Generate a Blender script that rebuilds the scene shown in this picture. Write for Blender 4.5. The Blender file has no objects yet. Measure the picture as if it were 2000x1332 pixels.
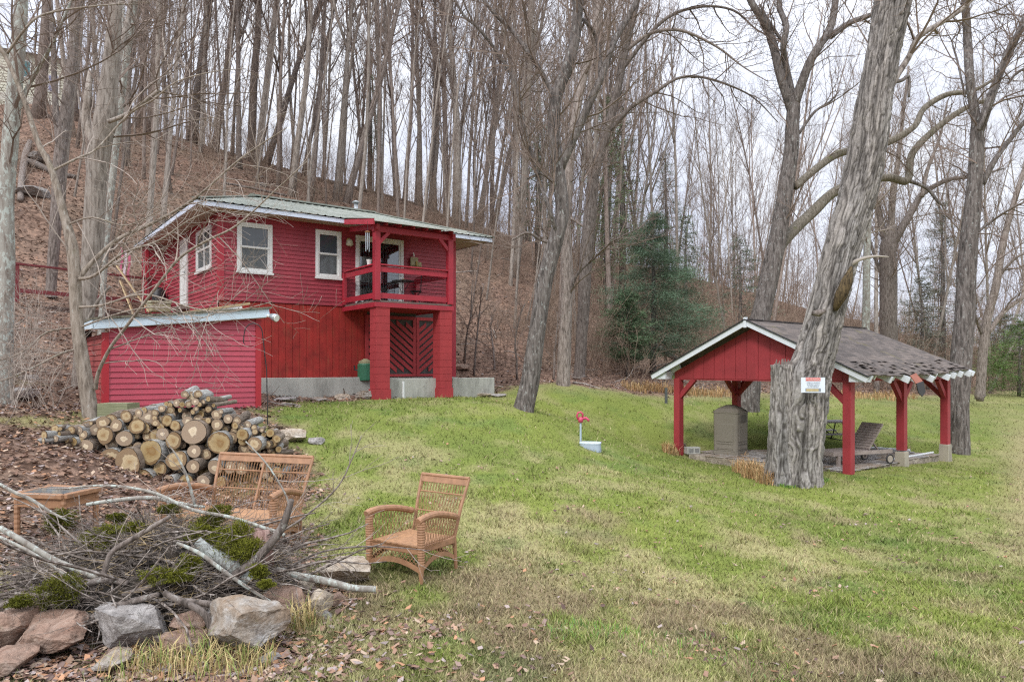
import bpy, bmesh, math, random
import numpy as np
from mathutils import Vector, Matrix, noise as mnoise
R = math.radians
F, CX, HZ, EYE = 1400.0, 1000.0, 718.0, 3.0
def P(px, py, D): return Vector(((px-CX)/F*D, D, EYE+(HZ-py)/F*D))
scene = bpy.context.scene
COL = scene.collection
rng = random.Random(7)
nrs = np.random.RandomState(11)

# ------------------------------------------------------------- materials
def newmat(name):
    m = bpy.data.materials.new(name); m.use_nodes = True
    nt = m.node_tree; b = nt.nodes['Principled BSDF']
    return m, nt, b
def N(nt, t, **kw):
    n = nt.nodes.new(t)
    for k, v in kw.items():
        if k in n.inputs.keys(): n.inputs[k].default_value = v
        else: setattr(n, k, v)
    return n
def L(nt, a, b): nt.links.new(a, b)
def ramp(nt, fac, stops):
    r = nt.nodes.new('ShaderNodeValToRGB'); cr = r.color_ramp
    while len(cr.elements) < len(stops): cr.elements.new(0.5)
    for e, (p, c) in zip(cr.elements, stops):
        e.position = p; e.color = (c[0], c[1], c[2], 1)
    L(nt, fac, r.inputs[0]); return r.outputs[0]
def coords(nt, scale=(1,1,1), kind='Object', rot=(0,0,0)):
    tc = nt.nodes.new('ShaderNodeTexCoord'); mp = nt.nodes.new('ShaderNodeMapping')
    mp.inputs['Scale'].default_value = scale; mp.inputs['Rotation'].default_value = rot
    L(nt, tc.outputs[kind], mp.inputs[0]); return mp.outputs[0]
def noise(nt, vec, scale, detail=4, rough=0.55, dist=0.0):
    n = nt.nodes.new('ShaderNodeTexNoise')
    n.inputs['Scale'].default_value = scale; n.inputs['Detail'].default_value = detail
    n.inputs['Roughness'].default_value = rough; n.inputs['Distortion'].default_value = dist
    if vec is not None: L(nt, vec, n.inputs['Vector'])
    return n.outputs['Fac']
def mix(nt, f, a, b, mode='MIX'):
    m = nt.nodes.new('ShaderNodeMix'); m.data_type = 'RGBA'; m.blend_type = mode
    for sock, v in ((m.inputs[0], f), (m.inputs[6], a), (m.inputs[7], b)):
        if isinstance(v, (int, float)): sock.default_value = v
        elif isinstance(v, tuple): sock.default_value = (v[0], v[1], v[2], 1)
        else: L(nt, v, sock)
    return m.outputs[2]
def mr(nt, v, a, b, c=0.0, d=1.0):
    m = nt.nodes.new('ShaderNodeMapRange')
    for i, x in zip((1,2,3,4), (a,b,c,d)): m.inputs[i].default_value = x
    L(nt, v, m.inputs[0]); return m.outputs[0]
def bump(nt, b, h, strength=0.5, dist=0.02):
    n = nt.nodes.new('ShaderNodeBump'); n.inputs['Strength'].default_value = strength
    n.inputs['Distance'].default_value = dist
    L(nt, h, n.inputs['Height']); L(nt, n.outputs[0], b.inputs['Normal'])

def mat_paint(name, col, rough=0.55, var=0.25, scale=1.5, dirt=(0.12,0.07,0.05), dirt_amt=0.25, grain=None):
    m, nt, b = newmat(name)
    v = coords(nt)
    a = noise(nt, v, scale, 5, 0.6)
    c1 = tuple(x*(1-var) for x in col); c2 = tuple(min(1, x*(1+var)) for x in col)
    c = ramp(nt, a, [(0.3, c1), (0.7, c2)])
    v2 = coords(nt, (1,1,0.15))
    s = mr(nt, noise(nt, v2, 9, 6, 0.7), 0.52, 0.8, 0, dirt_amt)
    c = mix(nt, s, c, dirt)
    L(nt, c, b.inputs['Base Color']); b.inputs['Roughness'].default_value = rough
    h = noise(nt, coords(nt, grain or (1,1,1)), 60 if grain is None else 30, 3)
    bump(nt, b, h, 0.25, 0.004)
    return m
def mat_flat(name, col, rough=0.6, metal=0.0, var=0.12, sc=8, spec=0.5):
    m, nt, b = newmat(name)
    a = noise(nt, coords(nt), sc, 4)
    c = ramp(nt, a, [(0.3, tuple(x*(1-var) for x in col)), (0.7, tuple(min(1, x*(1+var)) for x in col))])
    L(nt, c, b.inputs['Base Color']); b.inputs['Roughness'].default_value = rough
    b.inputs['Metallic'].default_value = metal; b.inputs['Specular IOR Level'].default_value = spec
    return m
def mat_bark(name, c1, c2, c3=None, scale=1.0, strength=0.8, lich=0.0, lcol=(0.42,0.43,0.40), moss=0.0, rand=0.18):
    m, nt, b = newmat(name)
    v = coords(nt, (9*scale, 9*scale, 1.6*scale))
    n1 = noise(nt, v, 1.6, 6, 0.65, 0.4)
    c = ramp(nt, n1, [(0.36, c1), (0.5, c2), (0.68, c3 or c2)])
    oi = nt.nodes.new('ShaderNodeObjectInfo')
    f = mr(nt, oi.outputs['Random'], 0, 1, 1-rand, 1+rand)
    hs = nt.nodes.new('ShaderNodeHueSaturation'); L(nt, f, hs.inputs['Value']); L(nt, c, hs.inputs['Color'])
    c = hs.outputs[0]
    if lich > 0:
        l = noise(nt, coords(nt, (1,1,0.45)), 15, 7, 0.75)
        c = mix(nt, mr(nt, l, 0.62-lich*0.2, 0.66-lich*0.2, 0, 0.75), c, lcol)
    if moss > 0:
        l = noise(nt, coords(nt), 1.7, 6, 0.7)
        c = mix(nt, mr(nt, l, 0.58, 0.68, 0, moss), c, (0.10,0.11,0.03))
    L(nt, c, b.inputs['Base Color']); b.inputs['Roughness'].default_value = 0.9
    b.inputs['Specular IOR Level'].default_value = 0.2
    bump(nt, b, n1, strength, 0.03)
    return m
def mat_attr(name, attr='col', rough=0.9, scale=None, var=0.3, bstr=0.0):
    m, nt, b = newmat(name)
    a = nt.nodes.new('ShaderNodeAttribute'); a.attribute_name = attr
    c = a.outputs['Color']
    if scale:
        n = noise(nt, coords(nt), scale, 5, 0.65)
        k = ramp(nt, n, [(0.3, (1-var,)*3), (0.7, (1+var,)*3)])
        c = mix(nt, 1.0, c, k, 'MULTIPLY')
        if bstr: bump(nt, b, n, bstr, 0.03)
    L(nt, c, b.inputs['Base Color']); b.inputs['Roughness'].default_value = rough
    b.inputs['Specular IOR Level'].default_value = 0.15
    return m
def mat_wood(name, c1, c2, rough=0.75, sc=(2,2,30), rand=0.0):
    m, nt, b = newmat(name)
    n = noise(nt, coords(nt, sc), 1.5, 5, 0.6, 0.3)
    c = ramp(nt, n, [(0.3, c1), (0.7, c2)])
    if rand:
        oi = nt.nodes.new('ShaderNodeObjectInfo')
        hs = nt.nodes.new('ShaderNodeHueSaturation'); L(nt, mr(nt, oi.outputs['Random'], 0, 1, 1-rand, 1+rand), hs.inputs['Value']); L(nt, c, hs.inputs['Color'])
        c = hs.outputs[0]
    L(nt, c, b.inputs['Base Color']); b.inputs['Roughness'].default_value = rough
    bump(nt, b, n, 0.3, 0.01)
    return m

SID = mat_paint('siding_red', (0.32,0.033,0.050), 0.55, 0.26, 0.7, (0.17,0.03,0.035), 0.5)
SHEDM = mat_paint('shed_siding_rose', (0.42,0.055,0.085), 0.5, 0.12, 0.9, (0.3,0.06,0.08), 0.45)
TRIM = mat_paint('trim_red', (0.36,0.022,0.038), 0.5, 0.12, 2.0, (0.12,0.02,0.02), 0.3)
BOARD = mat_paint('barn_red_boards', (0.31,0.020,0.015), 0.75, 0.32, 2.2, (0.26,0.065,0.03), 0.9, (1,1,0.1))
CORNER = mat_paint('shed_corner_red', (0.38,0.018,0.028), 0.5, 0.1, 2.0)
PRED = mat_paint('pavilion_red', (0.30,0.030,0.038), 0.6, 0.18, 1.6, (0.12,0.02,0.02), 0.35)
WHITE = mat_paint('white_trim', (0.66,0.70,0.74), 0.45, 0.05, 2.0, (0.35,0.35,0.33), 0.3)
VINYL = mat_flat('white_vinyl', (0.72,0.72,0.70), 0.35, 0, 0.04)
SOFF = mat_flat('beige_soffit', (0.42,0.34,0.26), 0.7)
BLOCKRED = mat_paint('painted_block', (0.35,0.035,0.040), 0.8, 0.12, 2.0, (0.12,0.02,0.02), 0.4)
def mat_concrete(name, c=(0.40,0.40,0.36)):
    m, nt, b = newmat(name)
    a = noise(nt, coords(nt, (1,1,0.35)), 2.2, 8, 0.7)
    d = noise(nt, coords(nt), 45, 4)
    col = ramp(nt, a, [(0.3, tuple(x*0.5 for x in c)), (0.5, c), (0.75, tuple(x*1.25 for x in c))])
    col = mix(nt, mr(nt, d, 0.3, 0.7, 0, 0.25), col, tuple(x*0.6 for x in c))
    L(nt, col, b.inputs['Base Color']); b.inputs['Roughness'].default_value = 0.92
    bump(nt, b, d, 0.3, 0.01); return m
CONC = mat_concrete('concrete_old')
def mat_metalroof():
    m, nt, b = newmat('green_metal_roof')
    v = coords(nt)
    a = noise(nt, v, 1.3, 6, 0.7); d = noise(nt, coords(nt, (6,1,1)), 2.0, 5)
    c = ramp(nt, a, [(0.3, (0.15,0.165,0.14)), (0.5, (0.23,0.25,0.215)), (0.7, (0.33,0.335,0.31))])
    c = mix(nt, mr(nt, d, 0.5, 0.75, 0, 0.5), c, (0.24,0.25,0.17))
    L(nt, c, b.inputs['Base Color']); b.inputs['Roughness'].default_value = 0.5
    b.inputs['Metallic'].default_value = 0.15
    return m
MROOF = mat_metalroof()
def mat_shingle():
    m, nt, b = newmat('asphalt_shingle')
    br = nt.nodes.new('ShaderNodeTexBrick'); v = coords(nt, (1,1,1), 'UV')
    L(nt, v, br.inputs['Vector'])
    br.inputs['Scale'].default_value = 1.0; br.inputs['Brick Width'].default_value = 0.30; br.inputs['Row Height'].default_value = 0.14
    br.inputs['Mortar Size'].default_value = 0.006; br.inputs['Bias'].default_value = 0
    br.inputs['Color1'].default_value = (0.075,0.062,0.056,1); br.inputs['Color2'].default_value = (0.16,0.128,0.11,1); br.inputs['Mortar'].default_value = (0.04,0.035,0.035,1)
    n = noise(nt, coords(nt), 3, 6, 0.7)
    c = mix(nt, mr(nt, n, 0.5, 0.75, 0, 0.5), br.outputs[0], (0.22,0.18,0.16))
    n2 = noise(nt, coords(nt), 1.4, 7, 0.75)
    c = mix(nt, mr(nt, n2, 0.60, 0.68, 0, 0.75), c, (0.14,0.12,0.03))
    L(nt, c, b.inputs['Base Color']); b.inputs['Roughness'].default_value = 0.95
    bump(nt, b, br.outputs['Fac'], -0.6, 0.02); return m
SHING = mat_shingle()
def mat_glass_dark(name, base=(0.05,0.06,0.07)):
    m, nt, b = newmat(name)
    n = noise(nt, coords(nt), 0.8, 3)
    c = ramp(nt, n, [(0.3, tuple(x*0.6 for x in base)), (0.7, tuple(x*1.5 for x in base))])
    L(nt, c, b.inputs['Base Color']); b.inputs['Roughness'].default_value = 0.06
    b.inputs['Specular IOR Level'].default_value = 0.9
    h = noise(nt, coords(nt), 1.5, 2); bump(nt, b, h, 0.15, 0.02)
    return m
GLASS = mat_glass_dark('window_glass')
SCREEN = mat_flat('insect_screen', (0.16,0.17,0.17), 0.6, 0, 0.15, 4)
def mat_clear():
    m, nt, b = newmat('clear_glass')
    b.inputs['Base Color'].default_value = (0.85,0.9,0.92,1); b.inputs['Roughness'].default_value = 0.02
    tr = nt.nodes.new('ShaderNodeBsdfTransparent'); tr.inputs[0].default_value = (0.62,0.66,0.68,1)
    ms = nt.nodes.new('ShaderNodeMixShader'); ms.inputs[0].default_value = 0.16
    gl = nt.nodes.new('ShaderNodeBsdfGlossy'); gl.inputs['Roughness'].default_value = 0.03
    L(nt, tr.outputs[0], ms.inputs[1]); L(nt, gl.outputs[0], ms.inputs[2])
    L(nt, ms.outputs[0], nt.nodes['Material Output'].inputs[0]); return m
CLEAR = mat_clear()
BLACK = mat_flat('black_iron', (0.02,0.02,0.022), 0.5)
DARK = mat_flat('dark_inside', (0.015,0.012,0.012), 0.9)
DECKW = mat_wood('weathered_deck', (0.10,0.07,0.06), (0.22,0.16,0.13))
OLDRED = mat_paint('faded_red_rail', (0.20,0.035,0.04), 0.7, 0.25, 3.0)
GALV = mat_flat('galvanised', (0.42,0.45,0.47), 0.4, 0.5)
WICK = mat_paint('wicker_tan', (0.32,0.170,0.092), 0.6, 0.22, 14.0, (0.2,0.08,0.04), 0.4)
WICK2 = mat_paint('wicker_tan_strand', (0.32,0.172,0.085), 0.6, 0.3, 25.0, (0.2,0.08,0.04), 0.4)
GREYW = mat_wood('grey_weathered_wood', (0.20,0.16,0.14), (0.36,0.30,0.27), 0.85, (3,25,3))
PALEW = mat_wood('pale_cut_wood', (0.34,0.24,0.13), (0.50,0.38,0.22), 0.8, (3,3,12))
PIPE = mat_flat('white_pvc', (0.6,0.62,0.62), 0.5)

# ------------------------------------------------------------- mesh builder
class MB:
    def __init__(s): s.v = []; s.f = []; s.uv = None; s.c = None
    def quad(s, a, b, c, d):
        n = len(s.v); s.v += [tuple(a), tuple(b), tuple(c), tuple(d)]; s.f.append((n, n+1, n+2, n+3))
    def tri(s, a, b, c):
        n = len(s.v); s.v += [tuple(a), tuple(b), tuple(c)]; s.f.append((n, n+1, n+2))
    def hexa(s, p):      # p: 8 points, bottom loop 0-3, top loop 4-7
        n = len(s.v); s.v += [tuple(q) for q in p]
        for f in ((3,2,1,0), (4,5,6,7), (0,1,5,4), (1,2,6,5), (2,3,7,6), (3,0,4,7)):
            s.f.append(tuple(n+i for i in f))
        return s
    def box(s, x0, x1, y0, y1, z0, z1):
        return s.hexa([(x0,y0,z0),(x1,y0,z0),(x1,y1,z0),(x0,y1,z0),(x0,y0,z1),(x1,y0,z1),(x1,y1,z1),(x0,y1,z1)])
    def bar(s, a, b, w, h, up=(0,0,1)):   # beam between two points
        a = Vector(a); b = Vector(b); d = (b-a).normalized(); u = Vector(up)
        x = d.cross(u)
        if x.length < 1e-4: x = d.cross(Vector((0,1,0)))
        x.normalize(); y = x.cross(d).normalized()
        x = x*(w/2); y = y*(h/2)
        return s.hexa([a-x-y, a+x-y, b+x-y, b-x-y, a-x+y, a+x+y, b+x+y, b-x+y])
    def prism(s, poly, d):  # poly list of 3D pts, extrude by d
        n = len(s.v); k = len(poly); d = Vector(d)
        s.v += [tuple(p) for p in poly] + [tuple(Vector(p)+d) for p in poly]
        s.f.append(tuple(n+i for i in range(k-1, -1, -1))); s.f.append(tuple(n+k+i for i in range(k)))
        for i in range(k):
            j = (i+1) % k; s.f.append((n+i, n+j, n+k+j, n+k+i))
        return s
    def tube(s, pts, rads, n=8, cap=True, fn=None):
        pts = [Vector(p) for p in pts]
        if not isinstance(rads, (list, tuple)): rads = [rads]*len(pts)
        base = len(s.v); ref = None
        for i, p in enumerate(pts):
            d = (pts[min(i+1, len(pts)-1)] - pts[max(i-1, 0)])
            if d.length < 1e-9: d = Vector((0,0,1))
            d.normalize()
            if ref is None:
                ref = d.cross(Vector((0,1,0)))
                if ref.length < 0.1: ref = d.cross(Vector((1,0,0)))
            ref = (ref - d*ref.dot(d)).normalized(); o = d.cross(ref)
            for k in range(n):
                a = 2*math.pi*k/n
                r = rads[i]
                if fn: r = fn(i, k, a, r, p)
                s.v.append(tuple(p + ref*(math.cos(a)*r) + o*(math.sin(a)*r)))
        for i in range(len(pts)-1):
            for k in range(n):
                k2 = (k+1) % n
                s.f.append((base+i*n+k, base+i*n+k2, base+(i+1)*n+k2, base+(i+1)*n+k))
        if cap:
            s.f.append(tuple(base+k for k in range(n-1, -1, -1)))
            e = base+(len(pts)-1)*n; s.f.append(tuple(e+k for k in range(n)))
        return s
    def lathe(s, prof, n=20, c=(0,0,0)):
        base = len(s.v)
        for r, z in prof:
            for k in range(n):
                a = 2*math.pi*k/n; s.v.append((c[0]+r*math.cos(a), c[1]+r*math.sin(a), c[2]+z))
        for i in range(len(prof)-1):
            for k in range(n):
                k2 = (k+1) % n; s.f.append((base+i*n+k, base+i*n+k2, base+(i+1)*n+k2, base+(i+1)*n+k))
        s.f.append(tuple(base+k for k in range(n-1, -1, -1))); e = base+(len(prof)-1)*n
        s.f.append(tuple(e+k for k in range(n))); return s
    def segs(s, S, n=3):   # S list of (p0,p1,r0,r1): batched tapered prisms
        if not S: return s
        p0 = np.array([x[0] for x in S]); p1 = np.array([x[1] for x in S])
        r0 = np.array([x[2] for x in S]); r1 = np.array([x[3] for x in S])
        d = p1-p0; ln = np.linalg.norm(d, axis=1, keepdims=True); d = d/np.maximum(ln, 1e-9)
        ref = np.where(np.abs(d[:, 2:3]) > 0.9, np.array([[1.0,0,0]]), np.array([[0,0,1.0]]))
        u = np.cross(d, ref); u /= np.maximum(np.linalg.norm(u, axis=1, keepdims=True), 1e-9); w = np.cross(d, u)
        rings = []
        for (p, r) in ((p0, r0), (p1, r1)):
            for k in range(n):
                a = 2*math.pi*k/n
                rings.append(p + (u*math.cos(a)+w*math.sin(a))*r[:, None])
        V = np.stack(rings, axis=1)      # m, 2n, 3
        m = len(S); base = len(s.v)
        s.v += list(map(tuple, V.reshape(-1, 3)))
        idx = np.arange(m)[:, None]*2*n + base
        for k in range(n):
            k2 = (k+1) % n
            s.f += list(map(tuple, np.concatenate([idx+k, idx+k2, idx+n+k2, idx+n+k], axis=1)))
        return s
    def mesh(s, name, smooth=False):
        me = bpy.data.meshes.new(name)
        me.from_pydata([tuple(map(float, v)) for v in s.v], [], [tuple(map(int, f)) for f in s.f]); me.update()
        if smooth: me.polygons.foreach_set('use_smooth', [True]*len(me.polygons))
        if s.uv is not None:
            l = me.uv_layers.new(name='UVMap')
            l.data.foreach_set('uv', np.array(s.uv, dtype=np.float32).ravel())
        if s.c is not None:
            at = me.color_attributes.new('col', 'FLOAT_COLOR', 'POINT')
            c = np.ones((len(s.v), 4), dtype=np.float32); c[:, :3] = np.array(s.c)
            at.data.foreach_set('color', c.ravel())
        return me

def bare(name, data=None, parent=None):
    o = bpy.data.objects.new(name, data); COL.objects.link(o)
    if parent is not None: o.parent = parent
    return o
def tag(o, label=None, cat=None, group=None, kind=None):
    if label: o['label'] = label
    if cat: o['category'] = cat
    if group: o['group'] = group
    if kind: o['kind'] = kind
    return o
def part(name, mb, mat, parent=None, smooth=False, bevel=0, auto=None):
    me = mb.mesh(name, smooth) if isinstance(mb, MB) else mb
    if not me.materials: me.materials.append(mat)
    o = bare(name, me, parent)
    if bevel:
        md = o.modifiers.new('b', 'BEVEL'); md.width = bevel; md.segments = 2; md.limit_method = 'ANGLE'
    return o
def empty(name, loc, rz=0, label=None, cat=None, group=None):
    o = bare(name); o.location = loc; o.rotation_euler = (0, 0, rz)
    return tag(o, label, cat, group)
def one(name, mb, mat, label, cat, group=None, loc=None, rot=None, smooth=False, bevel=0):
    o = part(name, mb, mat, None, smooth, bevel)
    if loc is not None: o.location = loc
    if rot is not None: o.rotation_euler = rot
    return tag(o, label, cat, group)
def npmesh(name, V, Fq, cols=None, mat=None, tri=False):
    me = bpy.data.meshes.new(name); k = 3 if tri else 4; nf = len(Fq)
    me.vertices.add(len(V)); me.vertices.foreach_set('co', V.astype(np.float32).ravel())
    me.loops.add(nf*k); me.loops.foreach_set('vertex_index', Fq.astype(np.int32).ravel())
    me.polygons.add(nf); me.polygons.foreach_set('loop_start', np.arange(0, nf*k, k, dtype=np.int32))
    me.polygons.foreach_set('loop_total', np.full(nf, k, dtype=np.int32))
    me.update(calc_edges=True)
    if cols is not None:
        at = me.color_attributes.new('col', 'FLOAT_COLOR', 'POINT')
        c = np.ones((len(V), 4), dtype=np.float32); c[:, :3] = cols
        at.data.foreach_set('color', c.ravel())
    if mat: me.materials.append(mat)
    return me

# ------------------------------------------------------------- numpy noise
def hash2(ix, iy, seed=0):
    n = (ix.astype(np.int64)*374761393 + iy.astype(np.int64)*668265263 + seed*1442695041) & 0xffffffff
    n = ((n ^ (n >> 13))*1274126177) & 0xffffffff
    return ((n ^ (n >> 16)) & 0xffff)/65535.0
def vnoise(x, y, seed=0):
    x = np.asarray(x, float); y = np.asarray(y, float)
    ix = np.floor(x); iy = np.floor(y); fx = x-ix; fy = y-iy
    fx = fx*fx*(3-2*fx); fy = fy*fy*(3-2*fy)
    a = hash2(ix, iy, seed); b = hash2(ix+1, iy, seed); c = hash2(ix, iy+1, seed); d = hash2(ix+1, iy+1, seed)
    return (a*(1-fx)+b*fx)*(1-fy) + (c*(1-fx)+d*fx)*fy
def fbm(x, y, o=4, seed=0):
    x = np.asarray(x, float); y = np.asarray(y, float)
    t = 0; am = 1; s = 0
    for i in range(o):
        t = t + am*vnoise(x*2**i, y*2**i, seed+i*17); s += am; am *= 0.55
    return t/s

# ------------------------------------------------------------- terrain
CP = [(500,1290,5.0),(1000,1332,4.6),(1500,1332,4.8),(2000,1332,4.8),(0,1332,4.6),
 (820,1130,7.0),(712,1115,7.2),(1300,1130,7.8),(1700,1100,9),(2000,1000,13),(2000,1150,8),(620,1075,7.6),(100,1045,7.9),
 (330,935,10.6),(540,875,12.4),(180,812,12),(203,808,13.5),(505,800,15.2),(600,776,20.2),(800,772,21.5),(965,766,24),(1025,803,17.3),
 (1100,750,24),(1152,878,16),(1320,885,20.3),(1665,924,16.4),(1855,903,19.9),(1770,912,18.2),(1545,945,15.5),(1455,800,26),(1872,888,21.5),
 (1300,770,27),(1500,768,31),(1700,772,36),(1900,768,42),(2100,766,45),(900,900,12.5),(1200,980,11),(1640,860,22),
 (60,800,13.5),(20,900,9.5),(-100,1000,8),(100,620,19),(250,480,28),(250,240,46),(60,400,27),(40,205,42),(400,292,46),(560,342,48),
 (800,408,50),(900,445,50),(1000,492,50),(300,615,24.5),(930,735,27),(930,600,35),(960,520,42),(1100,738,27),(1100,650,35),(1100,560,45),
 (1200,700,35),(1200,620,47),(1350,725,38),(1350,555,60),(1500,740,42),(1500,580,70),(1700,630,82),(1700,745,50),(1900,745,60),(2100,745,60),(-300,300,35),(-300,700,12),(-600,500,20)]
XY = []; ZZ = []
for px, py, D in CP:
    p = P(px, py, D); XY.append((p.x, p.y)); ZZ.append(p.z)
EXTRA = [(-9.8,27.0,5.6),(-4.5,30,5.0),(-40,70,21),(-20,75,20),(-8,80,17),(5,85,12),(20,90,11),(40,100,9),(60,80,4),(40,40,0.8),(30,20,0.2),(20,8,0.2),
 (-12,4,1.3),(-6,-4,1.1),(0,0,1.0),(6,-6,0.8),(14,0,0.5),(-25,8,4),(-30,25,10),(-60,50,20),(-3,3,1.0),(60,20,0)]
for x, y, z in EXTRA: XY.append((x, y)); ZZ.append(z)
XY = np.array(XY); ZZ = np.array(ZZ)
def _tps(r2): return np.where(r2 > 1e-12, 0.5*r2*np.log(np.maximum(r2, 1e-12)), 0)
_n = len(XY); SC = 20.0; XYs = XY/SC
_r2 = ((XYs[:, None]-XYs[None])**2).sum(-1)
_A = np.zeros((_n+3, _n+3)); _A[:_n, :_n] = _tps(_r2)+np.eye(_n)*0.0006
_A[:_n, _n] = 1; _A[:_n, _n+1:] = XYs; _A[_n, :_n] = 1; _A[_n+1:, :_n] = XYs.T
_w = np.linalg.solve(_A, np.concatenate([ZZ, [0,0,0]]))
def gz(x, y):
    x = np.atleast_1d(np.asarray(x, float)); y = np.atleast_1d(np.asarray(y, float))
    xs = np.clip(x, -65, 65)/SC; ys = np.clip(y, -8, 100)/SC
    out = np.empty(len(xs))
    for i in range(0, len(xs), 20000):
        a = xs[i:i+20000]; b = ys[i:i+20000]
        r2 = (a[:, None]-XYs[:, 0])**2 + (b[:, None]-XYs[:, 1])**2
        out[i:i+20000] = _tps(r2)@_w[:_n] + _w[_n] + _w[_n+1]*a + _w[_n+2]*b
    return np.clip(out, -1.5, 26)
def g1(x, y): return float(gz([x], [y])[0])
def hit(px, py, d0=3.5, d1=110):
    """first place where the sight line through a photo pixel meets the terrain"""
    D = np.geomspace(d0, d1, 500)
    z = EYE+(HZ-py)/F*D; g = gz((px-CX)/F*D, D)
    k = np.nonzero(z <= g)[0]
    if len(k) == 0:
        k = [int(np.argmin((z-g)/D))]
    i = int(k[0]); return Vector(((px-CX)/F*D[i], D[i], g[i]))
def ongr(px, D):
    x = (px-CX)/F*D; return Vector((x, D, g1(x, D)))

# lawn outline in world XY
LP = [(990,752),(1100,755),(1300,771),(1500,768),(1700,772),(1900,768),(2100,766)]
LAWN = [hit(*q).xy for q in LP] + [Vector((75,60)), Vector((60,-10)), Vector((-2.5,-10)), Vector((-1.6,3.5))]
LAWN += [hit(*q).xy for q in [(600,1240),(650,1120),(600,1060),(600,985),(615,900),(560,830),(540,800),(600,785),(770,778),(965,770)]]
LAWN = np.array([tuple(v) for v in LAWN])
def sdist(x, y, poly):
    x = np.asarray(x, float); y = np.asarray(y, float); d = np.full(x.shape, 1e9); ins = np.zeros(x.shape, bool)
    n = len(poly)
    for i in range(n):
        a = poly[i]; b = poly[(i+1) % n]; e = b-a
        t = np.clip(((x-a[0])*e[0]+(y-a[1])*e[1])/(e@e), 0, 1)
        d = np.minimum(d, np.hypot(x-a[0]-t*e[0], y-a[1]-t*e[1]))
        c = ((a[1] > y) != (b[1] > y)) & (x < (b[0]-a[0])*(y-a[1])/((b[1]-a[1]) or 1e-9)+a[0])
        ins ^= c
    return np.where(ins, d, -d)
def lawn_w(x, y):
    s = sdist(x, y, LAWN); dist = np.hypot(x, y)
    nz = (fbm(x*1.1, y*1.1, 4, 3)-0.5)
    w = np.clip((s + nz*(0.6+dist*0.05))/(0.25+dist*0.02)+0.5, 0, 1)
    w2 = np.clip((fbm(x*0.6, y*0.6, 4, 91)-0.55)*9, 0, 1)*(x < -0.5)*(y < 15)*(s < 0)*(s > -7)  # green patches in the dirt, left
    return np.maximum(w, w2*0.75)
GREEN = np.array([0.150,0.198,0.052]); LIME = np.array([0.255,0.290,0.072]); STRAW = np.array([0.45,0.38,0.215]); BROWN = np.array([0.26,0.20,0.125]); DKG = np.array([0.10,0.18,0.05])
def grass_col(x, y):
    x = np.asarray(x, float); y = np.asarray(y, float)
    st = fbm(x*0.55, y*0.45, 4, 5); st2 = fbm(x*2.2, y*1.4, 4, 21); br = fbm(x*0.7+9, y*0.6, 4, 33); dk = fbm(x*1.1, y*1.3, 3, 57); li = fbm(x*0.35, y*0.3, 3, 71)
    near = np.clip((17-y)/9, 0, 1)
    c = GREEN[None]*(1-li[:, None]) + LIME[None]*li[:, None]
    c = c*1.0
    w = np.clip((st*0.45+st2*0.55-0.50+0.10*near)*6, 0, 1)[:, None]*(0.34+0.40*near[:, None])
    c = c*(1-w)+STRAW*w
    w = np.clip((br*0.7+st2*0.3-0.57+0.06*np.clip((9-y)/4, 0, 1))*9, 0, 1)[:, None]*0.75*near[:, None]
    c = c*(1-w)+BROWN*w
    w = np.clip((dk-0.62)*7, 0, 1)[:, None]*0.4
    c = c*(1-w)+DKG*w
    # straw fringe where the field meets the wood, and a worn strip at the far right
    s = sdist(x, y, LAWN)
    w = (np.clip(1-s/np.maximum(0.05*y, 0.4), 0, 1)*np.clip((y-20)/6, 0, 1)*0.75)[:, None]
    c = c*(1-w)+STRAW*0.85*w
    q = x/np.maximum(y, 1)
    w = (np.clip((q-0.66)/0.06, 0, 1)*np.clip((y-9)/3, 0, 1)*np.clip((32-y)/8, 0, 1)*0.85)[:, None]
    c = c*(1-w)+(STRAW*0.6+BROWN*0.4)*w
    w = (np.clip((y-24)/12, 0, 1)*0.35)[:, None]
    c = c*(1-w)+STRAW*0.8*w
    return c
LB = [np.array(c) for c in ((0.23,0.14,0.10),(0.31,0.20,0.14),(0.16,0.095,0.073),(0.36,0.27,0.20),(0.11,0.07,0.06),(0.29,0.235,0.22),(0.20,0.14,0.12),(0.33,0.18,0.105))]
def leafbed_col(x, y):
    n = fbm(x*3, y*3, 4, 44)[:, None]; m = fbm(x*0.4, y*0.4, 3, 13)[:, None]
    c = np.array([0.10,0.066,0.055])*(1-n)+np.array([0.27,0.178,0.135])*n
    g = np.clip((m-0.45)*3.5, 0, 1)*0.5
    c = c*(1-g)+np.array([0.17,0.13,0.10])*g
    near = (np.clip((9.5-y)/3, 0, 1)*(x < 0))[:, None]
    return c*(1-near*0.5)+np.array([0.20,0.155,0.11])*near*0.5
def axis(segs):
    out = []
    for a, b, st in segs: out += list(np.arange(a, b-1e-6, st))
    return np.array(out+[segs[-1][1]])
gx = axis([(-500,-100,50),(-100,-40,5),(-40,-14,0.5),(-14,14,0.14),(14,40,0.5),(40,100,5),(100,500,50)])
gy = axis([(-120,-8,8),(-8,3,0.6),(3,16,0.13),(16,30,0.25),(30,60,0.6),(60,110,2.5),(110,700,60)])
GX, GY = np.meshgrid(gx, gy); fx = GX.ravel(); fy = GY.ravel()
fz = gz(fx, fy)
wl = lawn_w(fx, fy)
near = np.exp(-np.maximum(0, fy-3)/14)
fz = fz + (fbm(fx*0.9, fy*0.9, 4, 2)-0.5)*0.10*(1+1.6*(1-wl)) + (fbm(fx*4, fy*4, 3, 8)-0.5)*0.035
fz = fz - np.clip((fy-110)/600, 0, 1)*6
gc = grass_col(fx, fy)*0.82; lc = leafbed_col(fx, fy)
gcol = gc*wl[:, None]+lc*(1-wl[:, None])
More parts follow.
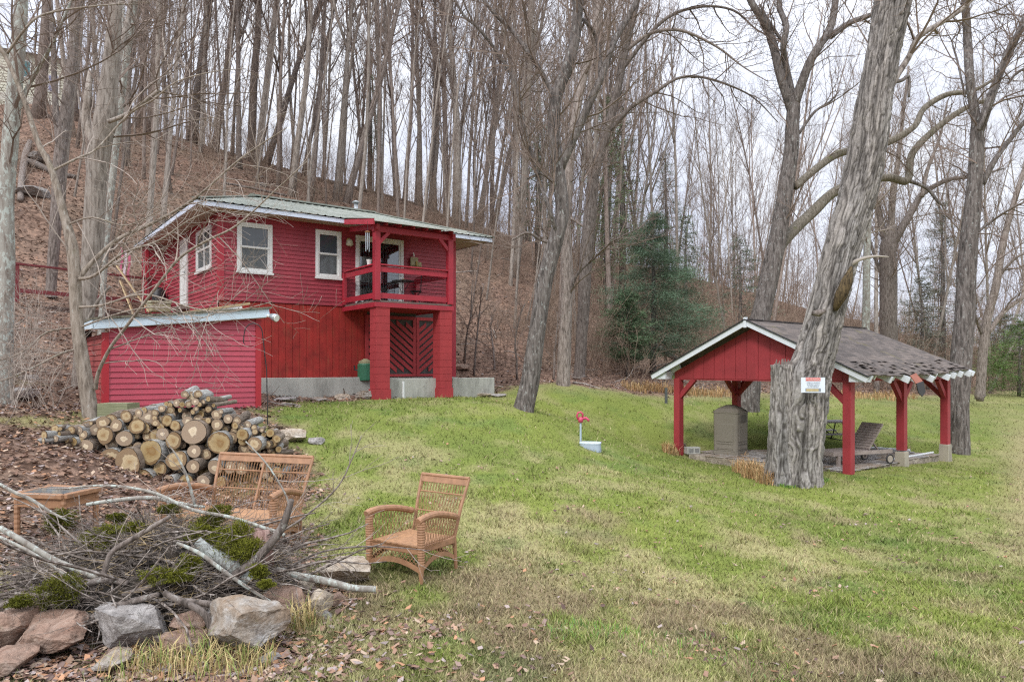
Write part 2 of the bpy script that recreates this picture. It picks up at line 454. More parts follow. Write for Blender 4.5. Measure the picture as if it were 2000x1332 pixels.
V = np.stack([fx, fy, fz], 1); nx = len(gx); ny = len(gy)
I = (np.arange(ny-1)[:, None]*nx+np.arange(nx-1)[None]).ravel()
Fq = np.stack([I, I+1, I+nx+1, I+nx], 1)
def mat_ground():
    m, nt, b = newmat('ground_soil')
    a = nt.nodes.new('ShaderNodeAttribute'); a.attribute_name = 'col'
    v = coords(nt, (1,1,1))
    vo = nt.nodes.new('ShaderNodeTexVoronoi'); vo.inputs['Scale'].default_value = 9; L(nt, v, vo.inputs['Vector'])
    hs = nt.nodes.new('ShaderNodeSeparateColor'); L(nt, vo.outputs['Color'], hs.inputs[0])
    k = ramp(nt, hs.outputs[0], [(0.0, (0.55,0.52,0.5)), (0.5, (1,1,1)), (1.0, (1.5,1.45,1.4))])
    n = noise(nt, v, 30, 6, 0.75); k2 = ramp(nt, n, [(0.3, (0.55,0.55,0.55)), (0.7, (1.45,1.45,1.4))])
    lw = nt.nodes.new('ShaderNodeAttribute'); lw.attribute_name = 'lawn'
    k = mix(nt, lw.outputs['Fac'], k, (1.0,1.0,1.0))
    c = mix(nt, 1.0, a.outputs['Color'], k, 'MULTIPLY'); c = mix(nt, 1.0, c, k2, 'MULTIPLY')
    L(nt, c, b.inputs['Base Color']); b.inputs['Roughness'].default_value = 1.0; b.inputs['Specular IOR Level'].default_value = 0.05
    bump(nt, b, n, 0.6, 0.03); return m
gme = npmesh('ground', V, Fq, gcol, mat_ground())
gme.polygons.foreach_set('use_smooth', [True]*len(gme.polygons))
at = gme.attributes.new('lawn', 'FLOAT', 'POINT'); at.data.foreach_set('value', wl.astype(np.float32))
tag(bare('ground', gme), 'grassy yard rising into a leaf covered wooded hillside', None, None, 'structure')
# ------------------------------------------------------------- grass and leaves
def ground_z(x, y):
    wl_ = lawn_w(x, y)
    return gz(x, y) + (fbm(x*0.9, y*0.9, 4, 2)-0.5)*0.10*(1+1.6*(1-wl_)) + (fbm(x*4, y*4, 3, 8)-0.5)*0.035
AVOID = [(6.1,15.5,0.45),(0.27,17.35,0.3),(13.4,21.5,0.45)]
def blades(n, y0, y1, hmul=1.0, p=1.0, seed=1, keep=None, q0=-0.85, q1=0.85, col=None, wmul=1.0):
    r = np.random.RandomState(seed)
    u = r.rand(n); Y = 1/(1/y0+(1/y1-1/y0)*u); q = q0+(q1-q0)*r.rand(n); X = q*Y
    w = lawn_w(X, Y); k = r.rand(n) < w*p
    if keep is not None: k = r.rand(n) < keep(X, Y)
    for ax, ay, ar in AVOID: k &= np.hypot(X-ax, Y-ay) > ar
    # patio under the pavilion
    dx = X-PAV0[0]; dy = Y-PAV0[1]; lx = dx*PAVX[0]+dy*PAVX[1]; ly = dx*PAVY[0]+dy*PAVY[1]
    k &= ~((lx > 0.4) & (lx < 4.9) & (ly > 0.15) & (ly < 5.2) & (r.rand(n) < 0.97))
    X = X[k]; Y = Y[k]; m = len(X); Z = ground_z(X, Y)-0.008
    clump = fbm(X*3.1, Y*3.1, 3, 77)
    h = (0.014+0.034*r.rand(m)+0.11*np.clip(clump-0.5, 0, 1))*hmul*np.sqrt(1+Y/14)
    wd = (0.0035+0.0016*Y/4)*(0.7+0.6*r.rand(m))*wmul
    a = r.rand(m)*2*math.pi; lean = 0.3+0.9*r.rand(m); la = r.rand(m)*2*math.pi
    bx = np.cos(a)*wd; by = np.sin(a)*wd
    tx = X+np.cos(la)*h*lean; ty = Y+np.sin(la)*h*lean
    V = np.empty((m, 3, 3)); V[:, 0] = np.stack([X-bx, Y-by, Z], 1); V[:, 1] = np.stack([X+bx, Y+by, Z], 1); V[:, 2] = np.stack([tx, ty, Z+h], 1)
    c = grass_col(X, Y) if col is None else np.tile(np.array(col), (m, 1))
    j = (0.5+0.95*r.rand(m, 1))*(0.72+0.55*fbm(X*5, Y*4, 3, 123)[:, None]); hue = r.rand(m, 1)
    c = c*j*(1+np.concatenate([0.25*(hue-0.5), 0.0*hue, 0.4*(hue-0.5)], 1))
    s = (r.rand(m) < 0.13)[:, None]; c = np.where(s, STRAW*0.9*j, c)
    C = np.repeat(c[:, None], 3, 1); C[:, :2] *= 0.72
    return V.reshape(-1, 3), C.reshape(-1, 3)
PAV0 = np.array([4.64, 20.3]); _e = np.array([3.16, -3.9]); PAVX = _e/np.linalg.norm(_e); PAVY = np.array([-PAVX[1], PAVX[0]])
GM = mat_attr('grass_blades', rough=0.8)
def tri_obj(name, VC, mat, label, kind='stuff'):
    V = np.concatenate([a for a, _ in VC]); C = np.concatenate([c for _, c in VC])
    me = npmesh(name, V, np.arange(len(V)).reshape(-1, 3), C, mat, True)
    return tag(bare(name, me), label, 'grass' if 'grass' in name else 'leaves', None, kind)
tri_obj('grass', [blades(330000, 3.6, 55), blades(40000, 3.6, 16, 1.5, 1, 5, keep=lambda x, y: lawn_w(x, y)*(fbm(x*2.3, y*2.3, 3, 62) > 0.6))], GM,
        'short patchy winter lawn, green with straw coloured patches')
# long dry grass tufts
def tufts(spots, n, h, col, seed):
    r = np.random.RandomState(seed); Vs = []; Cs = []
    for (x, y, rad, k) in spots:
        m = int(n*k); a = r.rand(m)*6.283; rr = rad*np.sqrt(r.rand(m)); X = x+rr*np.cos(a); Y = y+rr*np.sin(a); Z = ground_z(X, Y)-0.01
        hh = h*(0.4+0.8*r.rand(m))*k**0.3; la = r.rand(m)*6.283; ln = hh*(0.2+0.7*r.rand(m)); w = 0.002+0.0011*y/4
        p0 = np.stack([X, Y, Z], 1); d = np.stack([np.cos(la), np.sin(la), 0*la], 1); s = np.stack([-np.sin(la), np.cos(la), 0*la], 1)*w
        p1 = p0+d*(ln*0.35)[:, None]; p1[:, 2] += hh*0.65; p2 = p0+d*ln[:, None]; p2[:, 2] += hh*(0.7+0.3*r.rand(m))
        V = np.stack([p0-s, p0+s, p1+s*0.8, p0-s, p1+s*0.8, p1-s*0.8, p1-s*0.8, p1+s*0.8, p2], 1)
        c = (np.array(col)[r.randint(0, len(col), m)])*(0.7+0.6*r.rand(m, 1))
        Vs.append(V.reshape(-1, 3)); Cs.append(np.repeat(c, 9, 0))
    return np.concatenate(Vs), np.concatenate(Cs)
def gp(px, py): v = hit(px, py); return v.x, v.y
TS = []
for px, py, rad, k in [(360,1290,0.25,.5),(420,1300,0.25,.5),(300,1300,0.2,.35),(470,1310,0.2,.25),(500,1290,0.15,.3),(250,1310,0.2,.3),(590,1230,0.12,.7),(440,1330,.3,.4),(340,1325,.3,.4),(390,1245,.15,.35)]:
    x, y = gp(px, py); TS.append((x, y, rad, k))
SC_ = [(0.42,0.33,0.15),(0.5,0.40,0.20),(0.36,0.26,0.12),(0.20,0.25,0.07)]
sp2 = []
for px, py, rad, k in [(1475,935,0.3,.9),(1500,945,.25,.8),(1455,925,.3,.6),(1275,760,.5,.6),(1310,765,.6,.6),(1340,770,.6,.6),(1380,772,.6,.5),(1420,770,.7,.5),(1560,772,.9,.6),(1700,778,1.2,.6),(1750,775,1.0,.6),(1240,762,.5,.5),(1640,775,1,.6),(1310,885,.25,.5),(1440,900,.3,.3)]:
    x, y = gp(px, py); sp2.append((x, y, rad, k))
sp3 = []
for px, py, rad, k in [(1515,946,.18,.7),(1535,951,.2,.8),(1598,940,.2,.7),(1500,938,.2,.5),(1560,950,.25,.8),(1575,950,.2,.8),(720,1100,.2,.2),(1160,1240,.3,.5),(1280,1265,.3,.35),(1400,1275,.3,.35),(1110,1240,.3,.3),(1590,1225,.3,.25),(1830,1270,.3,.3),(1500,1320,.25,.35),(1560,1110,.3,.25),(830,1100,.4,.2)]:
    x, y = gp(px, py); sp3.append((x, y, rad, k))
tri_obj('long_grass', [tufts(TS, 260, 0.30, SC_, 3), tufts(sp2, 420, 0.42, [(0.46,0.27,0.13),(0.5,0.36,0.18),(0.36,0.24,0.12)], 4), tufts(sp3, 380, 0.10, [(0.16,0.28,0.05),(0.12,0.24,0.07),(0.2,0.3,0.05)], 6)], GM,
        'tufts of taller dry and green grass by the stones, tree and wood edge')
def leaves(n, y0, y1, prob, size, seed, q0=-0.95, q1=0.95, p=1.0):
    r = np.random.RandomState(seed); u = r.rand(n)
    Y = (y0**(-p)+(y1**(-p)-y0**(-p))*u)**(-1/p); X = (q0+(q1-q0)*r.rand(n))*Y
    k = r.rand(n) < prob(X, Y); X = X[k]; Y = Y[k]; m = len(X); Z = ground_z(X, Y)+0.012+0.03*r.rand(m)
    s = size*(0.55+0.85*r.rand(m))*(1+Y/40); a = r.rand(m)*6.283
    u_ = np.stack([np.cos(a), np.sin(a), (r.rand(m)-.5)*0.9], 1)*s[:, None]; v_ = np.stack([-np.sin(a), np.cos(a), (r.rand(m)-.5)*0.9], 1)*(s*0.62)[:, None]
    c0 = np.stack([X, Y, Z], 1)
    V = np.stack([c0-u_, c0-v_*0.9+u_*0.1, c0+u_*0.4-v_, c0+u_*1.1, c0+v_*1.0+u_*.2, c0-u_*0.3+v_], 1); V[:, 3, 2] += s*0.5*r.rand(m); V[:, 1, 2] += s*0.35*r.rand(m)
    idx = np.arange(m)[:, None]*6
    Fc = np.concatenate([idx+np.array([[0,1,2]]), idx+np.array([[0,2,3]]), idx+np.array([[0,3,4]]), idx+np.array([[0,4,5]])], 0)
    c = np.array(LB)[r.randint(0, len(LB), m)]*(0.7+0.65*r.rand(m, 1))
    return V.reshape(-1, 3), Fc, np.repeat(c, 6, 0)
def leaf_obj(name, parts_, label):
    Vs = []; Fs = []; Cs = []; o = 0
    for V, Fc, C in parts_: Vs.append(V); Fs.append(Fc+o); Cs.append(C); o += len(V)
    me = npmesh(name, np.concatenate(Vs), np.concatenate(Fs), np.concatenate(Cs), LM, True)
    return tag(bare(name, me), label, 'leaves', None, 'stuff')
LM = mat_attr('leaf_litter', rough=0.85)
leaf_obj('fallen_leaves', [
    leaves(170000, 4, 55, lambda x, y: (1-lawn_w(x, y))*np.where(y < 10, 0.8, 1.0), 0.026, 21, p=0.35),
    leaves(10000, 3.6, 30, lambda x, y: lawn_w(x, y)*(0.10+0.8*(fbm(x*1.3, y*1.3, 3, 99) > 0.62)+0.5*(y < 6)*(np.abs(x+0.8) < 1.2)), 0.021, 22),
    leaves(5000, 3.8, 6.5, lambda x, y: np.clip(1.0-np.hypot(x+1.5, y-5.2)/1.3, 0, 1), 0.027, 23, q0=-.6, q1=0.1)],
    'brown fallen leaves carpeting the wooded slope and dotting the lawn')

# ------------------------------------------------------------- trees
def vadd(a, b, s=1.0): return (a[0]+b[0]*s, a[1]+b[1]*s, a[2]+b[2]*s)
def vn(a):
    l = math.sqrt(a[0]*a[0]+a[1]*a[1]+a[2]*a[2]) or 1e-9; return (a[0]/l, a[1]/l, a[2]/l)
def perp(r, d):
    while True:
        v = (r.gauss(0,1), r.gauss(0,1), r.gauss(0,1)); k = v[0]*d[0]+v[1]*d[1]+v[2]*d[2]
        v = (v[0]-k*d[0], v[1]-k*d[1], v[2]-k*d[2])
        if v[0]**2+v[1]**2+v[2]**2 > 0.05: return vn(v)
def limb(r, p, d, Ln, r0, r1, n, wob, up):
    pts = [p]; rads = [r0]; st = Ln/n
    for i in range(n):
        d = vn((d[0]+r.gauss(0, wob), d[1]+r.gauss(0, wob), d[2]+r.gauss(0, wob)+up))
        p = vadd(p, d, st); pts.append(p); rads.append(r0+(r1-r0)*(i+1)/n)
    return pts, rads
def sprout(r, S, pts, rads, lv, n, f0, ang, lrat, cfg):
    """children along a limb, written as tapered segments into S"""
    m = len(pts)-1
    tot = sum(math.dist(pts[i], pts[i+1]) for i in range(m))
    for k in range(n):
        f = f0+(1-f0)*(k+r.random())/n; x = min(f*m, m-1e-3); i = int(x); t = x-i
        p = tuple(pts[i][j]*(1-t)+pts[i+1][j]*t for j in range(3)); rr = rads[i]*(1-t)+rads[i+1]*t
        d = vn(tuple(pts[i+1][j]-pts[i][j] for j in range(3)))
        s = perp(r, d); a = ang*(0.7+0.6*r.random()); c = math.cos(a); q = math.sin(a)
        nd = vn((d[0]*c+s[0]*q, d[1]*c+s[1]*q, d[2]*c+s[2]*q+cfg.get('lift', 0.1)))
        Ln = cfg['len'][lv]*(0.5+0.8*r.random())*(1-0.45*f)
        nr = min(rr*0.65, cfg['rad'][lv]*(0.7+0.6*r.random())); er = max(nr*0.35, cfg['rmin'])
        P_, R_ = limb(r, p, nd, Ln, nr, er, cfg['ns'][lv], cfg['wob'], cfg['up'])
        for j in range(len(P_)-1): S.append((P_[j], P_[j+1], R_[j], R_[j+1]))
        if lv+1 < len(cfg['n']): sprout(r, S, P_, R_, lv+1, max(1, int(cfg['n'][lv+1]*(0.6+0.8*r.random()))), 0.2, ang, 1, cfg)
BARK_GREY = mat_bark('bark_grey', (0.085,0.07,0.06), (0.20,0.165,0.145), (0.30,0.26,0.235), 1.6, 0.8, 0.10, (0.38,0.37,0.34), rand=0.28)
BARK_PALE = mat_bark('bark_pale', (0.15,0.125,0.105), (0.29,0.25,0.215), (0.39,0.35,0.31), 1.3, 0.5, 0.05, (0.42,0.41,0.38), rand=0.2)
BARK_FAR = mat_bark('bark_far', (0.11,0.085,0.07), (0.215,0.17,0.145), (0.31,0.26,0.23), 1.4, 0.5, 0.05, (0.36,0.35,0.32), rand=0.42)
TWIG = mat_flat('twig', (0.20,0.155,0.13), 0.9, 0, 0.25, 2, 0.1)
TWIGL = mat_flat('twig_pale', (0.33,0.28,0.24), 0.9, 0, 0.25, 2, 0.1)
BARK_DARK = mat_bark('bark_dark', (0.055,0.048,0.043), (0.14,0.12,0.11), (0.24,0.215,0.20), 1.2, 1.0, 0.20, (0.38,0.39,0.37), rand=0.03)
BARK_OLD = mat_bark('bark_old', (0.10,0.08,0.07), (0.30,0.26,0.235), (0.45,0.41,0.375), 0.8, 1.0, 0, moss=0.15, rand=0)
BARK_NEAR = mat_bark('bark_near', (0.15,0.12,0.095), (0.28,0.235,0.19), (0.38,0.33,0.28), 1.5, 0.6, 0.15, (0.42,0.42,0.38), moss=0.35, rand=0.05)
BARK_SYC = mat_bark('bark_sycamore', (0.16,0.13,0.11), (0.27,0.25,0.22), (0.36,0.35,0.31), 0.7, 0.4, 0.5, (0.45,0.50,0.46), rand=0.02)
BARK_MOSS = mat_bark('bark_mossy', (0.08,0.07,0.05), (0.16,0.14,0.11), (0.25,0.22,0.18), 1.2, 0.9, 0.1, moss=0.8, rand=0.02)

def proto(seed, H, r0, fork, n1, cfg):
    r = random.Random(seed)
    pts, rads = limb(r, (0,0,-0.4), (r.gauss(0,.02), r.gauss(0,.02), 1), H, r0, r0*0.28, 14, 0.022, 0.05)
    rads[0] *= 1.45; rads[1] *= 1.02
    tb = MB(); tb.tube(pts, rads, 9)
    S = []
    if fork:
        for k in range(fork):
            i = r.randint(5, 8); d = vn(tuple(pts[i+1][j]-pts[i][j] for j in range(3))); s = perp(r, d)
            nd = vn(vadd(d, s, 0.38+0.2*r.random()))
            P_, R_ = limb(r, pts[i], nd, H*(1-i/14)*0.95, rads[i]*0.68, rads[i]*0.15, 9, 0.05, 0.10)
            tb.tube(P_, R_, 7)
            sprout(r, S, P_, R_, 0, int(n1*0.7), 0.15, R(38), 1, cfg)
    sprout(r, S, pts, rads, 0, n1, 0.30, R(40), 1, cfg)
    cb = MB().segs(S)
    t = tb.mesh('trunk', True); c = cb.mesh('crown'); return t, c
CF = dict(len=[4.6,2.1,1.0], rad=[0.05,0.02,0.010], rmin=0.005, ns=[5,4,3], n=[0,7,5], wob=0.09, up=0.07, lift=0.12)
CS = dict(len=[2.8,1.3,0.7], rad=[0.03,0.013,0.008], rmin=0.0045, ns=[4,3,2], n=[0,6,4], wob=0.10, up=0.07, lift=0.15)
PT = {'thick': [proto(s, 25, 0.25, 2, 15, CF) for s in (1,2,3)], 'mid': [proto(s, 23, 0.16, s % 2+1, 13, CF) for s in (11,12,13,14)], 'slim': [proto(s, 17, 0.085, s % 2, 13, CS) for s in (21,22,23,24)]}
PR = {'thick': (0.25, 25), 'mid': (0.16, 23), 'slim': (0.085, 17)}
SLOTTED = set()
def forest_tree(kind, v, pos, rad, lean=(0,0), label=None, group=None, mats=(None, None), hs=None, name='bare_tree'):
    t, c = PT[kind][v % len(PT[kind])]; k = rad/PR[kind][0]; k = max(0.42, min(1.9, k))
    e = empty(name, pos, 0, label, 'tree', group)
    h = hs or (0.9+0.25*rng.random())
    e.scale = (k, k, h*max(0.8, min(1.25, k**0.3)))
    m = Matrix.Rotation(lean[1], 4, 'Y') @ Matrix.Rotation(lean[0], 4, 'X') @ Matrix.Rotation(rng.random()*6.283, 4, 'Z')
    e.rotation_euler = m.to_euler()
    for nm, me, mt in (('trunk', t, mats[0] or BARK_FAR), ('crown', c, mats[1] or TWIG)):
        if not me.materials: me.materials.append(mt)
        o = bare(nm, me, e)
        if me.materials[0] != mt:
            o.material_slots[0].link = 'OBJECT'; o.material_slots[0].material = mt
    return e
# measured trunks: px,py at the base, px at the picture's top edge, width px, kind, label
MT = [(75,232,84,28,'thick','thick grey trunk in front of the pale house on the hilltop'),
 (112,432,150,24,'mid','grey trunk left of the pruned double trunk, on the upper slope'),
 (145,238,140,18,'mid','upright trunk right of the hilltop house, second from its right end'),
 (295,262,312,24,'mid','straight dark trunk on the ridge line between the slim pale stem and the cabin'),
 (318,440,345,14,'slim','pale thin tree leaning right, halfway up the slope left of the cabin roof'),
 (376,278,396,24,'thick','forked dark trunk standing right on the bare ridge line left of the cabin'),
 (420,295,462,17,'mid','right leaning tree on the ridge, just right of the forked dark one'),
 (392,300,420,10,'slim','thin tree between the forked dark trunk and its right leaning neighbour'),
 (467,330,466,14,'mid','upright brown trunk on the ridge above the left corner of the cabin roof'),
 (490,318,514,22,'thick','thick dark trunk above the left end of the roof ridge'),
 (503,330,540,18,'mid','grey trunk close behind the thick dark one above the roof ridge'),
 (519,322,612,17,'mid','trunk leaning strongly to the right above the cabin roof'),
 (547,335,556,11,'slim','narrow stem rising just right of the strongly leaning trunk'),
 (569,385,606,17,'mid','grey trunk with a swollen knot low down, directly behind the roof'),
 (607,392,638,14,'mid','pale grey trunk with a bare foot, touching the roof ridge from behind'),
 (592,345,612,12,'slim','dim trunk half hidden behind the pale grey footed one'),
 (655,394,692,15,'mid','straight grey trunk above the middle of the roof'),
 (676,398,748,18,'thick','forking brown trunk above the middle window, its limbs crossing'),
 (712,372,715,10,'slim','thin upright stem left of the vent pipe group of trunks'),
 (740,388,748,15,'mid','straight trunk behind the roof, left of the steel vent pipe'),
 (772,394,768,10,'slim','slender stem just left of the steel vent pipe'),
 (790,398,800,12,'mid','trunk rising close behind the steel vent pipe'),
 (820,402,820,14,'mid','upright trunk immediately right of the steel vent pipe'),
 (849,412,856,13,'mid','grey trunk above the right half of the porch roof'),
 (872,425,862,16,'mid','rough trunk with a scar, above the right corner post of the porch'),
 (893,440,908,23,'thick','thick twin looking trunk over the right end of the cabin roof'),
 (939,445,986,13,'mid','leaning dark stem right of the thick trunk over the roof end'),
 (962,452,968,12,'mid','upright stem above the tip of the right eave'),
 (1008,470,1012,16,'mid','straight trunk left of the dark lichen covered tree, on the hill shoulder'),
 (1030,455,1060,12,'slim','slim stem showing between the dark lichen covered tree and its left neighbour')]
for i, (px, py, pt, w, kd, lab) in enumerate(MT):
    p = hit(px, py); rad = w*.78/2/F*p.y
    topz = EYE+HZ/F*p.y; dz = topz-p.z; dx = (pt-px)/F*p.y
    forest_tree(kd, i, (p.x, p.y, p.z-0.1), rad, (rng.gauss(0,.02), math.atan2(dx, dz)), lab, 'bare trees on the wooded hillside', ((BARK_FAR, BARK_PALE, BARK_GREY)[i % 3], TWIG))
def too_near(x, y, lst, d):
    return any((x-a)**2+(y-b)**2 < d*d for a, b in lst)
placed = []
LABF = {'thick': 'thick trunked bare tree, one of many standing deep in the hillside wood', 'mid': 'medium bare tree, one of many standing deep in the hillside wood', 'slim': 'slender bare tree, one of many standing deep in the hillside wood'}
def fill(n, q0, q1, d0, d1, kinds, dmin, labf=LABF, grp='bare trees deep in the hillside wood', seed=5, lean=0.05):
    r = random.Random(seed); k = 0; tries = 0
    while k < n and tries < n*40:
        tries += 1; px = q0+(q1-q0)*r.random(); D = d0+(d1-d0)*r.random()**0.8; p = ongr(px, D)
        if too_near(p.x, p.y, placed, dmin): continue
        placed.append((p.x, p.y)); kd = r.choice(kinds); base = PR[kd][0]
        forest_tree(kd, r.randint(0, 9), (p.x, p.y, p.z-0.15), base*(0.48+0.55*r.random()), (r.gauss(0, lean*1.3), r.gauss(0.03, lean*1.3)), labf[kd], grp, (BARK_PALE if r.random() < .62 else BARK_FAR, TWIG))
        k += 1
fill(58, 190, 900, 50, 74, ['slim','slim','slim','mid'], 1.1, seed=5)
fill(22, 145, 380, 38, 60, ['mid','slim','slim'], 2.0, seed=15)
fill(34, 850, 1250, 38, 75, ['thick','mid','mid','slim'], 1.8, seed=6)
fill(48, 1000, 1500, 44, 90, ['mid','slim','slim','slim'], 1.5, seed=7, lean=0.08)
fill(34, 230, 960, 33, 49, ['slim','slim','mid'], 1.7, {'thick':'', 'mid':'small bare tree, one of many on the open leafy slope behind the cabin', 'slim':'thin sapling like tree, one of many on the open leafy slope behind the cabin'}, 'young trees on the open slope behind the cabin', 25)
fill(14, 135, 340, 26, 42, ['slim','slim','mid'], 1.6, {'mid':'medium bare tree, one of several on the steep leafy slope left of the cabin', 'slim':'thin bare tree, one of several on the steep leafy slope left of the cabin'}, 'trees on the steep slope left of the cabin', 26)
fill(16, 900, 1180, 29, 46, ['slim','slim','slim','mid'], 1.4, {'mid':'medium bare tree, one of several on the bank right of the cabin', 'slim':'thin bare tree, one of several on the bank right of the cabin'}, 'trees on the bank right of the cabin', 27)
LABV = {'thick': 'thick bare tree, one of many in the valley wood behind the pavilion', 'mid': 'medium bare tree, one of many in the valley wood behind the pavilion', 'slim': 'slender bare tree, one of many in the valley wood behind the pavilion'}
fill(44, 1380, 2150, 50, 95, ['mid','slim','mid','slim'], 2.5, LABV, 'bare trees in the valley wood behind the pavilion', 8, 0.09)
fill(10, 1250, 2000, 40, 55, ['slim','mid'], 2.5, LABV, 'bare trees in the valley wood behind the pavilion', 9, 0.12)

# hero trees: limbs given as photo pixels (x, y, width) at a depth, rebuilt as 3D points with depth wander
def cat(pts, k=5):
    """Catmull-Rom through (Vector, radius)"""
    out = []
    n = len(pts)
    for i in range(n-1):
        a = pts[max(i-1,0)]; b = pts[i]; c = pts[i+1]; d = pts[min(i+2,n-1)]
        for j in range(k):
            t = j/k; t2 = t*t; t3 = t2*t
            f = lambda A,B,C,E: 0.5*((2*B)+(-A+C)*t+(2*A-5*B+4*C-E)*t2+(-A+3*B-3*C+E)*t3)
            out.append((f(a[0],b[0],c[0],d[0]), b[1]*(1-t)+c[1]*t))
    out.append(pts[-1]); return out
def path(px_pts, D, wander=0.0, seed=0, drift=0.0):
    r = random.Random(seed); off = 0; res = []
    for i, q in enumerate(px_pts):
        if len(q) > 3: off = q[3]
        DD = D+off
        res.append((P(q[0], q[1], DD), q[2]/2/F*DD))
        off += r.gauss(0, wander)+drift
    return res
def bark_fn(seed, amp, fz=1.2, fa=3.0, flare=0):
    def fn(i, k, a, r, p):
        n1 = mnoise.noise(Vector((math.cos(a)*fa+seed, math.sin(a)*fa, p.z*fz)))
        n2 = mnoise.noise(Vector((math.cos(a)*fa*2.7+seed, math.sin(a)*fa*2.7, p.z*fz*1.8+9)))
        return r*(1+amp*(n1*1.2+n2*0.8))
    return fn
HC = dict(len=[2.8,1.3,0.65], rad=[0.028,0.012,0.007], rmin=0.0035, ns=[6,4,3], n=[0,7,5], wob=0.16, up=0.03, lift=0.1)
def hero(name, label, D, limbs, bark, twig, twn, cfg=HC, seed=1, sides=14, amp=0.06, k=5, group=None, pmats=None, f0=0.1, skip=(), ws=1.0):
    limbs = [[(q[0], q[1], q[2]*ws)+tuple(q[3:]) for q in lp] for lp in limbs]
    base = path(limbs[0], D)[0][0]
    e = empty(name, base, 0, label, 'tree', group)
    S = []; r = random.Random(seed)
    for i, lp in enumerate(limbs):
        w = 0.0 if i == 0 else 0.22
        pp = path(lp, D, w, seed*31+i)
        if i == 0:
            b0 = pp[0]; pp = [(b0[0]-Vector((0,0,0.35)), b0[1]*1.25)] + pp
        sm = cat(pp, k); pts = [tuple(a-base) for a, _ in sm]; rads = [b for _, b in sm]
        mb = MB(); mb.tube(pts, rads, sides if rads[0] > 0.12 else 8, True, bark_fn(seed+i*3, amp))
        m = bark if not pmats else pmats.get(i, bark)
        part('trunk' if i == 0 else 'limb', mb, m, e, True)
        if i in skip: continue
        n = twn[i] if i < len(twn) else twn[-1]
        if n: sprout(r, S, pts, rads, 0, n, 0.45 if i == 0 else f0, R(48), 1, cfg)
    if S: part('crown', MB().segs(S), twig, e)
    return e
BL = 'bare trees on the lawn and yard edge'
hero('lawn_tree', 'dark trunk speckled with pale lichen leaning on the lawn right of the cabin', 17.6,
 [[(1022,804,60),(1036,740,52),(1050,640,46),(1066,540,44),(1088,460,42),(1098,410,38),(1090,330,36),(1082,260,34),(1086,190,33),(1105,140,32),(1122,80,30),(1130,0,28),(1135,-150,22),(1140,-380,10)],
  [(1095,330,24),(1120,272,22),(1150,205,22),(1175,150,20),(1200,80,18),(1240,10,15),(1290,-120,8)],
  [(1086,205,18),(1062,150,14),(1030,100,13),(1000,60,12),(960,20,11),(920,-40,8),(860,-160,5)],
  [(1092,470,14),(1070,400,12),(1048,338,12),(1021,242,12),(1010,172,11),(979,114,10),(934,55,9),(905,30,8),(880,-20,6)],
  [(1155,200,15),(1172,150,14),(1166,80,12),(1146,45,11),(1130,33,10),(1120,0,8),(1100,-80,5)],
  [(1095,370,9),(1060,340,8),(1040,345,6),(1030,350,4)]],
 BARK_DARK, TWIG, [14,12,14,14,8,4], seed=3, ws=.70)
hero('edge_tree', 'slim grey trunk at the lawn edge behind the dark lichen speckled tree', 24,
 [[(1100,752,34),(1104,650,28),(1108,550,27),(1104,450,24),(1110,350,22),(1120,250,20),(1140,150,18),(1160,60,16),(1178,-50,13),(1190,-250,6)],
  [(1105,480,10),(1060,470,8),(1030,455,6),(1000,470,3)],[(1106,600,8),(1125,540,7),(1160,505,6),(1200,470,4),(1260,440,2)]], BARK_GREY, TWIG, [16,8,10], seed=4, ws=.85)
hero('edge_tree', 'tall forked tree with a long limb arching right, left of the evergreen', 27,
 [[(1132,720,30),(1140,600,32),(1145,500,36),(1155,400,34),(1160,340,30),(1185,260,24),(1205,180,22),(1225,80,20),(1250,-20,16),(1290,-180,8)],
  [(1157,360,16),(1150,250,13),(1155,150,12),(1165,70,10),(1160,0,9),(1170,-120,5)],
  [(1185,262,14),(1230,212,12),(1280,180,10),(1320,155,8),(1360,150,7),(1410,162,6),(1470,190,4),(1520,240,2)],
  [(1222,100,12),(1270,66,10),(1330,60,8),(1400,92,6),(1450,130,4),(1500,160,2)],
  [(1212,140,12),(1290,45,10),(1360,15,8),(1430,20,6),(1480,60,4),(1540,90,2)],
  [(1150,450,8),(1110,425,6),(1085,430,4)]], BARK_GREY, TWIG, [18,10,16,16,14,5], seed=5, ws=.72)
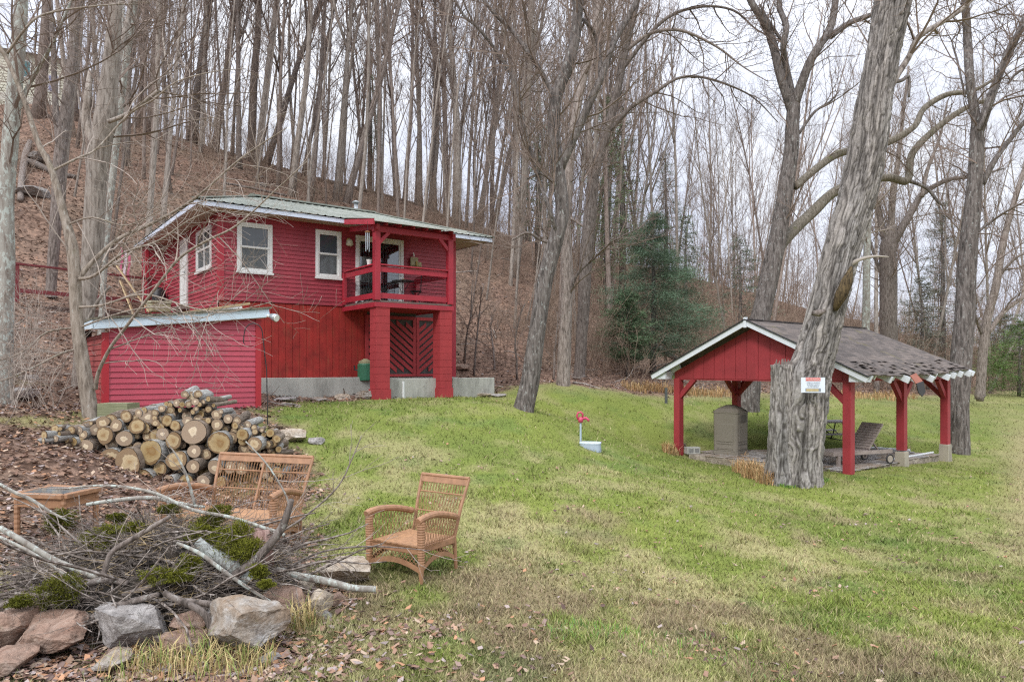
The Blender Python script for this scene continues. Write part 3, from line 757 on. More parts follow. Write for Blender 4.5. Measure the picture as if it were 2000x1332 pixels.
hero('lawn_tree', 'big dark multi limbed tree standing behind the pavilion gable', 26,
 [[(1458,802,60),(1468,700,48),(1490,600,44),(1512,500,42),(1530,400,36),(1545,300,33),(1548,240,31),(1550,205,28),(1551,190,20)],
  [(1549,225,22),(1525,150,20),(1508,80,19),(1490,40,17),(1465,0,15),(1430,-80,9)],
  [(1550,200,18),(1535,130,15),(1530,90,14),(1536,52,14),(1522,10,12),(1528,-60,9)],
  [(1551,205,24),(1578,130,20),(1600,90,18),(1620,60,17),(1632,0,15),(1640,-120,9)],
  [(1622,72,15),(1660,45,13),(1700,30,12),(1750,10,9),(1800,-30,6)],
  [(1508,500,28,0),(1545,455,26,0.6),(1590,412,25,1.2),(1630,375,22,1.4),(1680,355,19,1.6),(1735,347,18,1.8),(1772,352,18,2),(1782,300,16,2),(1830,250,14,2),(1885,212,12,2.2),(1930,195,8,2.2)],
  [(1553,365,18,0),(1600,325,17,.6),(1640,300,17,1.),(1690,290,16,1.4),(1735,278,16,1.6),(1785,248,14,1.8),(1805,212,13,2),(1850,185,12,2),(1900,178,9,2),(1950,150,5,2)],
  [(1775,353,10,2),(1810,368,8,2),(1830,392,7,2),(1842,402,5,2)],
  [(1560,262,7),(1590,220,6),(1620,200,5),(1638,180,3)],
  [(1530,85,8),(1500,40,7),(1485,10,5)]], BARK_DARK, TWIG, [8,12,8,12,10,10,12,3,5,6], seed=6, pmats={5: BARK_MOSS, 6: BARK_MOSS}, ws=.84)
hero('lawn_tree', 'tall grey tree with spreading limbs right of the far pavilion post', 21.8,
 [[(1872,893,68),(1872,800,62),(1878,700,60),(1885,600,56),(1890,500,52),(1900,400,46),(1905,330,42),(1908,260,38),(1909,225,28)],
  [(1909,250,28),(1895,160,26),(1890,80,24),(1885,0,22),(1880,-110,14),(1870,-260,6)],
  [(1912,260,28),(1932,200,26),(1955,140,22),(1978,90,20),(2000,40,18),(2040,-60,10)],
  [(1918,360,20),(1945,310,17),(1975,270,15),(2010,230,12),(2070,190,7)],
  [(1912,255,12,-.4),(1940,180,12,-.5),(1962,110,11,-.5),(1990,60,9,-.6),(2030,20,6,-.6)],
  [(1890,470,9),(1940,430,8),(1990,400,6),(2050,380,4)],
  [(1968,165,8),(1990,140,7),(2040,120,4)],
  [(1885,190,6),(1870,120,6),(1860,80,5),(1875,60,4),(1860,30,3)]], BARK_DARK, TWIG, [10,12,14,12,10,10,8,8], seed=8, ws=.62)
hero('leaning_tree', 'heavy old tree forking widely in the brush behind the pavilion roof', 36,
 [[(1738,720,40),(1735,620,42),(1735,540,42),(1735,480,40),(1742,440,26)],
  [(1742,480,20),(1765,440,19),(1788,400,17),(1803,378,14),(1850,352,11),(1900,345,8),(1960,330,4)],
  [(1735,500,18),(1722,440,16),(1712,390,14),(1700,330,10),(1690,260,6)],
  [(1742,470,18),(1742,400,16),(1752,330,13),(1762,240,9),(1775,130,5)],
  [(1800,385,12),(1812,330,10),(1835,270,7),(1850,200,4)],
  [(1735,560,10),(1715,520,9),(1690,440,6)]], BARK_GREY, TWIG, [14,16,12,14,10,8], seed=9, ws=.75)
hero('leaning_tree', 'tree leaning left out over the right edge of the yard, with low spreading boughs', 33,
 [[(1915,760,22),(1925,640,20),(1945,560,18),(1960,470,15),(1985,380,12),(2010,300,9),(2040,200,6)],
  [(1930,650,12),(1960,610,11),(2000,580,10),(2060,545,6)],
  [(1922,660,9),(1900,600,8),(1895,520,6),(1880,440,4)],
  [(1950,540,8),(1990,500,6),(2040,490,4)]], BARK_GREY, TWIG, [14,12,10,8], seed=10, ws=.8)
hero('birch_tree', 'straight pale trunk like a pole behind the pavilion roof', 33,
 [[(1690,700,15),(1692,600,14),(1693,500,13),(1695,440,12),(1696,400,11),(1700,250,9),(1702,100,6)]], BARK_SYC, TWIGL, [14], seed=12, amp=0.02)
# great dead looking tree in front of the pavilion
BARK_CREV = mat_attr('bark_furrowed', scale=14, var=0.22, bstr=0.5)
def old_tree():
    D = 15.5
    base = P(1545, 945, D)
    e = empty('old_tree', base, 0, 'massive grey furrowed leaning trunk with a sawn stub in front of the pavilion', 'tree')
    r = random.Random(5)
    def build(pts, nm, seed, sides, k, amp, flare=True, mat=None, parent=e, capz=False):
        cols = []; mat = mat or BARK_CREV
        sm = cat(path(pts, D), k); P_ = [tuple(a-base) for a, _ in sm]; R_ = [b for _, b in sm]
        L0 = len(P_)
        def fn(i, kk, a, rr, p):
            tw = a+p.z*0.10
            ca, sa = math.cos(tw), math.sin(tw)
            wz = mnoise.noise(Vector((ca*1.6+seed, sa*1.6, p.z*1.3)))*0.9; wx = mnoise.noise(Vector((ca*3+seed+30, sa*3, p.z*2.4)))*0.22; ca += wx; sa -= wx
            dv = mnoise.voronoi(Vector((ca*5.6+seed, sa*5.6, p.z*0.8+wz*.5)))[0]; n1 = (dv[1]-dv[0])*.75
            dv = mnoise.voronoi(Vector((ca*13+seed, sa*13, p.z*1.7+4)))[0]; n2 = (dv[1]-dv[0])*.7
            n3 = mnoise.noise(Vector((ca*20+seed, sa*20, p.z*3.2+4)))
            big = mnoise.noise(Vector((ca*1.2+seed, sa*1.2, p.z*0.35)))
            h_ = min(1, n1*4.2)*0.6+min(1, n2*3.4)*0.4
            f = 1+amp*(h_*0.85-0.45+n3*0.38)+0.13*big
            t_ = min(1, max(0, (h_-0.12)/0.62)); v_ = 0.75+0.5*mnoise.noise(Vector((ca*3+seed, sa*3, p.z*0.8+20))) ; g_ = 0.5+0.5*mnoise.noise(Vector((ca*1.5, sa*1.5, p.z*0.5+seed)))
            A_ = (0.095,0.083,0.075); B_ = (0.335+.045*g_,0.318+.02*g_,0.305); cols.append(tuple((A_[q]*(1-t_)+B_[q]*t_)*v_*(1.05+0.25*n3) for q in range(3)))
            if flare and p.z < 0.7: f += (max(0, 0.6-max(p.z, -.1))**1.6)*(0.10+0.85*max(0, mnoise.noise(Vector((math.cos(a)*2.4+3, math.sin(a)*2.4, 0)))+0.12))
            return rr*f
        mb = MB(); mb.tube(P_, R_, sides, True, fn); mb.c = cols; part(nm, mb, mat, parent, True)
        return P_, R_
    P0, R0 = build([(1555,985,88),(1557,948,84),(1563,880,82),(1570,800,84),(1578,740,82),(1592,690,72),(1614,600,69),(1640,500,66),(1670,400,64),(1694,300,64),(1709,200,62),(1726,100,60),(1745,0,66),(1762,-150,60),(1785,-350,30)], 'trunk', 1.0, 190, 34, 0.13)
    sp = [(1526,985,70),(1527,948,66),(1529,850,58),(1531,770,52),(1529,712,44)]
    P1, R1 = build(sp, 'sawn_stub', 7.0, 130, 26, 0.13)
    # jagged splinters on the cut
    top = Vector(P1[-1]); mb = MB()
    for i in range(26):
        a = r.random()*6.28; rr = R1[-1]*0.9*math.sqrt(r.random()); q = top+Vector((math.cos(a)*rr, math.sin(a)*rr, -0.03))
        mb.tube([q, q+Vector((r.gauss(0,.01), r.gauss(0,.01), 0.05+0.11*r.random()**2))], [0.03, 0.008], 5)
    part('splinters', mb, mat_flat('splinter', (0.18,0.15,0.13), 0.9), e)
    # broken branch, slender side limb, rotten hollow, bracket
    mb = MB(); sm = cat(path([(1655,520,12,-.2),(1680,507,7,-.3),(1708,501,5,-.35),(1736,502,2,-.4)], D), 4)
    mb.tube([tuple(a-base) for a, _ in sm], [b for _, b in sm], 9); part('broken_branch', mb, mat_flat('bleached_wood', (0.34,0.30,0.26), 0.8), e, True)
    S = []
    sm = cat(path([(1722,215,16),(1745,160,13),(1775,112,11),(1795,72,11),(1850,38,9),(1890,8,8),(1950,-60,5)], D, 0.1, 3), 4)
    P2 = [tuple(a-base) for a, _ in sm]; R2 = [b for _, b in sm]; mb = MB(); mb.tube(P2, R2, 8); part('limb', mb, BARK_OLD, e, True)
    sprout(r, S, P2, R2, 0, 12, 0.2, R(50), 1, HC)
    sm = cat(path([(1722,165,8),(1760,158,7),(1775,150,6),(1775,190,5)], D, 0.1, 3), 4)
    P3 = [tuple(a-base) for a, _ in sm]; mb = MB(); mb.tube(P3, [b for _, b in sm], 6); part('limb', mb, BARK_DARK, e, True)
    part('crown', MB().segs(S), TWIG, e)
    mb = MB()
    c0 = P(1650, 560, D-0.44)-base
    n = 15; pts = []
    for i in range(n):
        a = 2*math.pi*i/n; pts.append(c0+Vector((math.cos(a)*0.13*(1+.3*r.random())+math.sin(a)*0.12, 0.10*math.sin(a)*0, math.sin(a)*0.42)))
    mb.tube([c0+Vector((-.2,0.02,-.5)), c0+Vector((-.10,-.03,-.2)), c0+Vector((.02,-.05,.1)), c0+Vector((.14,-.0,.42))], [0.05,0.13,0.12,0.03], 10)
    part('rotten_hollow', mb, mat_bark('rotten_wood', (0.02,0.015,0.01), (0.09,0.065,0.035), (0.17,0.12,0.06), 2, 1, 0, moss=0.6, rand=0), e, True)
    mb = MB(); q = P(1600, 612, D-0.5)-base; mb.tube([q+Vector((-.16,0,0)), q+Vector((-.02,-.05,.0)), q+Vector((.12,0,.05))], [0.04,0.08,0.03], 8)
    part('burl', mb, BARK_GREY, e, True)
old_tree()
# near trees at the left edge
NC = dict(len=[1.9,0.9,0.45], rad=[0.013,0.006,0.0038], rmin=0.0022, ns=[7,5,3], n=[0,5,3], wob=0.12, up=0.0, lift=0.0)
hero('near_tree', 'crooked slender tree with long thin branches in front of the small rose shed', 12,
 [[(178,820,50),(166,740,43),(153,650,37),(148,590,35),(146,540,35),(140,480,34),(125,420,25),(100,330,19),(75,280,16),(45,190,14),(10,110,12),(-30,50,8)],
  [(187,760,13,0),(192,728,12,-.1),(215,680,11,-.3),(245,640,10,-.5),(300,568,9,-.8),(350,505,8,-1),(405,470,7,-1.2),(463,440,6,-1.4),(540,370,4,-1.6),(600,315,2.5,-1.8)],
  [(150,548,20,0),(180,512,13,.1),(230,468,12,.2),(290,440,11,.2),(350,408,9,.1),(400,372,7,0),(470,310,5,-.1),(560,250,3,-.2)],
  [(152,545,12,0),(185,538,9,-.2),(240,495,7,-.4),(310,470,6,-.6),(370,430,4,-.9),(430,405,2.5,-1.1)],
  [(100,335,8),(150,310,7),(190,290,6),(250,225,6),(300,195,5),(345,160,4),(420,140,3),(480,135,2)],
  [(14,105,8),(60,45,7),(100,25,6),(190,12,5),(260,8,3)],
  [(150,600,8,0),(200,596,7,-.3),(280,575,6,-.6),(370,600,5,-.9),(440,610,4,-1.1),(530,590,2.5,-1.3)],
  [(158,680,7,0),(120,690,6,-.2),(60,720,5,-.5),(0,745,4,-.8),(-60,760,3,-1)],
  [(150,640,7,0),(90,650,6,-.2),(40,690,5,-.4),(-30,710,3,-.6)],
  [(155,640,6,0),(240,610,5,-.5),(320,600,4,-.9),(400,620,3,-1.1),(470,570,2,-1.3)],
  [(130,440,6,0),(180,425,5,-.2),(250,440,4,-.4),(330,400,3,-.6)]],
 BARK_NEAR, TWIGL, [3,9,14,12,12,10,12,12,12,11,8], cfg=NC, seed=14, amp=0.05, ws=.62)
hero('near_tree', 'stout smooth grey trunk with pruned limb scars left of the shed', 15.5,
 [[(148,806,30),(158,700,32),(170,600,36),(180,500,48),(184,420,48),(190,340,46),(198,270,50),(206,230,52),(215,140,38),(222,60,32),(228,-30,28),(235,-200,18)],
  [(196,300,26),(170,240,22),(172,190,20),(176,140,10)],
  [(208,250,22),(222,180,17),(232,110,15),(250,40,13),(262,-40,10)],
  [(165,640,9,-.3),(190,590,8,-.3),(215,560,6,-.4)],
  [(212,238,11,-.3),(250,222,10,-.4),(300,185,9,-.5),(312,176,7,-.5)]], BARK_PALE, TWIG, [4,0,8,0,5], seed=15, amp=0.03, ws=.80)
hero('near_tree', 'smooth pale slender trunk right of the stout pruned one', 18,
 [[(198,640,15),(203,540,14),(212,420,15),(222,330,16),(232,230,17),(246,120,16),(262,0,17),(275,-150,12)],
  [(236,230,9),(242,120,8),(240,0,6)]], BARK_SYC, TWIG, [6,8], seed=16, amp=0.02, ws=.82)
hero('near_tree', 'mottled pale sycamore trunk at the left edge of the yard', 13,
 [[(6,760,44),(10,620,40),(14,500,36),(12,400,36),(20,280,38),(28,180,36),(38,60,34),(46,-60,28),(55,-250,16)],
  [(24,240,14),(60,160,11),(100,90,8),(140,0,5)]], BARK_SYC, TWIG, [5,8], seed=17, amp=0.02, ws=.75)
hero('near_tree', 'leaning dark double trunk on the slope behind the sycamore', 22,
 [[(100,560,22),(108,450,24),(116,320,26),(125,240,24),(140,130,22),(152,0,20),(165,-150,14)],
  [(116,300,14),(108,200,13),(104,90,12),(98,0,10)]], BARK_GREY, TWIG, [8,8], seed=18, amp=0.03, ws=.85)

# evergreens
def needles(r, mb_s, c, R0, H, z0, n, seed, droop=0.15, irr=0.5):
    S = []
    return S
def evergreen(pos, H, Rm, n, label, col, name='evergreen_tree', seed=1, z0=0.1, open_=0.3, cat_='evergreen tree', group=None, tri=(0.10,0.012)):
    r = np.random.RandomState(seed); e = empty(name, pos, 0, label, cat_, group)
    mb = MB(); mb.tube([(0,0,-0.3),(0.05,0,H*0.5),(0,0,H*0.97)], [H*0.018+0.03, H*0.011+0.02, 0.01], 8); part('trunk', mb, BARK_DARK, e, True)
    nb = int(26+H*7); V = []; C = []; SB = []
    per = n//nb
    for i in range(nb):
        f = (i+r.rand())/nb; f = z0+(1-z0)*f; z = H*f; prof = (1-f)**0.75*(0.35+0.65*min(1, (f-z0)*5+.3))
        Lb = Rm*prof*(0.55+0.75*r.rand())+0.15; a = r.rand()*6.283
        d = np.array([math.cos(a), math.sin(a), 0.12-0.1*r.rand()]); p0 = np.array([0,0,z])
        tipz = -0.12*Lb*r.rand()
        SB.append((tuple(p0), tuple(p0+d*Lb+np.array([0,0,tipz])), 0.012+0.008*H/6, 0.004))
        m = max(8, int(per*(0.4+Lb/Rm)))
        t = r.rand(m)**0.6; cen = p0+d*Lb*t[:, None]; cen[:, 2] += tipz*t
        spread = (0.10+0.20*Lb*(1-0.5*t))[:, None]
        cen = cen + r.randn(m, 3)*spread*np.array([1,1,0.38])
        dr = r.randn(m, 3)*0.6+d*0.9; dr /= np.linalg.norm(dr, axis=1, keepdims=True)
        sd = np.cross(dr, r.randn(m, 3)); sd /= np.linalg.norm(sd, axis=1, keepdims=True)
        ln = tri[0]*(0.6+0.8*r.rand(m, 1)); w = tri[1]*(0.7+0.6*r.rand(m, 1))
        V.append(np.stack([cen-sd*w, cen+sd*w, cen+dr*ln], 1).reshape(-1, 3))
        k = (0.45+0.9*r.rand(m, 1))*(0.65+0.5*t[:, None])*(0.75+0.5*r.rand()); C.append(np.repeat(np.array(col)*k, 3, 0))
    V = np.concatenate(V); C = np.concatenate(C)
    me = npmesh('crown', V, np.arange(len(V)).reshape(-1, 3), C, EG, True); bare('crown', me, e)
    part('boughs', MB().segs(SB), TWIG, e)
    return e
EG = mat_attr('evergreen_needles', rough=0.7)
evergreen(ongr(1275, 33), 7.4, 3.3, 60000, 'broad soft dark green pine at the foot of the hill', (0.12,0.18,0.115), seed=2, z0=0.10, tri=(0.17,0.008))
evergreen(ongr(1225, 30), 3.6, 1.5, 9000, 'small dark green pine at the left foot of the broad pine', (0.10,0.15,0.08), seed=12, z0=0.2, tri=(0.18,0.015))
EGL = [(1185,44,13.5,2.0,6000,'thin light green hemlock between the forked grey trunks',(0.16,0.22,0.11)),
 (1215,52,15,2.6,4500,'light green conifer directly behind the top of the broad pine',(0.15,0.20,0.11)),
 (1300,56,11,2.6,4500,'olive green conifer right of the top of the broad pine',(0.15,0.19,0.12)),
 (1338,50,8,2.4,4500,'feathery conifer between the broad pine and the gable peak',(0.15,0.19,0.12)),
 (1050,48,11,1.5,4000,'sparse green conifer behind the dark lichen speckled tree',(0.15,0.20,0.11)),
 (722,62,13,1.2,2500,'small green conifer far up behind the middle of the cabin roof',(0.12,0.20,0.08)),
 (1445,48,8,2.4,3500,'greyish green conifer left of the gable peak',(0.14,0.17,0.12)),
 (1840,48,12.5,3.2,7000,'tall dull green spruce just left of the far grey tree',(0.17,0.175,0.135)),
 (1800,44,7,2.4,4500,'low dull green spruce behind the middle of the pavilion roof',(0.17,0.175,0.135)),
 (1990,40,4.2,2.4,12000,'bright green bushy arborvitae at the right edge of the lawn',(0.12,0.19,0.055)),
 (1960,52,5.5,3.0,7000,'dark green fir behind the bright arborvitae',(0.11,0.14,0.085)),
 (2060,46,8,3.2,6000,'dark fir partly cut off by the right side of the view',(0.11,0.14,0.085))]
for i, (px, D, H, Rm, n, lab, c) in enumerate(EGL):
    evergreen(ongr(px, D), H, Rm, n, lab, c, seed=30+i, z0=0.02 if H < 5 else 0.18, tri=(0.24,0.018) if D > 40 else (.16,.012))

# bare shrubs and undergrowth (uncountable thicket)
def shrub_segs(r, S, p, H, n, spread, rb=0.008):
    for k in range(n):
        a = r.random()*6.283; d = vn((math.cos(a)*spread*r.random(), math.sin(a)*spread*r.random(), 1))
        P_, R_ = limb(r, (p[0]+r.gauss(0,.15), p[1]+r.gauss(0,.15), p[2]-0.05), d, H*(0.5+0.7*r.random()), rb, rb*0.4, 5, 0.14, 0.0)
        for j in range(5): S.append((P_[j], P_[j+1], R_[j], R_[j+1]))
        sprout(r, S, P_, R_, 0, 5, 0.25, R(45), 1, dict(len=[H*0.35, H*0.16], rad=[rb*0.6, rb*0.4], rmin=rb*0.33, ns=[4,2], n=[0,3], wob=0.2, up=0.0, lift=0.0))
r = random.Random(77); S = []
for i in range(430):
    px = 1060+1060*r.random()**0.9; D = (27 if px < 1250 else 30+ (px-1250)*0.018)+r.random()**1.1*32
    p = ongr(px, D); shrub_segs(r, S, p, 1.6+3.4*r.random(), 4, 0.8, 0.006+0.00028*D)
for i in range(210):
    px = 1080+1000*r.random(); D = 44+34*r.random(); p = ongr(px, D); shrub_segs(r, S, p, 3.0+4.5*r.random(), 5, 0.5, 0.014)
for i in range(110):
    px = 890+300*r.random()**.8; D = 27+16*r.random(); p = ongr(px, D); shrub_segs(r, S, p, 1.0+2.2*r.random(), 4, 0.5, 0.007)
for i in range(300):
    px = 160+860*r.random(); D = 40+14*r.random(); p = ongr(px, D); shrub_segs(r, S, p, 1.5+3.8*r.random(), 4, 0.5, 0.0095)
for i in range(110):
    px = -150+450*r.random(); D = 25+14*r.random(); p = ongr(px, D); shrub_segs(r, S, p, 0.8+1.6*r.random(), 4, 0.5, 0.006)
for i in range(110):
    px = 100+700*r.random(); D = 27+18*r.random(); p = ongr(px, D); shrub_segs(r, S, p, 0.8+1.8*r.random(), 3, 0.4, 0.007)
tag(part('undergrowth', MB().segs(S), mat_flat('brush_brown', (0.225,0.165,0.125), 0.9, 0, 0.3, 1, 0.1)), 'tangle of bare brown brush along the foot of the wooded hill', 'brush', None, 'stuff')
S = []
for i in range(26):
    px = -120+270*r.random(); D = 11.5+7*r.random(); p = ongr(px, D); shrub_segs(r, S, p, 1.2+0.9*r.random(), 4, 1.0, 0.006)
tag(part('bramble_thicket', MB().segs(S), TWIGL), 'pale bare twiggy thicket on the slope left of the shed', 'brush', None, 'stuff')
S = []
for i in range(60):
    px = 880+1300*r.random(); D = 68+45*r.random(); p = ongr(px, D); shrub_segs(r, S, p, 9+9*r.random(), 7, 0.35, 0.03)
tag(part('distant_woodland', MB().segs(S), mat_flat('twig_distant', (0.27,0.23,0.215), 0.9)), 'far off bare wood filling the valley behind everything', 'wood', None, 'stuff')
S = []
for i in range(900):
    px = -200+1900*r.random(); D = 14+32*r.random()**.8; p = ongr(px, D)
    if lawn_w(np.array([p.x]), np.array([p.y]))[0] > .2: continue
    th = r.random()*6.28; ln = .3+1.6*r.random()**2; rr = .006+.02*r.random()**3*(1+D/40)
    P_, R_ = limb(r, (p.x, p.y, p.z+.03), vn((math.cos(th), math.sin(th), r.gauss(.12,.15))), ln, rr, rr*.4, 4, .15, -.02)
    for j in range(4): S.append((P_[j], P_[j+1], R_[j], R_[j+1]))
    if r.random() < .4: sprout(r, S, P_, R_, 0, 3, .2, R(40), 1, dict(len=[.6], rad=[.008], rmin=.004, ns=[3], n=[0], wob=.15, up=0, lift=0.1))
tag(part('forest_debris', MB().segs(S, 4), mat_bark('dead_stick', (.14,.12,.10), (.30,.26,.23), (.44,.40,.36), 1, .2, rand=0)), 'dead sticks and small fallen limbs strewn over the leafy slope', 'sticks', None, 'stuff')
# young saplings one can tell apart
for (px, D, h, lab) in [(1010,26.5,3.0,'crooked sapling with a Y fork right of the cabin, on the leafy bank'),(925,27,3.6,'straight thin sapling nearest the cabin right wall'),(907,28,3.4,'thin sapling almost touching the cabin right corner'),(965,28,2.2,'short dark sapling between the straight thin one and the forked one'),(1080,26,2.6,'bent sapling between the two trunks at the lawn edge')]:
    p = ongr(px, D); e = empty('sapling', p, 0, lab, 'sapling', 'saplings on the bank right of the cabin'); rr = random.Random(int(px)); 
    P_, R_ = limb(rr, (0,0,-.1), (0.05,0,1), h, 0.05, 0.015, 7, 0.10, 0.02)
    part('trunk', MB().tube(P_, R_, 7), BARK_GREY, e, True); S = []
    sprout(rr, S, P_, R_, 0, 9, 0.3, R(42), 1, dict(len=[1.3,.6,.3], rad=[.018,.009,.006], rmin=.005, ns=[5,3,2], n=[0,4,3], wob=.15, up=.03, lift=.1)); part('crown', MB().segs(S), TWIG, e)
# ------------------------------------------------------------- cabin
H0 = Vector((-7.84, 19.2, 0)); HRZ = math.atan2(0.6, 0.8)
def HW(t, s, z): return Vector((H0.x+0.8*t-0.6*s, H0.y+0.6*t+0.8*s, z))
cabin = empty('cabin', H0, HRZ, 'red lap sided cabin with a green metal roof and a corner balcony on block pillars', 'cabin')
ZF, ZS, ZE, ZB = 4.82, 7.18, 7.30, 2.70      # siding bottom, soffit, eave top, lower wall bottom
def siding(mb, org, ux, uy, x0, x1, z0, z1, course, holes=(), out=0.022, zref=None, top=None):
    """lap siding on a wall: org + ux*x, uy = outward normal; holes (xa,xb,za,zb); top(x)->z clips a sloping top"""
    zref = z0 if zref is None else zref
    org = Vector(org); ux = Vector(ux); uy = Vector(uy)
    k = int(math.floor((z0-zref)/course))
    while zref+k*course < z1:
        ra = zref+k*course; rb = ra+course; k += 1
        zs = sorted({max(ra, z0), min(rb, z1)} | {h for hh in holes for h in hh[2:4] if max(ra, z0) < h < min(rb, z1)})
        for a, b in zip(zs, zs[1:]):
            if b-a < 1e-4: continue
            xs = [(x0, x1)]
            for (ha, hb, hc, hd) in holes:
                if hc < (a+b)/2 < hd:
                    nx_ = []
                    for p, q in xs:
                        if hb <= p or ha >= q: nx_.append((p, q)); continue
                        if ha > p: nx_.append((p, ha))
                        if hb < q: nx_.append((hb, q))
                    xs = nx_
            oa = out*(1-(a-ra)/course); ob = out*(1-(b-ra)/course)
            for p, q in xs:
                if top:
                    # clip the row under a straight sloping top edge
                    tp, tq = top(p), top(q)
                    if max(tp, tq) <= a: continue
                    if min(tp, tq) < b:
                        n_ = 24
                        for i in range(n_):
                            xa = p+(q-p)*i/n_; xb = p+(q-p)*(i+1)/n_; ta = min(b, top(xa)); tb_ = min(b, top(xb))
                            if ta <= a or tb_ <= a: continue
                            pt = lambda x, z, o: org+ux*x+uy*o+Vector((0,0,z))
                            mb.quad(pt(xa,a,oa), pt(xb,a,oa), pt(xb,tb_,ob), pt(xa,ta,ob))
                            mb.quad(pt(xa,a,0), pt(xb,a,0), pt(xb,a,oa), pt(xa,a,oa))
                        continue
                pt = lambda x, z, o: org+ux*x+uy*o+Vector((0,0,z))
                mb.quad(pt(p,a,oa), pt(q,a,oa), pt(q,b,ob), pt(p,b,ob))
                mb.quad(pt(p,a,0), pt(q,a,0), pt(q,a,oa), pt(p,a,oa))
LEN = 7.43; SW = 6.9
W1 = (0.45, 1.41, 5.60, 6.97); W2 = (2.66, 3.45, 5.61, 7.01); SL = (3.91, 5.52, 4.86, 6.98)
mb = MB(); siding(mb, (0,0,0), (1,0,0), (0,-1,0), 0.1, LEN-0.1, ZF, ZS, 0.116, [W1, W2, SL])
part('front_wall', mb, SID, cabin)
SWN = (0.72, 2.35, 5.75, 6.95); SDR = (3.45, 4.35, 4.9, 6.98)
mb = MB(); siding(mb, (0,0,0), (0,1,0), (-1,0,0), 0.1, SW, ZF-0.35, ZS, 0.116, [SWN, SDR], zref=ZF)
part('side_wall', mb, SID, cabin)
mb = MB(); siding(mb, (-0.55, SW, 0), (1,0,0), (0,-1,0), 0, 0.55, ZF-0.35, ZS-.02, 0.116, zref=ZF)
siding(mb, (-0.55, SW, 0), (0,1,0), (-1,0,0), 0.02, 0.9, ZF-0.35, ZS-.02, 0.116, zref=ZF)
part('side_wall', mb, SID, cabin)
mb = MB(); siding(mb, (LEN,0,0), (0,1,0), (1,0,0), 0.1, 7.8, 2.6, ZS, 0.116, zref=ZF); part('side_wall', mb, SID, cabin)
# backing shell so no light leaks
mb = MB(); mb.box(0.03, LEN-0.03, 7.7, 7.8, 2.6, ZS-.01); mb.box(0.05, LEN-.05, 0.35, 7.7, ZF-.1, ZF-.05)
part('rear_wall', mb, BOARD, cabin)
for (a, b, c, d) in ((-0.035,0.12,-0.035,0.12),(LEN-0.12,LEN+0.035,-0.035,0.12),(-0.60,-0.50,SW-0.035,SW+0.07)):
    z0 = ZF-0.02 if a < 7 else 2.3
    part('corner_trim', MB().box(a, b, c, d, z0 if a > -.3 else ZF-.4, ZS-0.03), TRIM, cabin, bevel=0.006)
# lower wall with vertical boards
mb = MB(); x = 0.0; r = random.Random(3)
while x < LEN-0.05:
    wd = min(0.20, LEN-x); o = r.uniform(0, 0.008)
    mb.box(x+0.004, x+wd-0.004, 0.015-o, 0.05, ZB, ZF-0.02); x += wd
part('lower_wall', mb, BOARD, cabin)
mb = MB(); y = 0.05
while y < 7.6: mb.box(0.015, 0.05, y+.004, y+0.196, 3.0, ZF-0.36); y += 0.2
part('lower_wall', mb, BOARD, cabin)
def window(par, t0, t1, z0, z1, axis='x', rails=True, off=0.0, dbl=False, screen=True):
    """sash window in a wall along x (front) or along y (left side)"""
    def bx(mb, a, b, c, d, e, f):   # a..b along wall, c..d outward(+ is out), e..f z
        if axis == 'x': mb.box(a, b, -d, -c, e, f)
        else: mb.box(-d, -c, a, b, e, f)
    g = bare('window', None, par)
    def pp(nm, mb, m, bv=0): return part(nm, mb, m, g, bevel=bv)
    fw = 0.085; mb = MB()
    bx(mb, t0, t0+fw, 0.0, 0.05, z0, z1); bx(mb, t1-fw, t1, 0.0, 0.05, z0, z1); bx(mb, t0+fw, t1-fw, 0.0, 0.05, z1-fw, z1); bx(mb, t0+fw, t1-fw, 0.0, 0.05, z0, z0+fw)
    pp('frame', mb, VINYL, 0.004)
    mb = MB(); bx(mb, t0-0.03, t1+0.03, 0.052, 0.085, z0-0.03, z0+0.025); pp('sill', mb, VINYL)
    zm = (z0+z1)/2; sw = 0.045
    spans = [(t0+fw, (t0+t1)/2), ((t0+t1)/2, t1-fw)] if dbl else [(t0+fw, t1-fw)]
    for a, b in spans:
        for (c, d, o, scr) in ((zm, z1-fw, 0.02, False), (z0+fw, zm+0.03, 0.0, True)):
            mb = MB(); bx(mb, a, a+sw, o-.01, o+.018, c, d); bx(mb, b-sw, b, o-.01, o+.018, c, d); bx(mb, a+sw, b-sw, o-.01, o+.018, d-sw, d); bx(mb, a+sw, b-sw, o-.01, o+.018, c, c+sw)
            pp('sash', mb, VINYL)
            mb = MB(); bx(mb, a+sw, b-sw, o-0.03, o-0.022, c+sw, d-sw); pp('pane', mb, GLASS)
            if scr:
                mb = MB(); 
                for i in range(int((b-a)/0.02)): bx(mb, a+sw+i*0.02, a+sw+i*0.02+0.009, o+0.004, o+0.006, c+sw, d-sw)
                pp('insect_screen', mb, SCREEN)
    return g
window(cabin, *W1); window(cabin, *W2); window(cabin, *SWN, axis='y', dbl=True)
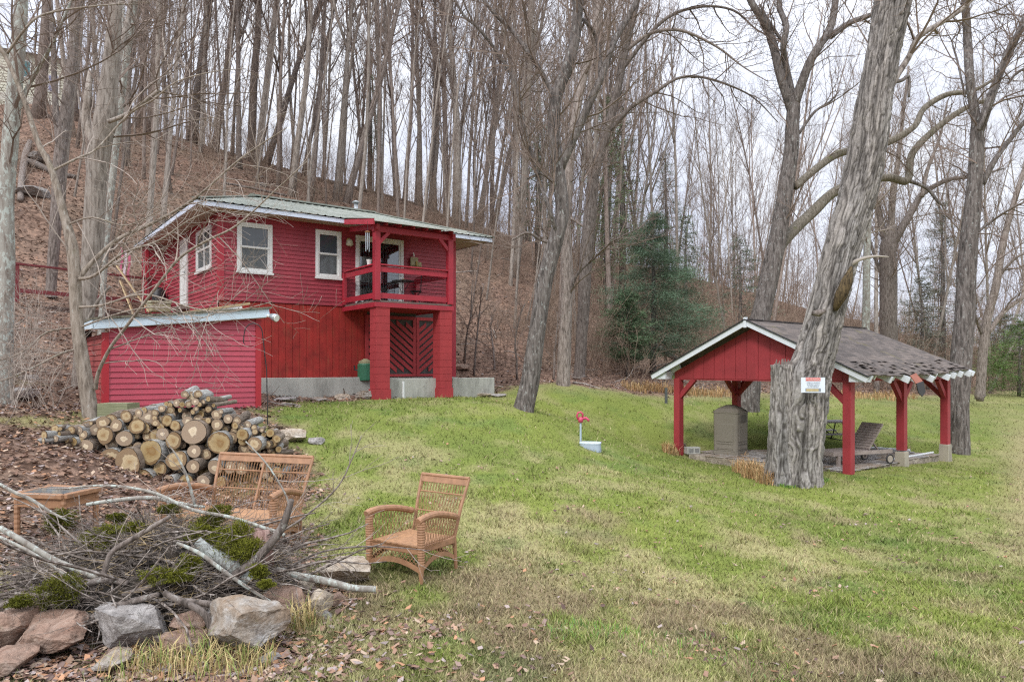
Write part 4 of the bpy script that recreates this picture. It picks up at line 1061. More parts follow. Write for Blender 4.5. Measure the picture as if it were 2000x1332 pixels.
# sliding glass door with blinds behind it
a, b, c, d = SL; g = bare('sliding_door', None, cabin); fw = 0.10; mb = MB()
mb.box(a, a+fw, -0.05, 0.02, c, d); mb.box(b-fw, b, -0.05, 0.02, c, d); mb.box(a+fw, b-fw, -0.05, 0.02, d-fw, d); mb.box(a+fw, b-fw, -0.05, 0.02, c, c+0.06)
part('frame', mb, VINYL, g, bevel=0.004)
mid = (a+b)/2
for k, (p, q, o) in enumerate(((a+fw, mid+0.04, 0.0), (mid-0.04, b-fw, -0.03))):
    mb = MB(); st = 0.06; mb.box(p, p+st, o, o+.025, c+.06, d-fw); mb.box(q-st, q, o, o+.025, c+.06, d-fw); mb.box(p+st, q-st, o, o+.025, d-fw-st, d-fw); mb.box(p+st, q-st, o, o+.025, c+.06, c+.16)
    part('sash', mb, VINYL, g); part('pane', MB().box(p+st, q-st, o+.008, o+.014, c+.16, d-fw-st), CLEAR, g)
mb = MB(); x = a+fw+0.05
while x < b-fw-0.05:
    mb.quad((x, 0.12, c+.1), (x+0.07, 0.155, c+.1), (x+0.07, 0.155, d-.12), (x, 0.12, d-.12)); x += 0.082
part('blinds', mb, mat_flat('blind_grey', (0.40,0.42,0.42), 0.7, 0, 0.1), g)
part('dark_room_sheet', MB().box(a, b, 0.30, 0.33, c, d), DARK, g)  # near-black sheet paints the unlit room behind the blinds
# side door
a, b, c, d = SDR; g = bare('door', None, cabin)
mb = MB(); mb.box(-0.06, 0.0, a, a+0.10, c, d); mb.box(-0.06, 0.0, b-0.10, b, c, d); mb.box(-0.06, 0.0, a+.10, b-.10, d-.10, d); part('frame', mb, VINYL, g)
mb = MB(); mb.box(-0.03, 0.01, a+.10, b-.10, c, d-.10); mb.box(-0.04,-0.03, a+.2, b-.2, c+.2, c+.9); mb.box(-0.04,-0.03, a+.2, b-.2, c+1.1, d-.3); part('door_leaf', mb, VINYL, g)
part('handle', MB().lathe([(0.01,0),(0.03,0.02),(0.03,0.05),(0.01,0.06)], 10, (-0.07, a+.2, c+1.0)), GALV, g)
part('threshold', MB().box(-0.25, 0.0, a-.1, b+.1, c-.12, c), DECKW, g)
# soffit, fascia, roof
EX0, EX1, EY0, EY1 = -0.70, LEN+1.05, -0.60, 8.3
part('soffit', MB().box(EX0+.02, EX1-.02, EY0+.02, EY1-.02, ZS, ZS+0.03), SOFF, cabin)
mb = MB(); mb.box(EX0, EX1, EY0-.03, EY0, ZS-.02, ZE-.02); mb.box(EX0-.03, EX0, EY0-.03, EY1, ZS-.02, ZE-.02); mb.box(EX1, EX1+.03, EY0-.03, EY1, ZS-.02, ZE-.02)
part('fascia', mb, mat_paint('fascia_pale', (0.62,0.68,0.80), 0.5, 0.05, 2, (0.3,0.3,0.3), 0.2), cabin)
ZR = 8.5; RA, RB, RY = 1.95, 6.2, 3.4
mb = MB()
def corr(z, u): return z+0.022*max(0, math.cos(u*2*math.pi/0.23))**3
def roofface(mb, pe0, pe1, pr0, pr1, n, m=6):
    pe0, pe1, pr0, pr1 = map(Vector, (pe0, pe1, pr0, pr1)); Lh = (pe1-pe0).length; base = len(mb.v)
    for j in range(m+1):
        A_ = pe0.lerp(pr0, j/m); B_ = pe1.lerp(pr1, j/m); dr = (pe1-pe0).normalized()
        for i in range(n+1):
            q = A_.lerp(B_, i/n); u = (q-pe0).dot(dr); mb.v.append((q.x, q.y, corr(q.z, u)))
    for j in range(m):
        for i in range(n):
            k = base+j*(n+1)+i; mb.f.append((k, k+1, k+n+2, k+n+1))
c00 = (EX0-.05, EY0-.07, ZE); c10 = (EX1+.05, EY0-.07, ZE); c01 = (EX0-.05, EY1, ZE); c11 = (EX1+.05, EY1, ZE); r0 = (RA, RY, ZR); r1 = (RB, RY, ZR)
part('roof', (roofface(mb, c00, c10, r0, r1, 330, 1), mb)[1], MROOF, cabin)
mb = MB(); roofface(mb, c01, c00, r0, r0, 240, 1); part('roof', mb, MROOF, cabin)
mb = MB(); roofface(mb, c10, c11, r1, r1, 240, 1); part('roof', mb, MROOF, cabin)
mb = MB(); roofface(mb, c11, c01, r1, r0, 240, 1); part('roof', mb, MROOF, cabin)
mb = MB(); mb.bar((RA-.15, RY, ZR+.035), (RB, RY, ZR+.035), 0.28, 0.05); part('ridge_cap', mb, MROOF, cabin)
for q, rr_ in ((c00, r0), (c10, r1)):
    q = Vector(q); rr_ = Vector(rr_); part('hip_cap', MB().bar(q+Vector((0,0,.03)), rr_+Vector((0,0,.03)), 0.2, 0.03), MROOF, cabin)
g = part('vent_pipe', MB().tube([(5.9,4.3,8.0),(5.9,4.3,9.02)], 0.075, 12), GALV, cabin, True)
part('rain_cap', MB().lathe([(0.13,0),(0.15,0.03),(0.05,0.09)], 12, (5.9,4.3,9.0)), GALV, g)
# balcony
BX0, BX1, BD = 3.50, 5.99, 2.19
bal = cabin
part('deck_floor', MB().box(BX0+.03, BX1-.03, -BD+.03, -0.05, ZF-0.02, ZF+0.03), DECKW, bal)
mb = MB(); mb.box(BX0-.02, BX1+.02, -BD-.02, -BD+.03, 4.66, ZF-0.03); mb.box(BX0-.02, BX0+.03, -BD+.03, -0.03, 4.66, ZF-0.03); mb.box(BX1-.03, BX1+.02, -BD+.03, -0.03, 4.66, ZF-0.03)
part('rim_joist', mb, TRIM, bal, bevel=0.005)
part('deck_underside', MB().box(BX0+.03, BX1-.03, -BD+.03, -0.05, 4.70, 4.74), BOARD, bal)
PZ = 6.72
for x in (BX0+.07, BX1-.07):
    part('post', MB().box(x-.085, x+.085, -BD-.01, -BD+.15, ZF+.03, PZ), TRIM, bal, bevel=0.008)
part('post', MB().box(BX0-.03, BX0+.08, -0.16, -0.045, ZF+.03, ZF+0.98), TRIM, bal, bevel=0.006)
part('post', MB().box(BX1-.09, BX1+.02, -0.16, -0.045, ZF+.03, ZF+0.98), TRIM, bal, bevel=0.006)
def rail(p0, p1):
    p0 = Vector(p0); p1 = Vector(p1); up = Vector((0,0,1))
    part('top_rail', MB().bar(p0+up*.98, p1+up*.98, 0.13, 0.04), TRIM, bal, bevel=0.004)
    part('rail_board', MB().bar(p0+up*.86, p1+up*.86, 0.035, 0.15), TRIM, bal)
    part('rail_board', MB().bar(p0+up*.13, p1+up*.13, 0.035, 0.15), TRIM, bal)
    mb = MB()
    for k in range(5): mb.tube([p0+up*(.27+.11*k), p1+up*(.27+.11*k)], 0.0035, 4)
    part('wire', mb, BLACK, bal)
zf = ZF+.03
rail((BX0+.03, -BD+.15, zf), (BX0+.03, -0.16, zf)); rail((BX0+.16, -BD+.06, zf), (BX1-.16, -BD+.06, zf)); rail((BX1-.03, -BD+.15, zf), (BX1-.03, -0.16, zf))
# porch roof: beams, rafters, pale metal sheet, knee braces
mb = MB(); mb.bar((BX0-.05, -BD+.06, 6.80), (BX1+.1, -BD+.06, 6.80), 0.12, 0.16); part('beam', mb, TRIM, bal, bevel=0.005)
for x in (BX0+.03, BX1-.03): part('beam', MB().bar((x, -BD-.12, 6.83), (x, -0.55, 7.02), 0.10, 0.14), TRIM, bal)
mb = MB()
for k in range(6):
    x = BX0+.25+k*0.42; part('rafter', MB().bar((x, -BD-.22, 6.92), (x, -0.6, 7.10), 0.05, 0.09), TRIM, bal)
mb = MB(); roofface(mb, (BX0-.2, -BD-.35, 6.97), (BX1+.25, -BD-.35, 6.97), (BX0-.2, -0.6, 7.30), (BX1+.25, -0.6, 7.30), 110, 1); part('porch_roof', mb, MROOF, bal)
mb = MB(); mb.bar((BX0-.2, -BD-.36, 6.95), (BX1+.25, -BD-.36, 6.95), 0.03, 0.06); part('drip_edge', mb, mat_flat('pale_metal', (0.5,0.52,0.48), 0.4), bal)
part('fascia', MB().bar((BX0-.2, -BD-.34, 6.90), (BX0-.2, -0.62, 7.2), 0.04, 0.14), TRIM, bal)
for x, sx in ((BX0+.07, 1), (BX1-.07, -1)):
    part('brace', MB().bar((x+sx*.02, -BD+.06, 6.38), (x+sx*.36, -BD+.06, 6.74), 0.10, 0.10), TRIM, bal, bevel=0.005)
# pillars of painted block with flared foot
for x in (BX0+.03, BX1-.44):
    mb = MB(); zb = 2.25; z = zb
    mb.box(x-.03, x+.44, -BD-.02, -BD+.42, zb-.2, zb+0.16); z = zb+.16
    while z < 4.62:
        z2 = min(z+0.2, 4.655); mb.box(x, x+.41, -BD+.0, -BD+.40, z+.006, z2); mb.box(x+.008, x+.402, -BD+.008, -BD+.392, z, z+.006); z = z2
    part('pillar', mb, BLOCKRED, cabin, bevel=0.01)
# lattice gates of chevron boards
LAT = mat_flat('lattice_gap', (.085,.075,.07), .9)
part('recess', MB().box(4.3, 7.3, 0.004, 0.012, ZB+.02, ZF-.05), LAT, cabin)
def gate(x0, x1, z0, z1, dirn):
    g = bare('lattice_gate', None, cabin); mb = MB(); w = x1-x0
    mb.box(x0, x0+.10, -.06, -.03, z0, z1); mb.box(x1-.10, x1, -.06, -.03, z0, z1)
    mb.box(x0+.1, x1-.1, -.06, -.03, z1-.10, z1); mb.box(x0+.1, x1-.1, -.06, -.03, z0, z0+.07)
    part('gate_frame', mb, BLOCKRED, g)
    mb = MB(); k = -1.0; lo, hi = x0+.1, x1-.1
    while k < (z1-z0)+0.2:
        # diagonal board from (lo, z0+k+w) to (hi, z0+k) or mirrored, clipped in z
        A_ = (lo, z0+k+(w-.2)*0.8) if dirn > 0 else (lo, z0+k); B_ = (hi, z0+k) if dirn > 0 else (hi, z0+k+(w-.2)*0.8)
        n_ = 12; h = 0.145
        for i in range(n_):
            xa = lo+(hi-lo)*i/n_; xb = lo+(hi-lo)*(i+1)/n_
            za = A_[1]+(B_[1]-A_[1])*i/n_; zb_ = A_[1]+(B_[1]-A_[1])*(i+1)/n_
            t_ = min(za, zb_)
            if t_ < z0+.07 or max(za, zb_)+h > z1-.1: continue
            mb.hexa([(xa,-.052,za),(xb,-.052,zb_),(xb,-.035,zb_),(xa,-.035,za),(xa,-.052,za+h),(xb,-.052,zb_+h),(xb,-.035,zb_+h),(xa,-.035,za+h)])
        k += 0.215
    part('slats', mb, BLOCKRED, g)
gate(4.22, 4.72, ZB+.03, 4.6, 1); gate(4.76, 5.95, ZB+.03, 4.6, 1); gate(5.97, 7.2, ZB+.03, 4.6, -1)
# wall lamp by the door
g = bare('wall_lamp', None, cabin)
part('mount', MB().lathe([(0.07,0),(0.08,0.02),(0.05,0.05),(0.02,0.07)], 14), mat_flat('brass_yellow', (0.5,0.42,0.10), 0.4), g).matrix_local = Matrix.Translation((3.69,-0.03,6.78)) @ Matrix.Rotation(R(90), 4, 'X')
part('lamp_shade', MB().lathe([(0.03,0.02),(0.09,-.05),(0.11,-.16),(0.06,-.2)], 14, (3.66,-0.16,6.80)), mat_flat('cream_glass', (0.55,0.52,0.38), 0.3), g, True)

# things on and about the cabin
def HL(t, s, z): return tuple(HW(t, s, z))
e = empty('wall_plaque', HL(5.74, -0.06, 6.08), HRZ, 'small rustic wooden house shaped plaque hung on the cabin wall beside the sliding door', 'plaque')
part('board', MB().box(-.02, .40, -.04, 0, 0.0, .13), mat_wood('plaque_brown', (0.16,0.09,0.03), (0.26,0.17,0.07)), e)
part('board', MB().box(.0, .26, -.05, -.0, .134, .40), mat_wood('plaque_grey', (0.25,0.22,0.12), (0.38,0.33,0.2)), e)
part('board', MB().box(.27, .38, -.05, -.0, .134, .26), mat_wood('plaque_grey2', (0.28,0.25,0.14), (0.42,0.36,0.2)), e)
part('finial', MB().tube([(.12,-.03,.41),(.12,-.03,.46),(.10,-.03,.55)], [.01,.03,.012], 8), VINYL, e)
part('figure', MB().tube([(.19,-.07,.14),(.19,-.07,.28)], [.035,.02], 8), mat_flat('ochre', (.40,.28,.07), .7), e)
e = empty('wind_chime', HL(3.22, -BD-0.1, 6.1), HRZ, 'silver tube wind chime hanging under the left end of the porch roof', 'wind chime')
part('cord', MB().tube([(0,0,.55),(0,0,.84)], .004, 4), BLACK, e)
part('top_disc', MB().lathe([(0.06,.53),(0.07,.54),(0.07,.56),(0.05,.57)], 14), mat_flat('chime_wood', (.25,.12,.05)), e)
for k in range(6):
    a = k*math.pi/3; ln = .50-.06*(k % 3)
    part('chime_tube', MB().tube([(.05*math.cos(a), .05*math.sin(a), .52), (.05*math.cos(a), .05*math.sin(a), .52-ln)], .011, 8), GALV, e)
part('clapper', MB().lathe([(0.02,.3),(0.03,.31),(0.03,.32),(0.02,.33)], 10), mat_flat('chime_wood2', (.25,.12,.05)), e)
# bistro table and two chairs
def ring(c, r, rad, n=20, z=0): return [(c[0]+r*math.cos(2*math.pi*k/n), c[1]+r*math.sin(2*math.pi*k/n), c[2]) for k in range(n+1)]
e = empty('bistro_table', HL(4.95, -1.05, zf), HRZ, 'round black metal bistro table on the balcony', 'table')
part('table_top', MB().lathe([(0.30,.70),(0.33,.705),(0.33,.725),(0.30,.73)], 24), BLACK, e)
for k in range(3):
    a = k*2.094; part('leg', MB().tube([(.22*math.cos(a), .22*math.sin(a), .70),(.03*math.cos(a), .03*math.sin(a), .38),(.26*math.cos(a), .26*math.sin(a), 0)], .011, 6), BLACK, e)
o = one('candle_jar', MB().lathe([(.03,0),(.035,.01),(.035,.05),(.02,.055)], 12), mat_flat('candle_gold', (.5,.35,.12)), 'little amber candle jar on the black balcony table', 'candle', loc=HL(4.95, -1.1, zf+.731))
def bistro_chair(loc, rz, lab):
    e = empty('bistro_chair', loc, rz, lab, 'chair', 'black bistro chairs on the balcony')
    part('seat', MB().lathe([(0.17,.44),(0.19,.45),(0.19,.465),(0.17,.47)], 18), BLACK, e)
    for sx in (-1, 1):
        part('leg', MB().tube([(sx*.16,.16,.9),(sx*.17,.14,.45),(sx*.19,-.2,0)], .010, 6), BLACK, e)
        part('leg', MB().tube([(sx*.17,-.14,.45),(sx*.19,.22,0)], .010, 6), BLACK, e)
    mb = MB(); mb.tube([(-.16,.16,.9),(0,.18,.94),(.16,.16,.9)], .011, 6)
    for k in range(6): mb.tube([(-.13+.052*k,.17,.91),(-.13+.052*k,.155,.55)], .005, 4)
    mb.tube([(-.17,.155,.55),(.17,.155,.55)], .008, 4)
    part('backrest', mb, BLACK, e)
bistro_chair(HL(4.35, -0.95, zf), HRZ+R(75), 'black bistro chair left of the round table, in front of the sliding door')
bistro_chair(HL(5.45, -0.95, zf), HRZ+R(-120), 'black bistro chair right of the round table, near the right corner post')
e = empty('shoe_pile', HL(3.75, -0.5, zf), HRZ, 'dark objects lying on the balcony floor behind the left rail', 'shoes')
for k in range(3): part('shoe', MB().tube([(k*.16,0,.04),(k*.16+.02,-.12,.06),(k*.16,-.26,.035)], [.035,.055,.03], 8), BLACK, e, True)
e = one('flower_pot', MB().lathe([(.05,0),(.075,.14),(.08,.15),(.06,.15)], 14), VINYL, 'small white cup shaped pot on the left balcony rail beside the post', 'pot', loc=HL(BX0+.03, -BD+.45, zf+1.0))
# gas cylinder like green can under the balcony
p = HW(3.98, -0.55, 2.62); e = empty('green_can', p, 0, 'dark green metal can with a beige lid beside the left block pillar', 'can')
GR = mat_flat('dark_green', (0.03,0.14,0.075), 0.5)
part('body', MB().lathe([(.22,0),(.23,.02),(.23,.46),(.21,.50)], 20), GR, e, False); part('lid', MB().lathe([(.19,.50),(.20,.56),(.12,.60),(.05,.64)], 20), mat_flat('can_lid', (.32,.30,.18)), e)
part('tap', MB().tube([(-.22,-.05,.30),(-.30,-.06,.32),(-.31,-.06,.44)], .022, 8), BLACK, e)
# concrete foundation walls
def cwall(px0, D0, px1, D1, ztop, zbot, lab, th=0.22):
    a = P(px0, 0, D0); b = P(px1, 0, D1); a.z = b.z = 0; d = (b-a).normalized(); n = Vector((-d.y, d.x, 0))*th
    mb = MB(); mb.hexa([a+Vector((0,0,zbot)), b+Vector((0,0,zbot)), b+n+Vector((0,0,zbot)), a+n+Vector((0,0,zbot)), a+Vector((0,0,ztop)), b+Vector((0,0,ztop)), b+n+Vector((0,0,ztop)), a+n+Vector((0,0,ztop))])
    return one('concrete_wall', mb, CONC, lab, 'wall', 'low concrete foundation walls', bevel=0.015)
Dw = lambda px, s: (lambda q: (H0.y-0.6*0+0.8*s)+0.6*((q*(H0.y+.8*s)-(H0.x-.6*s))/(0.8-0.6*q)))((px-CX)/F)
for px0, px1, s, lab in ((470, 731, -0.62, 'long low concrete wall under the left part of the cabin front'), (757, 856, -1.95, 'short concrete wall between the two red block pillars'), (884, 966, -1.75, 'short concrete wall right of the right block pillar')):
    cwall(px0, Dw(px0, s), px1, Dw(px1, s), 2.72-(0.0 if s > -1 else 0.03), 1.7, lab)
one('concrete_slab', MB().prism([tuple(HW(t, s, 2.45)) for t, s in ((0.2,-.40),(7.3,-.40),(7.3,-0.02),(0.2,-.02))], (0,0,0.245)), CONC, 'concrete ledge carrying the front wall of the cabin', 'ledge')
one('drain_pipe', MB().tube([HW(4.3,-2.3,2.15), HW(4.3,-2.3,2.62)], 0.035, 8), PIPE, 'short white plastic pipe standing against the middle concrete wall', 'pipe')

# deck walkway on the left with faded rail
A0 = P(30, 0, 19.6); A0.z = 0; A1 = P(305, 0, 23.2); A1.z = 0; dx_ = (A1-A0); dl_ = dx_.length; dz_ = math.atan2(dx_.y, dx_.x)
e = empty('side_deck', Vector((A0.x, A0.y, 4.30)), dz_, 'old raised timber deck with a faded red handrail left of the cabin', 'deck')
mb = MB(); y = .0
while y < 3.4: mb.box(-.1, dl_+.2, y, y+.13, .40, .44); y += .142
part('deck_floor', mb, DECKW, e)
part('beam', MB().box(-.1, dl_+.2, .02, .09, .14, .395), DECKW, e); part('beam', MB().box(-.1, dl_+.2, 1.8, 1.88, .14, .395), DECKW, e)
for x in (.05, 1.9, 3.8): part('support_post', MB().box(x, x+.13, .10, .23, -1.9, .395), DECKW, e)
for x, y in ((.0, .0), (.22, .55), (2.05, .0), (3.9, .0), (5.3, .0)):
    if x < dl_: part('rail_post', MB().box(x, x+.10, y, y+.09, .445, 1.53), OLDRED, e)
part('top_rail', MB().bar((-.05, .05, 1.55), (dl_, .05, 1.55), .13, .05), OLDRED, e)
part('lower_rail', MB().bar((-.05, .05, .82), (dl_, .05, .82), .04, .11), OLDRED, e)
part('end_rail', MB().bar((.05, .1, 1.55), (.35, 2.6, 1.55), .10, .05), OLDRED, e)
e = empty('cooler', HW(-0.62, 4.6, 4.74), HRZ+.2, 'beige cooler box on the deck in front of the side door', 'cooler')
part('body', MB().box(-.3,.3,-.2,.2,0,.26), mat_flat('cooler_beige', (.38,.36,.22)), e, bevel=.02); part('lid', MB().box(-.32,.32,-.22,.22,.262,.34), mat_flat('cooler_lid', (.42,.40,.28)), e, bevel=.02)
e = empty('smoker_grill', HW(-0.3, 6.3, 4.74), HRZ, 'black upright grill standing in the recess behind the side door', 'grill')
part('body', MB().lathe([(.12,.25),(.22,.35),(.24,.6),(.2,.85),(.08,.95)], 16), BLACK, e, True)
for k in range(3): part('leg', MB().tube([(.15*math.cos(k*2.09),.15*math.sin(k*2.09),.4),(.24*math.cos(k*2.09),.24*math.sin(k*2.09),0)], .012, 6), BLACK, e)
for (a, b, lab) in (((-1.15,3.0,4.6),(-1.85,4.0,6.0),'weathered board leaning upright against the deck, the longer of the two'),((-1.6,2.8,4.5),(-1.85,3.4,5.5),'shorter weathered board leaning left of the longer one on the deck')):
    one('leaning_board', MB().bar(HW(*a), HW(*b), .14, .035, (1,0,0)), PALEW, lab, 'board', 'weathered boards leaning on the deck')
e = empty('hanging_ribbon', P(241, 484, 24), 0, 'faded pink and white striped ribbon windsock hanging above the deck rail', 'windsock')
part('cord', MB().tube([(0,0,0),(.02,0,1.2)], .005, 4), PALEW, e)
for k, cc in enumerate(((.5,.12,.2),(.6,.5,.52),(.45,.10,.16))):
    mb = MB(); x = -.1+k*.12
    for j in range(6):
        mb.quad((x+.03*math.sin(j), .02*math.sin(j*2+k), -j*.15-(k*.1)), (x+.08+.03*math.sin(j), .02*math.cos(j*2), -j*.15-(k*.1)), (x+.08+.03*math.sin(j+1), .02*math.cos(j*2+2), -(j+1)*.15-(k*.1)), (x+.03*math.sin(j+1), .02*math.sin(j*2+2+k), -(j+1)*.15-(k*.1)))
    part('streamer', mb, mat_flat('ribbon%d' % k, cc, .8), e)

# ------------------------------------------------------------- shed
S0 = Vector((-7.69, 13.5, 0)); shed = empty('shed', S0, HRZ, 'small rose red lap sided shed with a pale slanted roof edge', 'shed')
SLN, SDP = 2.90, 2.9; zt = lambda x: 3.73+(4.05-3.73)*x/SLN
mb = MB(); siding(mb, (0,0,0), (1,0,0), (0,-1,0), 0.08, SLN-.08, 1.95, 4.1, 0.108, out=0.02, zref=1.95, top=lambda x: zt(x)-.01); part('front_wall', mb, SHEDM, shed)
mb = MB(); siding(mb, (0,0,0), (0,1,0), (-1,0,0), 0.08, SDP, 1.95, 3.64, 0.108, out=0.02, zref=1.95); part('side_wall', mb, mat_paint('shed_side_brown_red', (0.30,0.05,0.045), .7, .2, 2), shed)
mb = MB(); siding(mb, (SLN,0,0), (0,1,0), (1,0,0), 0.08, SDP, 1.95, 4.0, 0.108, out=0.02, zref=1.95); part('side_wall', mb, SHEDM, shed)
part('corner_trim', MB().box(-.03,.085,-.03,.085,1.85,3.66), CORNER, shed); part('corner_trim', MB().box(SLN-.085,SLN+.03,-.03,.085,1.85,4.02), CORNER, shed)
part('rear_wall', MB().box(0.02, SLN-.02, SDP-.05, SDP, 1.9, 3.6), CORNER, shed)
mb = MB(); mb.bar((-.2, -.14, zt(-.2)+.09), (SLN+.16, -.14, zt(SLN+.16)+.09), .04, .17); mb.bar((-.2,-.16,zt(-.2)+.09), (-.2, SDP+.05, zt(-.2)+.09), .04, .15)
part('fascia', mb, mat_paint('shed_fascia', (0.55,0.66,0.74), .5, .08, 2, (.3,.3,.3), .3), shed)
mb = MB(); mb.bar((-.22, SDP/2-.05, zt(-.22)+.20), (SLN+.2, SDP/2-.05, zt(SLN+.2)+.20), SDP+.3, .04, (0,0,1)); part('roof', mb, mat_bark('shed_roof_felt', (.08,.07,.05), (.17,.16,.12), (.25,.22,.17), 1, .4, moss=.7, rand=0), shed)
part('soffit', MB().hexa([(-.3,-.13,zt(-.3)+.0),(SLN+.1,-.13,zt(SLN)+.0),(SLN+.1,.1,zt(SLN)+.0),(-.3,.1,zt(-.3)+.0),(-.3,-.13,zt(-.3)+.012),(SLN+.1,-.13,zt(SLN)+.012),(SLN+.1,.1,zt(SLN)+.012),(-.3,.1,zt(-.3)+.012)]), SOFF, shed)
g = bare('flood_light', None, shed)
part('arm', MB().tube([(SLN+.1,-.16,4.10),(SLN+.2,-.2,4.08)], .03, 8), VINYL, g)
part('lamp_head', MB().tube([(SLN+.18,-.18,4.10),(SLN+.22,-.25,4.07),(SLN+.25,-.33,4.04)], [.05,.075,.085], 14), GALV, g, True)
part('lens', MB().tube([(SLN+.25,-.333,4.04),(SLN+.256,-.345,4.037)], [.075,.07], 14), VINYL, g)
o = one('roof_board', MB().bar(tuple(S0+Vector((.9*.8+.3, .9*.6+.3, 4.08))), tuple(S0+Vector((2.6*.8, 2.6*.6+.2, 4.36))), .18, .05), PALEW, 'grey board lying along the shed roof edge', 'board')
o = one('white_board', MB().bar(tuple(S0+Vector((1.9*.8, 1.9*.6+.15, 4.19))), tuple(S0+Vector((2.4*.8+.05, 2.4*.6+.2, 4.27))), .13, .05), VINYL, 'short white painted board on the shed roof', 'board')
one('wooden_crate', MB().box(*(lambda p: (p.x-.25, p.x+.25, p.y-.2, p.y+.2, p.z-.1, p.z+.30))(hit(232, 822))), mat_wood('old_green_wood', (.16,.17,.09), (.27,.27,.16)), 'mossy greenish wooden box between the shed wall and the log pile', 'crate')
p = hit(523, 828); mb = MB(); tx = -.32
mb.tube([(0,0,-.2),(-.02,0,1.0),(-.10,0,1.75)]+[(-.10-.16*(1-math.cos(a)), 0, 1.75+.17*math.sin(a)) for a in (0.5,1.0,1.57,2.1,2.7)]+[(-.43,0,1.70),(-.44,0,1.55),(-.41,0,1.52)], .010, 6)
one('shepherd_hook', mb, BLACK, 'thin black shepherd hook pole stuck in the ground by the shed corner', 'garden hook', loc=p, rot=(0,0,R(20)))

# ------------------------------------------------------------- log pile
def logmesh(seed, bark, irr=0.08):
    r = random.Random(seed); n = 18; prof = [1+irr*r.gauss(0,1) for _ in range(4)]; ph = [r.random()*6.28 for _ in range(4)]
    rad = lambda a: 1+irr*(math.sin(a+ph[0])*prof[0]+0.6*math.sin(2*a+ph[1])+0.35*math.sin(3*a+ph[2])+.2*math.sin(5*a+ph[3]))
    mb = MB(); L_ = [0, .02, .3, .6, 1.0]
    for y in L_:
        for k in range(n):
            a = 2*math.pi*k/n; q = rad(a)*(0.985 if y == 0 else 1)*(1+.02*r.gauss(0,1)); mb.v.append((q*math.cos(a), y, q*math.sin(a)))
    for i in range(len(L_)-1):
        for k in range(n): k2 = (k+1) % n; mb.f.append((i*n+k, i*n+k2, (i+1)*n+k2, (i+1)*n+k))
    mb.f.append(tuple(range((len(L_)-1)*n, len(L_)*n)))
    b = mb.mesh('log', True); b.materials.append(bark)
    mb = MB(); m = 5
    for j in range(m):
        for k in range(n): a = 2*math.pi*k/n; q = rad(a)*0.95*(j+.001)/(m-1)*(1); mb.v.append((q*math.cos(a), -0.012-0.004*(j == 0), q*math.sin(a)))
    for j in range(m-1):
        for k in range(n): k2 = (k+1) % n; mb.f.append((j*n+k, j*n+k2, (j+1)*n+k2, (j+1)*n+k))
    c = mb.mesh('cut_end', True); return b, c
def mat_cut():
    m, nt, b = newmat('cut_wood_end')
    tc = nt.nodes.new('ShaderNodeTexCoord'); sp = nt.nodes.new('ShaderNodeSeparateXYZ'); L(nt, tc.outputs['Object'], sp.inputs[0])
    cb = nt.nodes.new('ShaderNodeCombineXYZ'); L(nt, sp.outputs['X'], cb.inputs['X']); L(nt, sp.outputs['Z'], cb.inputs['Y'])
    ln = nt.nodes.new('ShaderNodeVectorMath'); ln.operation = 'LENGTH'; L(nt, cb.outputs[0], ln.inputs[0])
    n = noise(nt, cb.outputs[0], 1.6, 5, .6); oi = nt.nodes.new('ShaderNodeObjectInfo')
    ad = nt.nodes.new('ShaderNodeMath'); ad.operation = 'MULTIPLY_ADD'; L(nt, n, ad.inputs[0]); ad.inputs[1].default_value = .9; a2 = nt.nodes.new('ShaderNodeMath'); a2.operation = 'ADD'; L(nt, ln.outputs['Value'], a2.inputs[0]); L(nt, mr(nt, oi.outputs['Random'], 0, 1, -.38, .22), a2.inputs[1]); L(nt, a2.outputs[0], ad.inputs[2])
    c = ramp(nt, ad.outputs[0], [(0.20, (.44,.30,.15)), (.42, (.38,.23,.10)), (.55, (.50,.36,.18)), (.95, (.60,.47,.27)), (1.3, (.28,.18,.09))])
    sn = nt.nodes.new('ShaderNodeMath'); sn.operation = 'SINE'; mu = nt.nodes.new('ShaderNodeMath'); mu.operation = 'MULTIPLY'; L(nt, ad.outputs[0], mu.inputs[0]); mu.inputs[1].default_value = 55; L(nt, mu.outputs[0], sn.inputs[0])
    c = mix(nt, mr(nt, sn.outputs[0], -1, 1, 0, .22), c, (.2,.12,.06))
    g = noise(nt, coords(nt, (1,1,1), 'Object'), 3.0, 5, .7); ads = mr(nt, g, .5, .8, 0, .4); c = mix(nt, ads, c, (.25,.20,.15))
    hs = nt.nodes.new('ShaderNodeHueSaturation'); L(nt, mr(nt, oi.outputs['Random'], 0, 1, .6, 1.2), hs.inputs['Value']); L(nt, mr(nt, oi.outputs['Random'], 0, 1, 1.15, .7), hs.inputs['Saturation']); L(nt, c, hs.inputs['Color'])
    L(nt, hs.outputs[0], b.inputs['Base Color']); b.inputs['Roughness'].default_value = .85; bump(nt, b, sn.outputs[0], .15, .01); return m
CUT = mat_cut()
LBK = [mat_bark('log_bark_a', (.09,.07,.055), (.20,.155,.12), (.32,.27,.22), .35, .8, rand=.2), mat_bark('log_bark_b', (.14,.13,.12), (.28,.27,.25), (.42,.42,.40), .35, .6, .3, rand=.2)]
LG = [logmesh(s, LBK[s % 2], 0.05+0.04*(s % 3)) for s in range(7)]
for b_, c_ in LG: c_.materials.append(CUT)
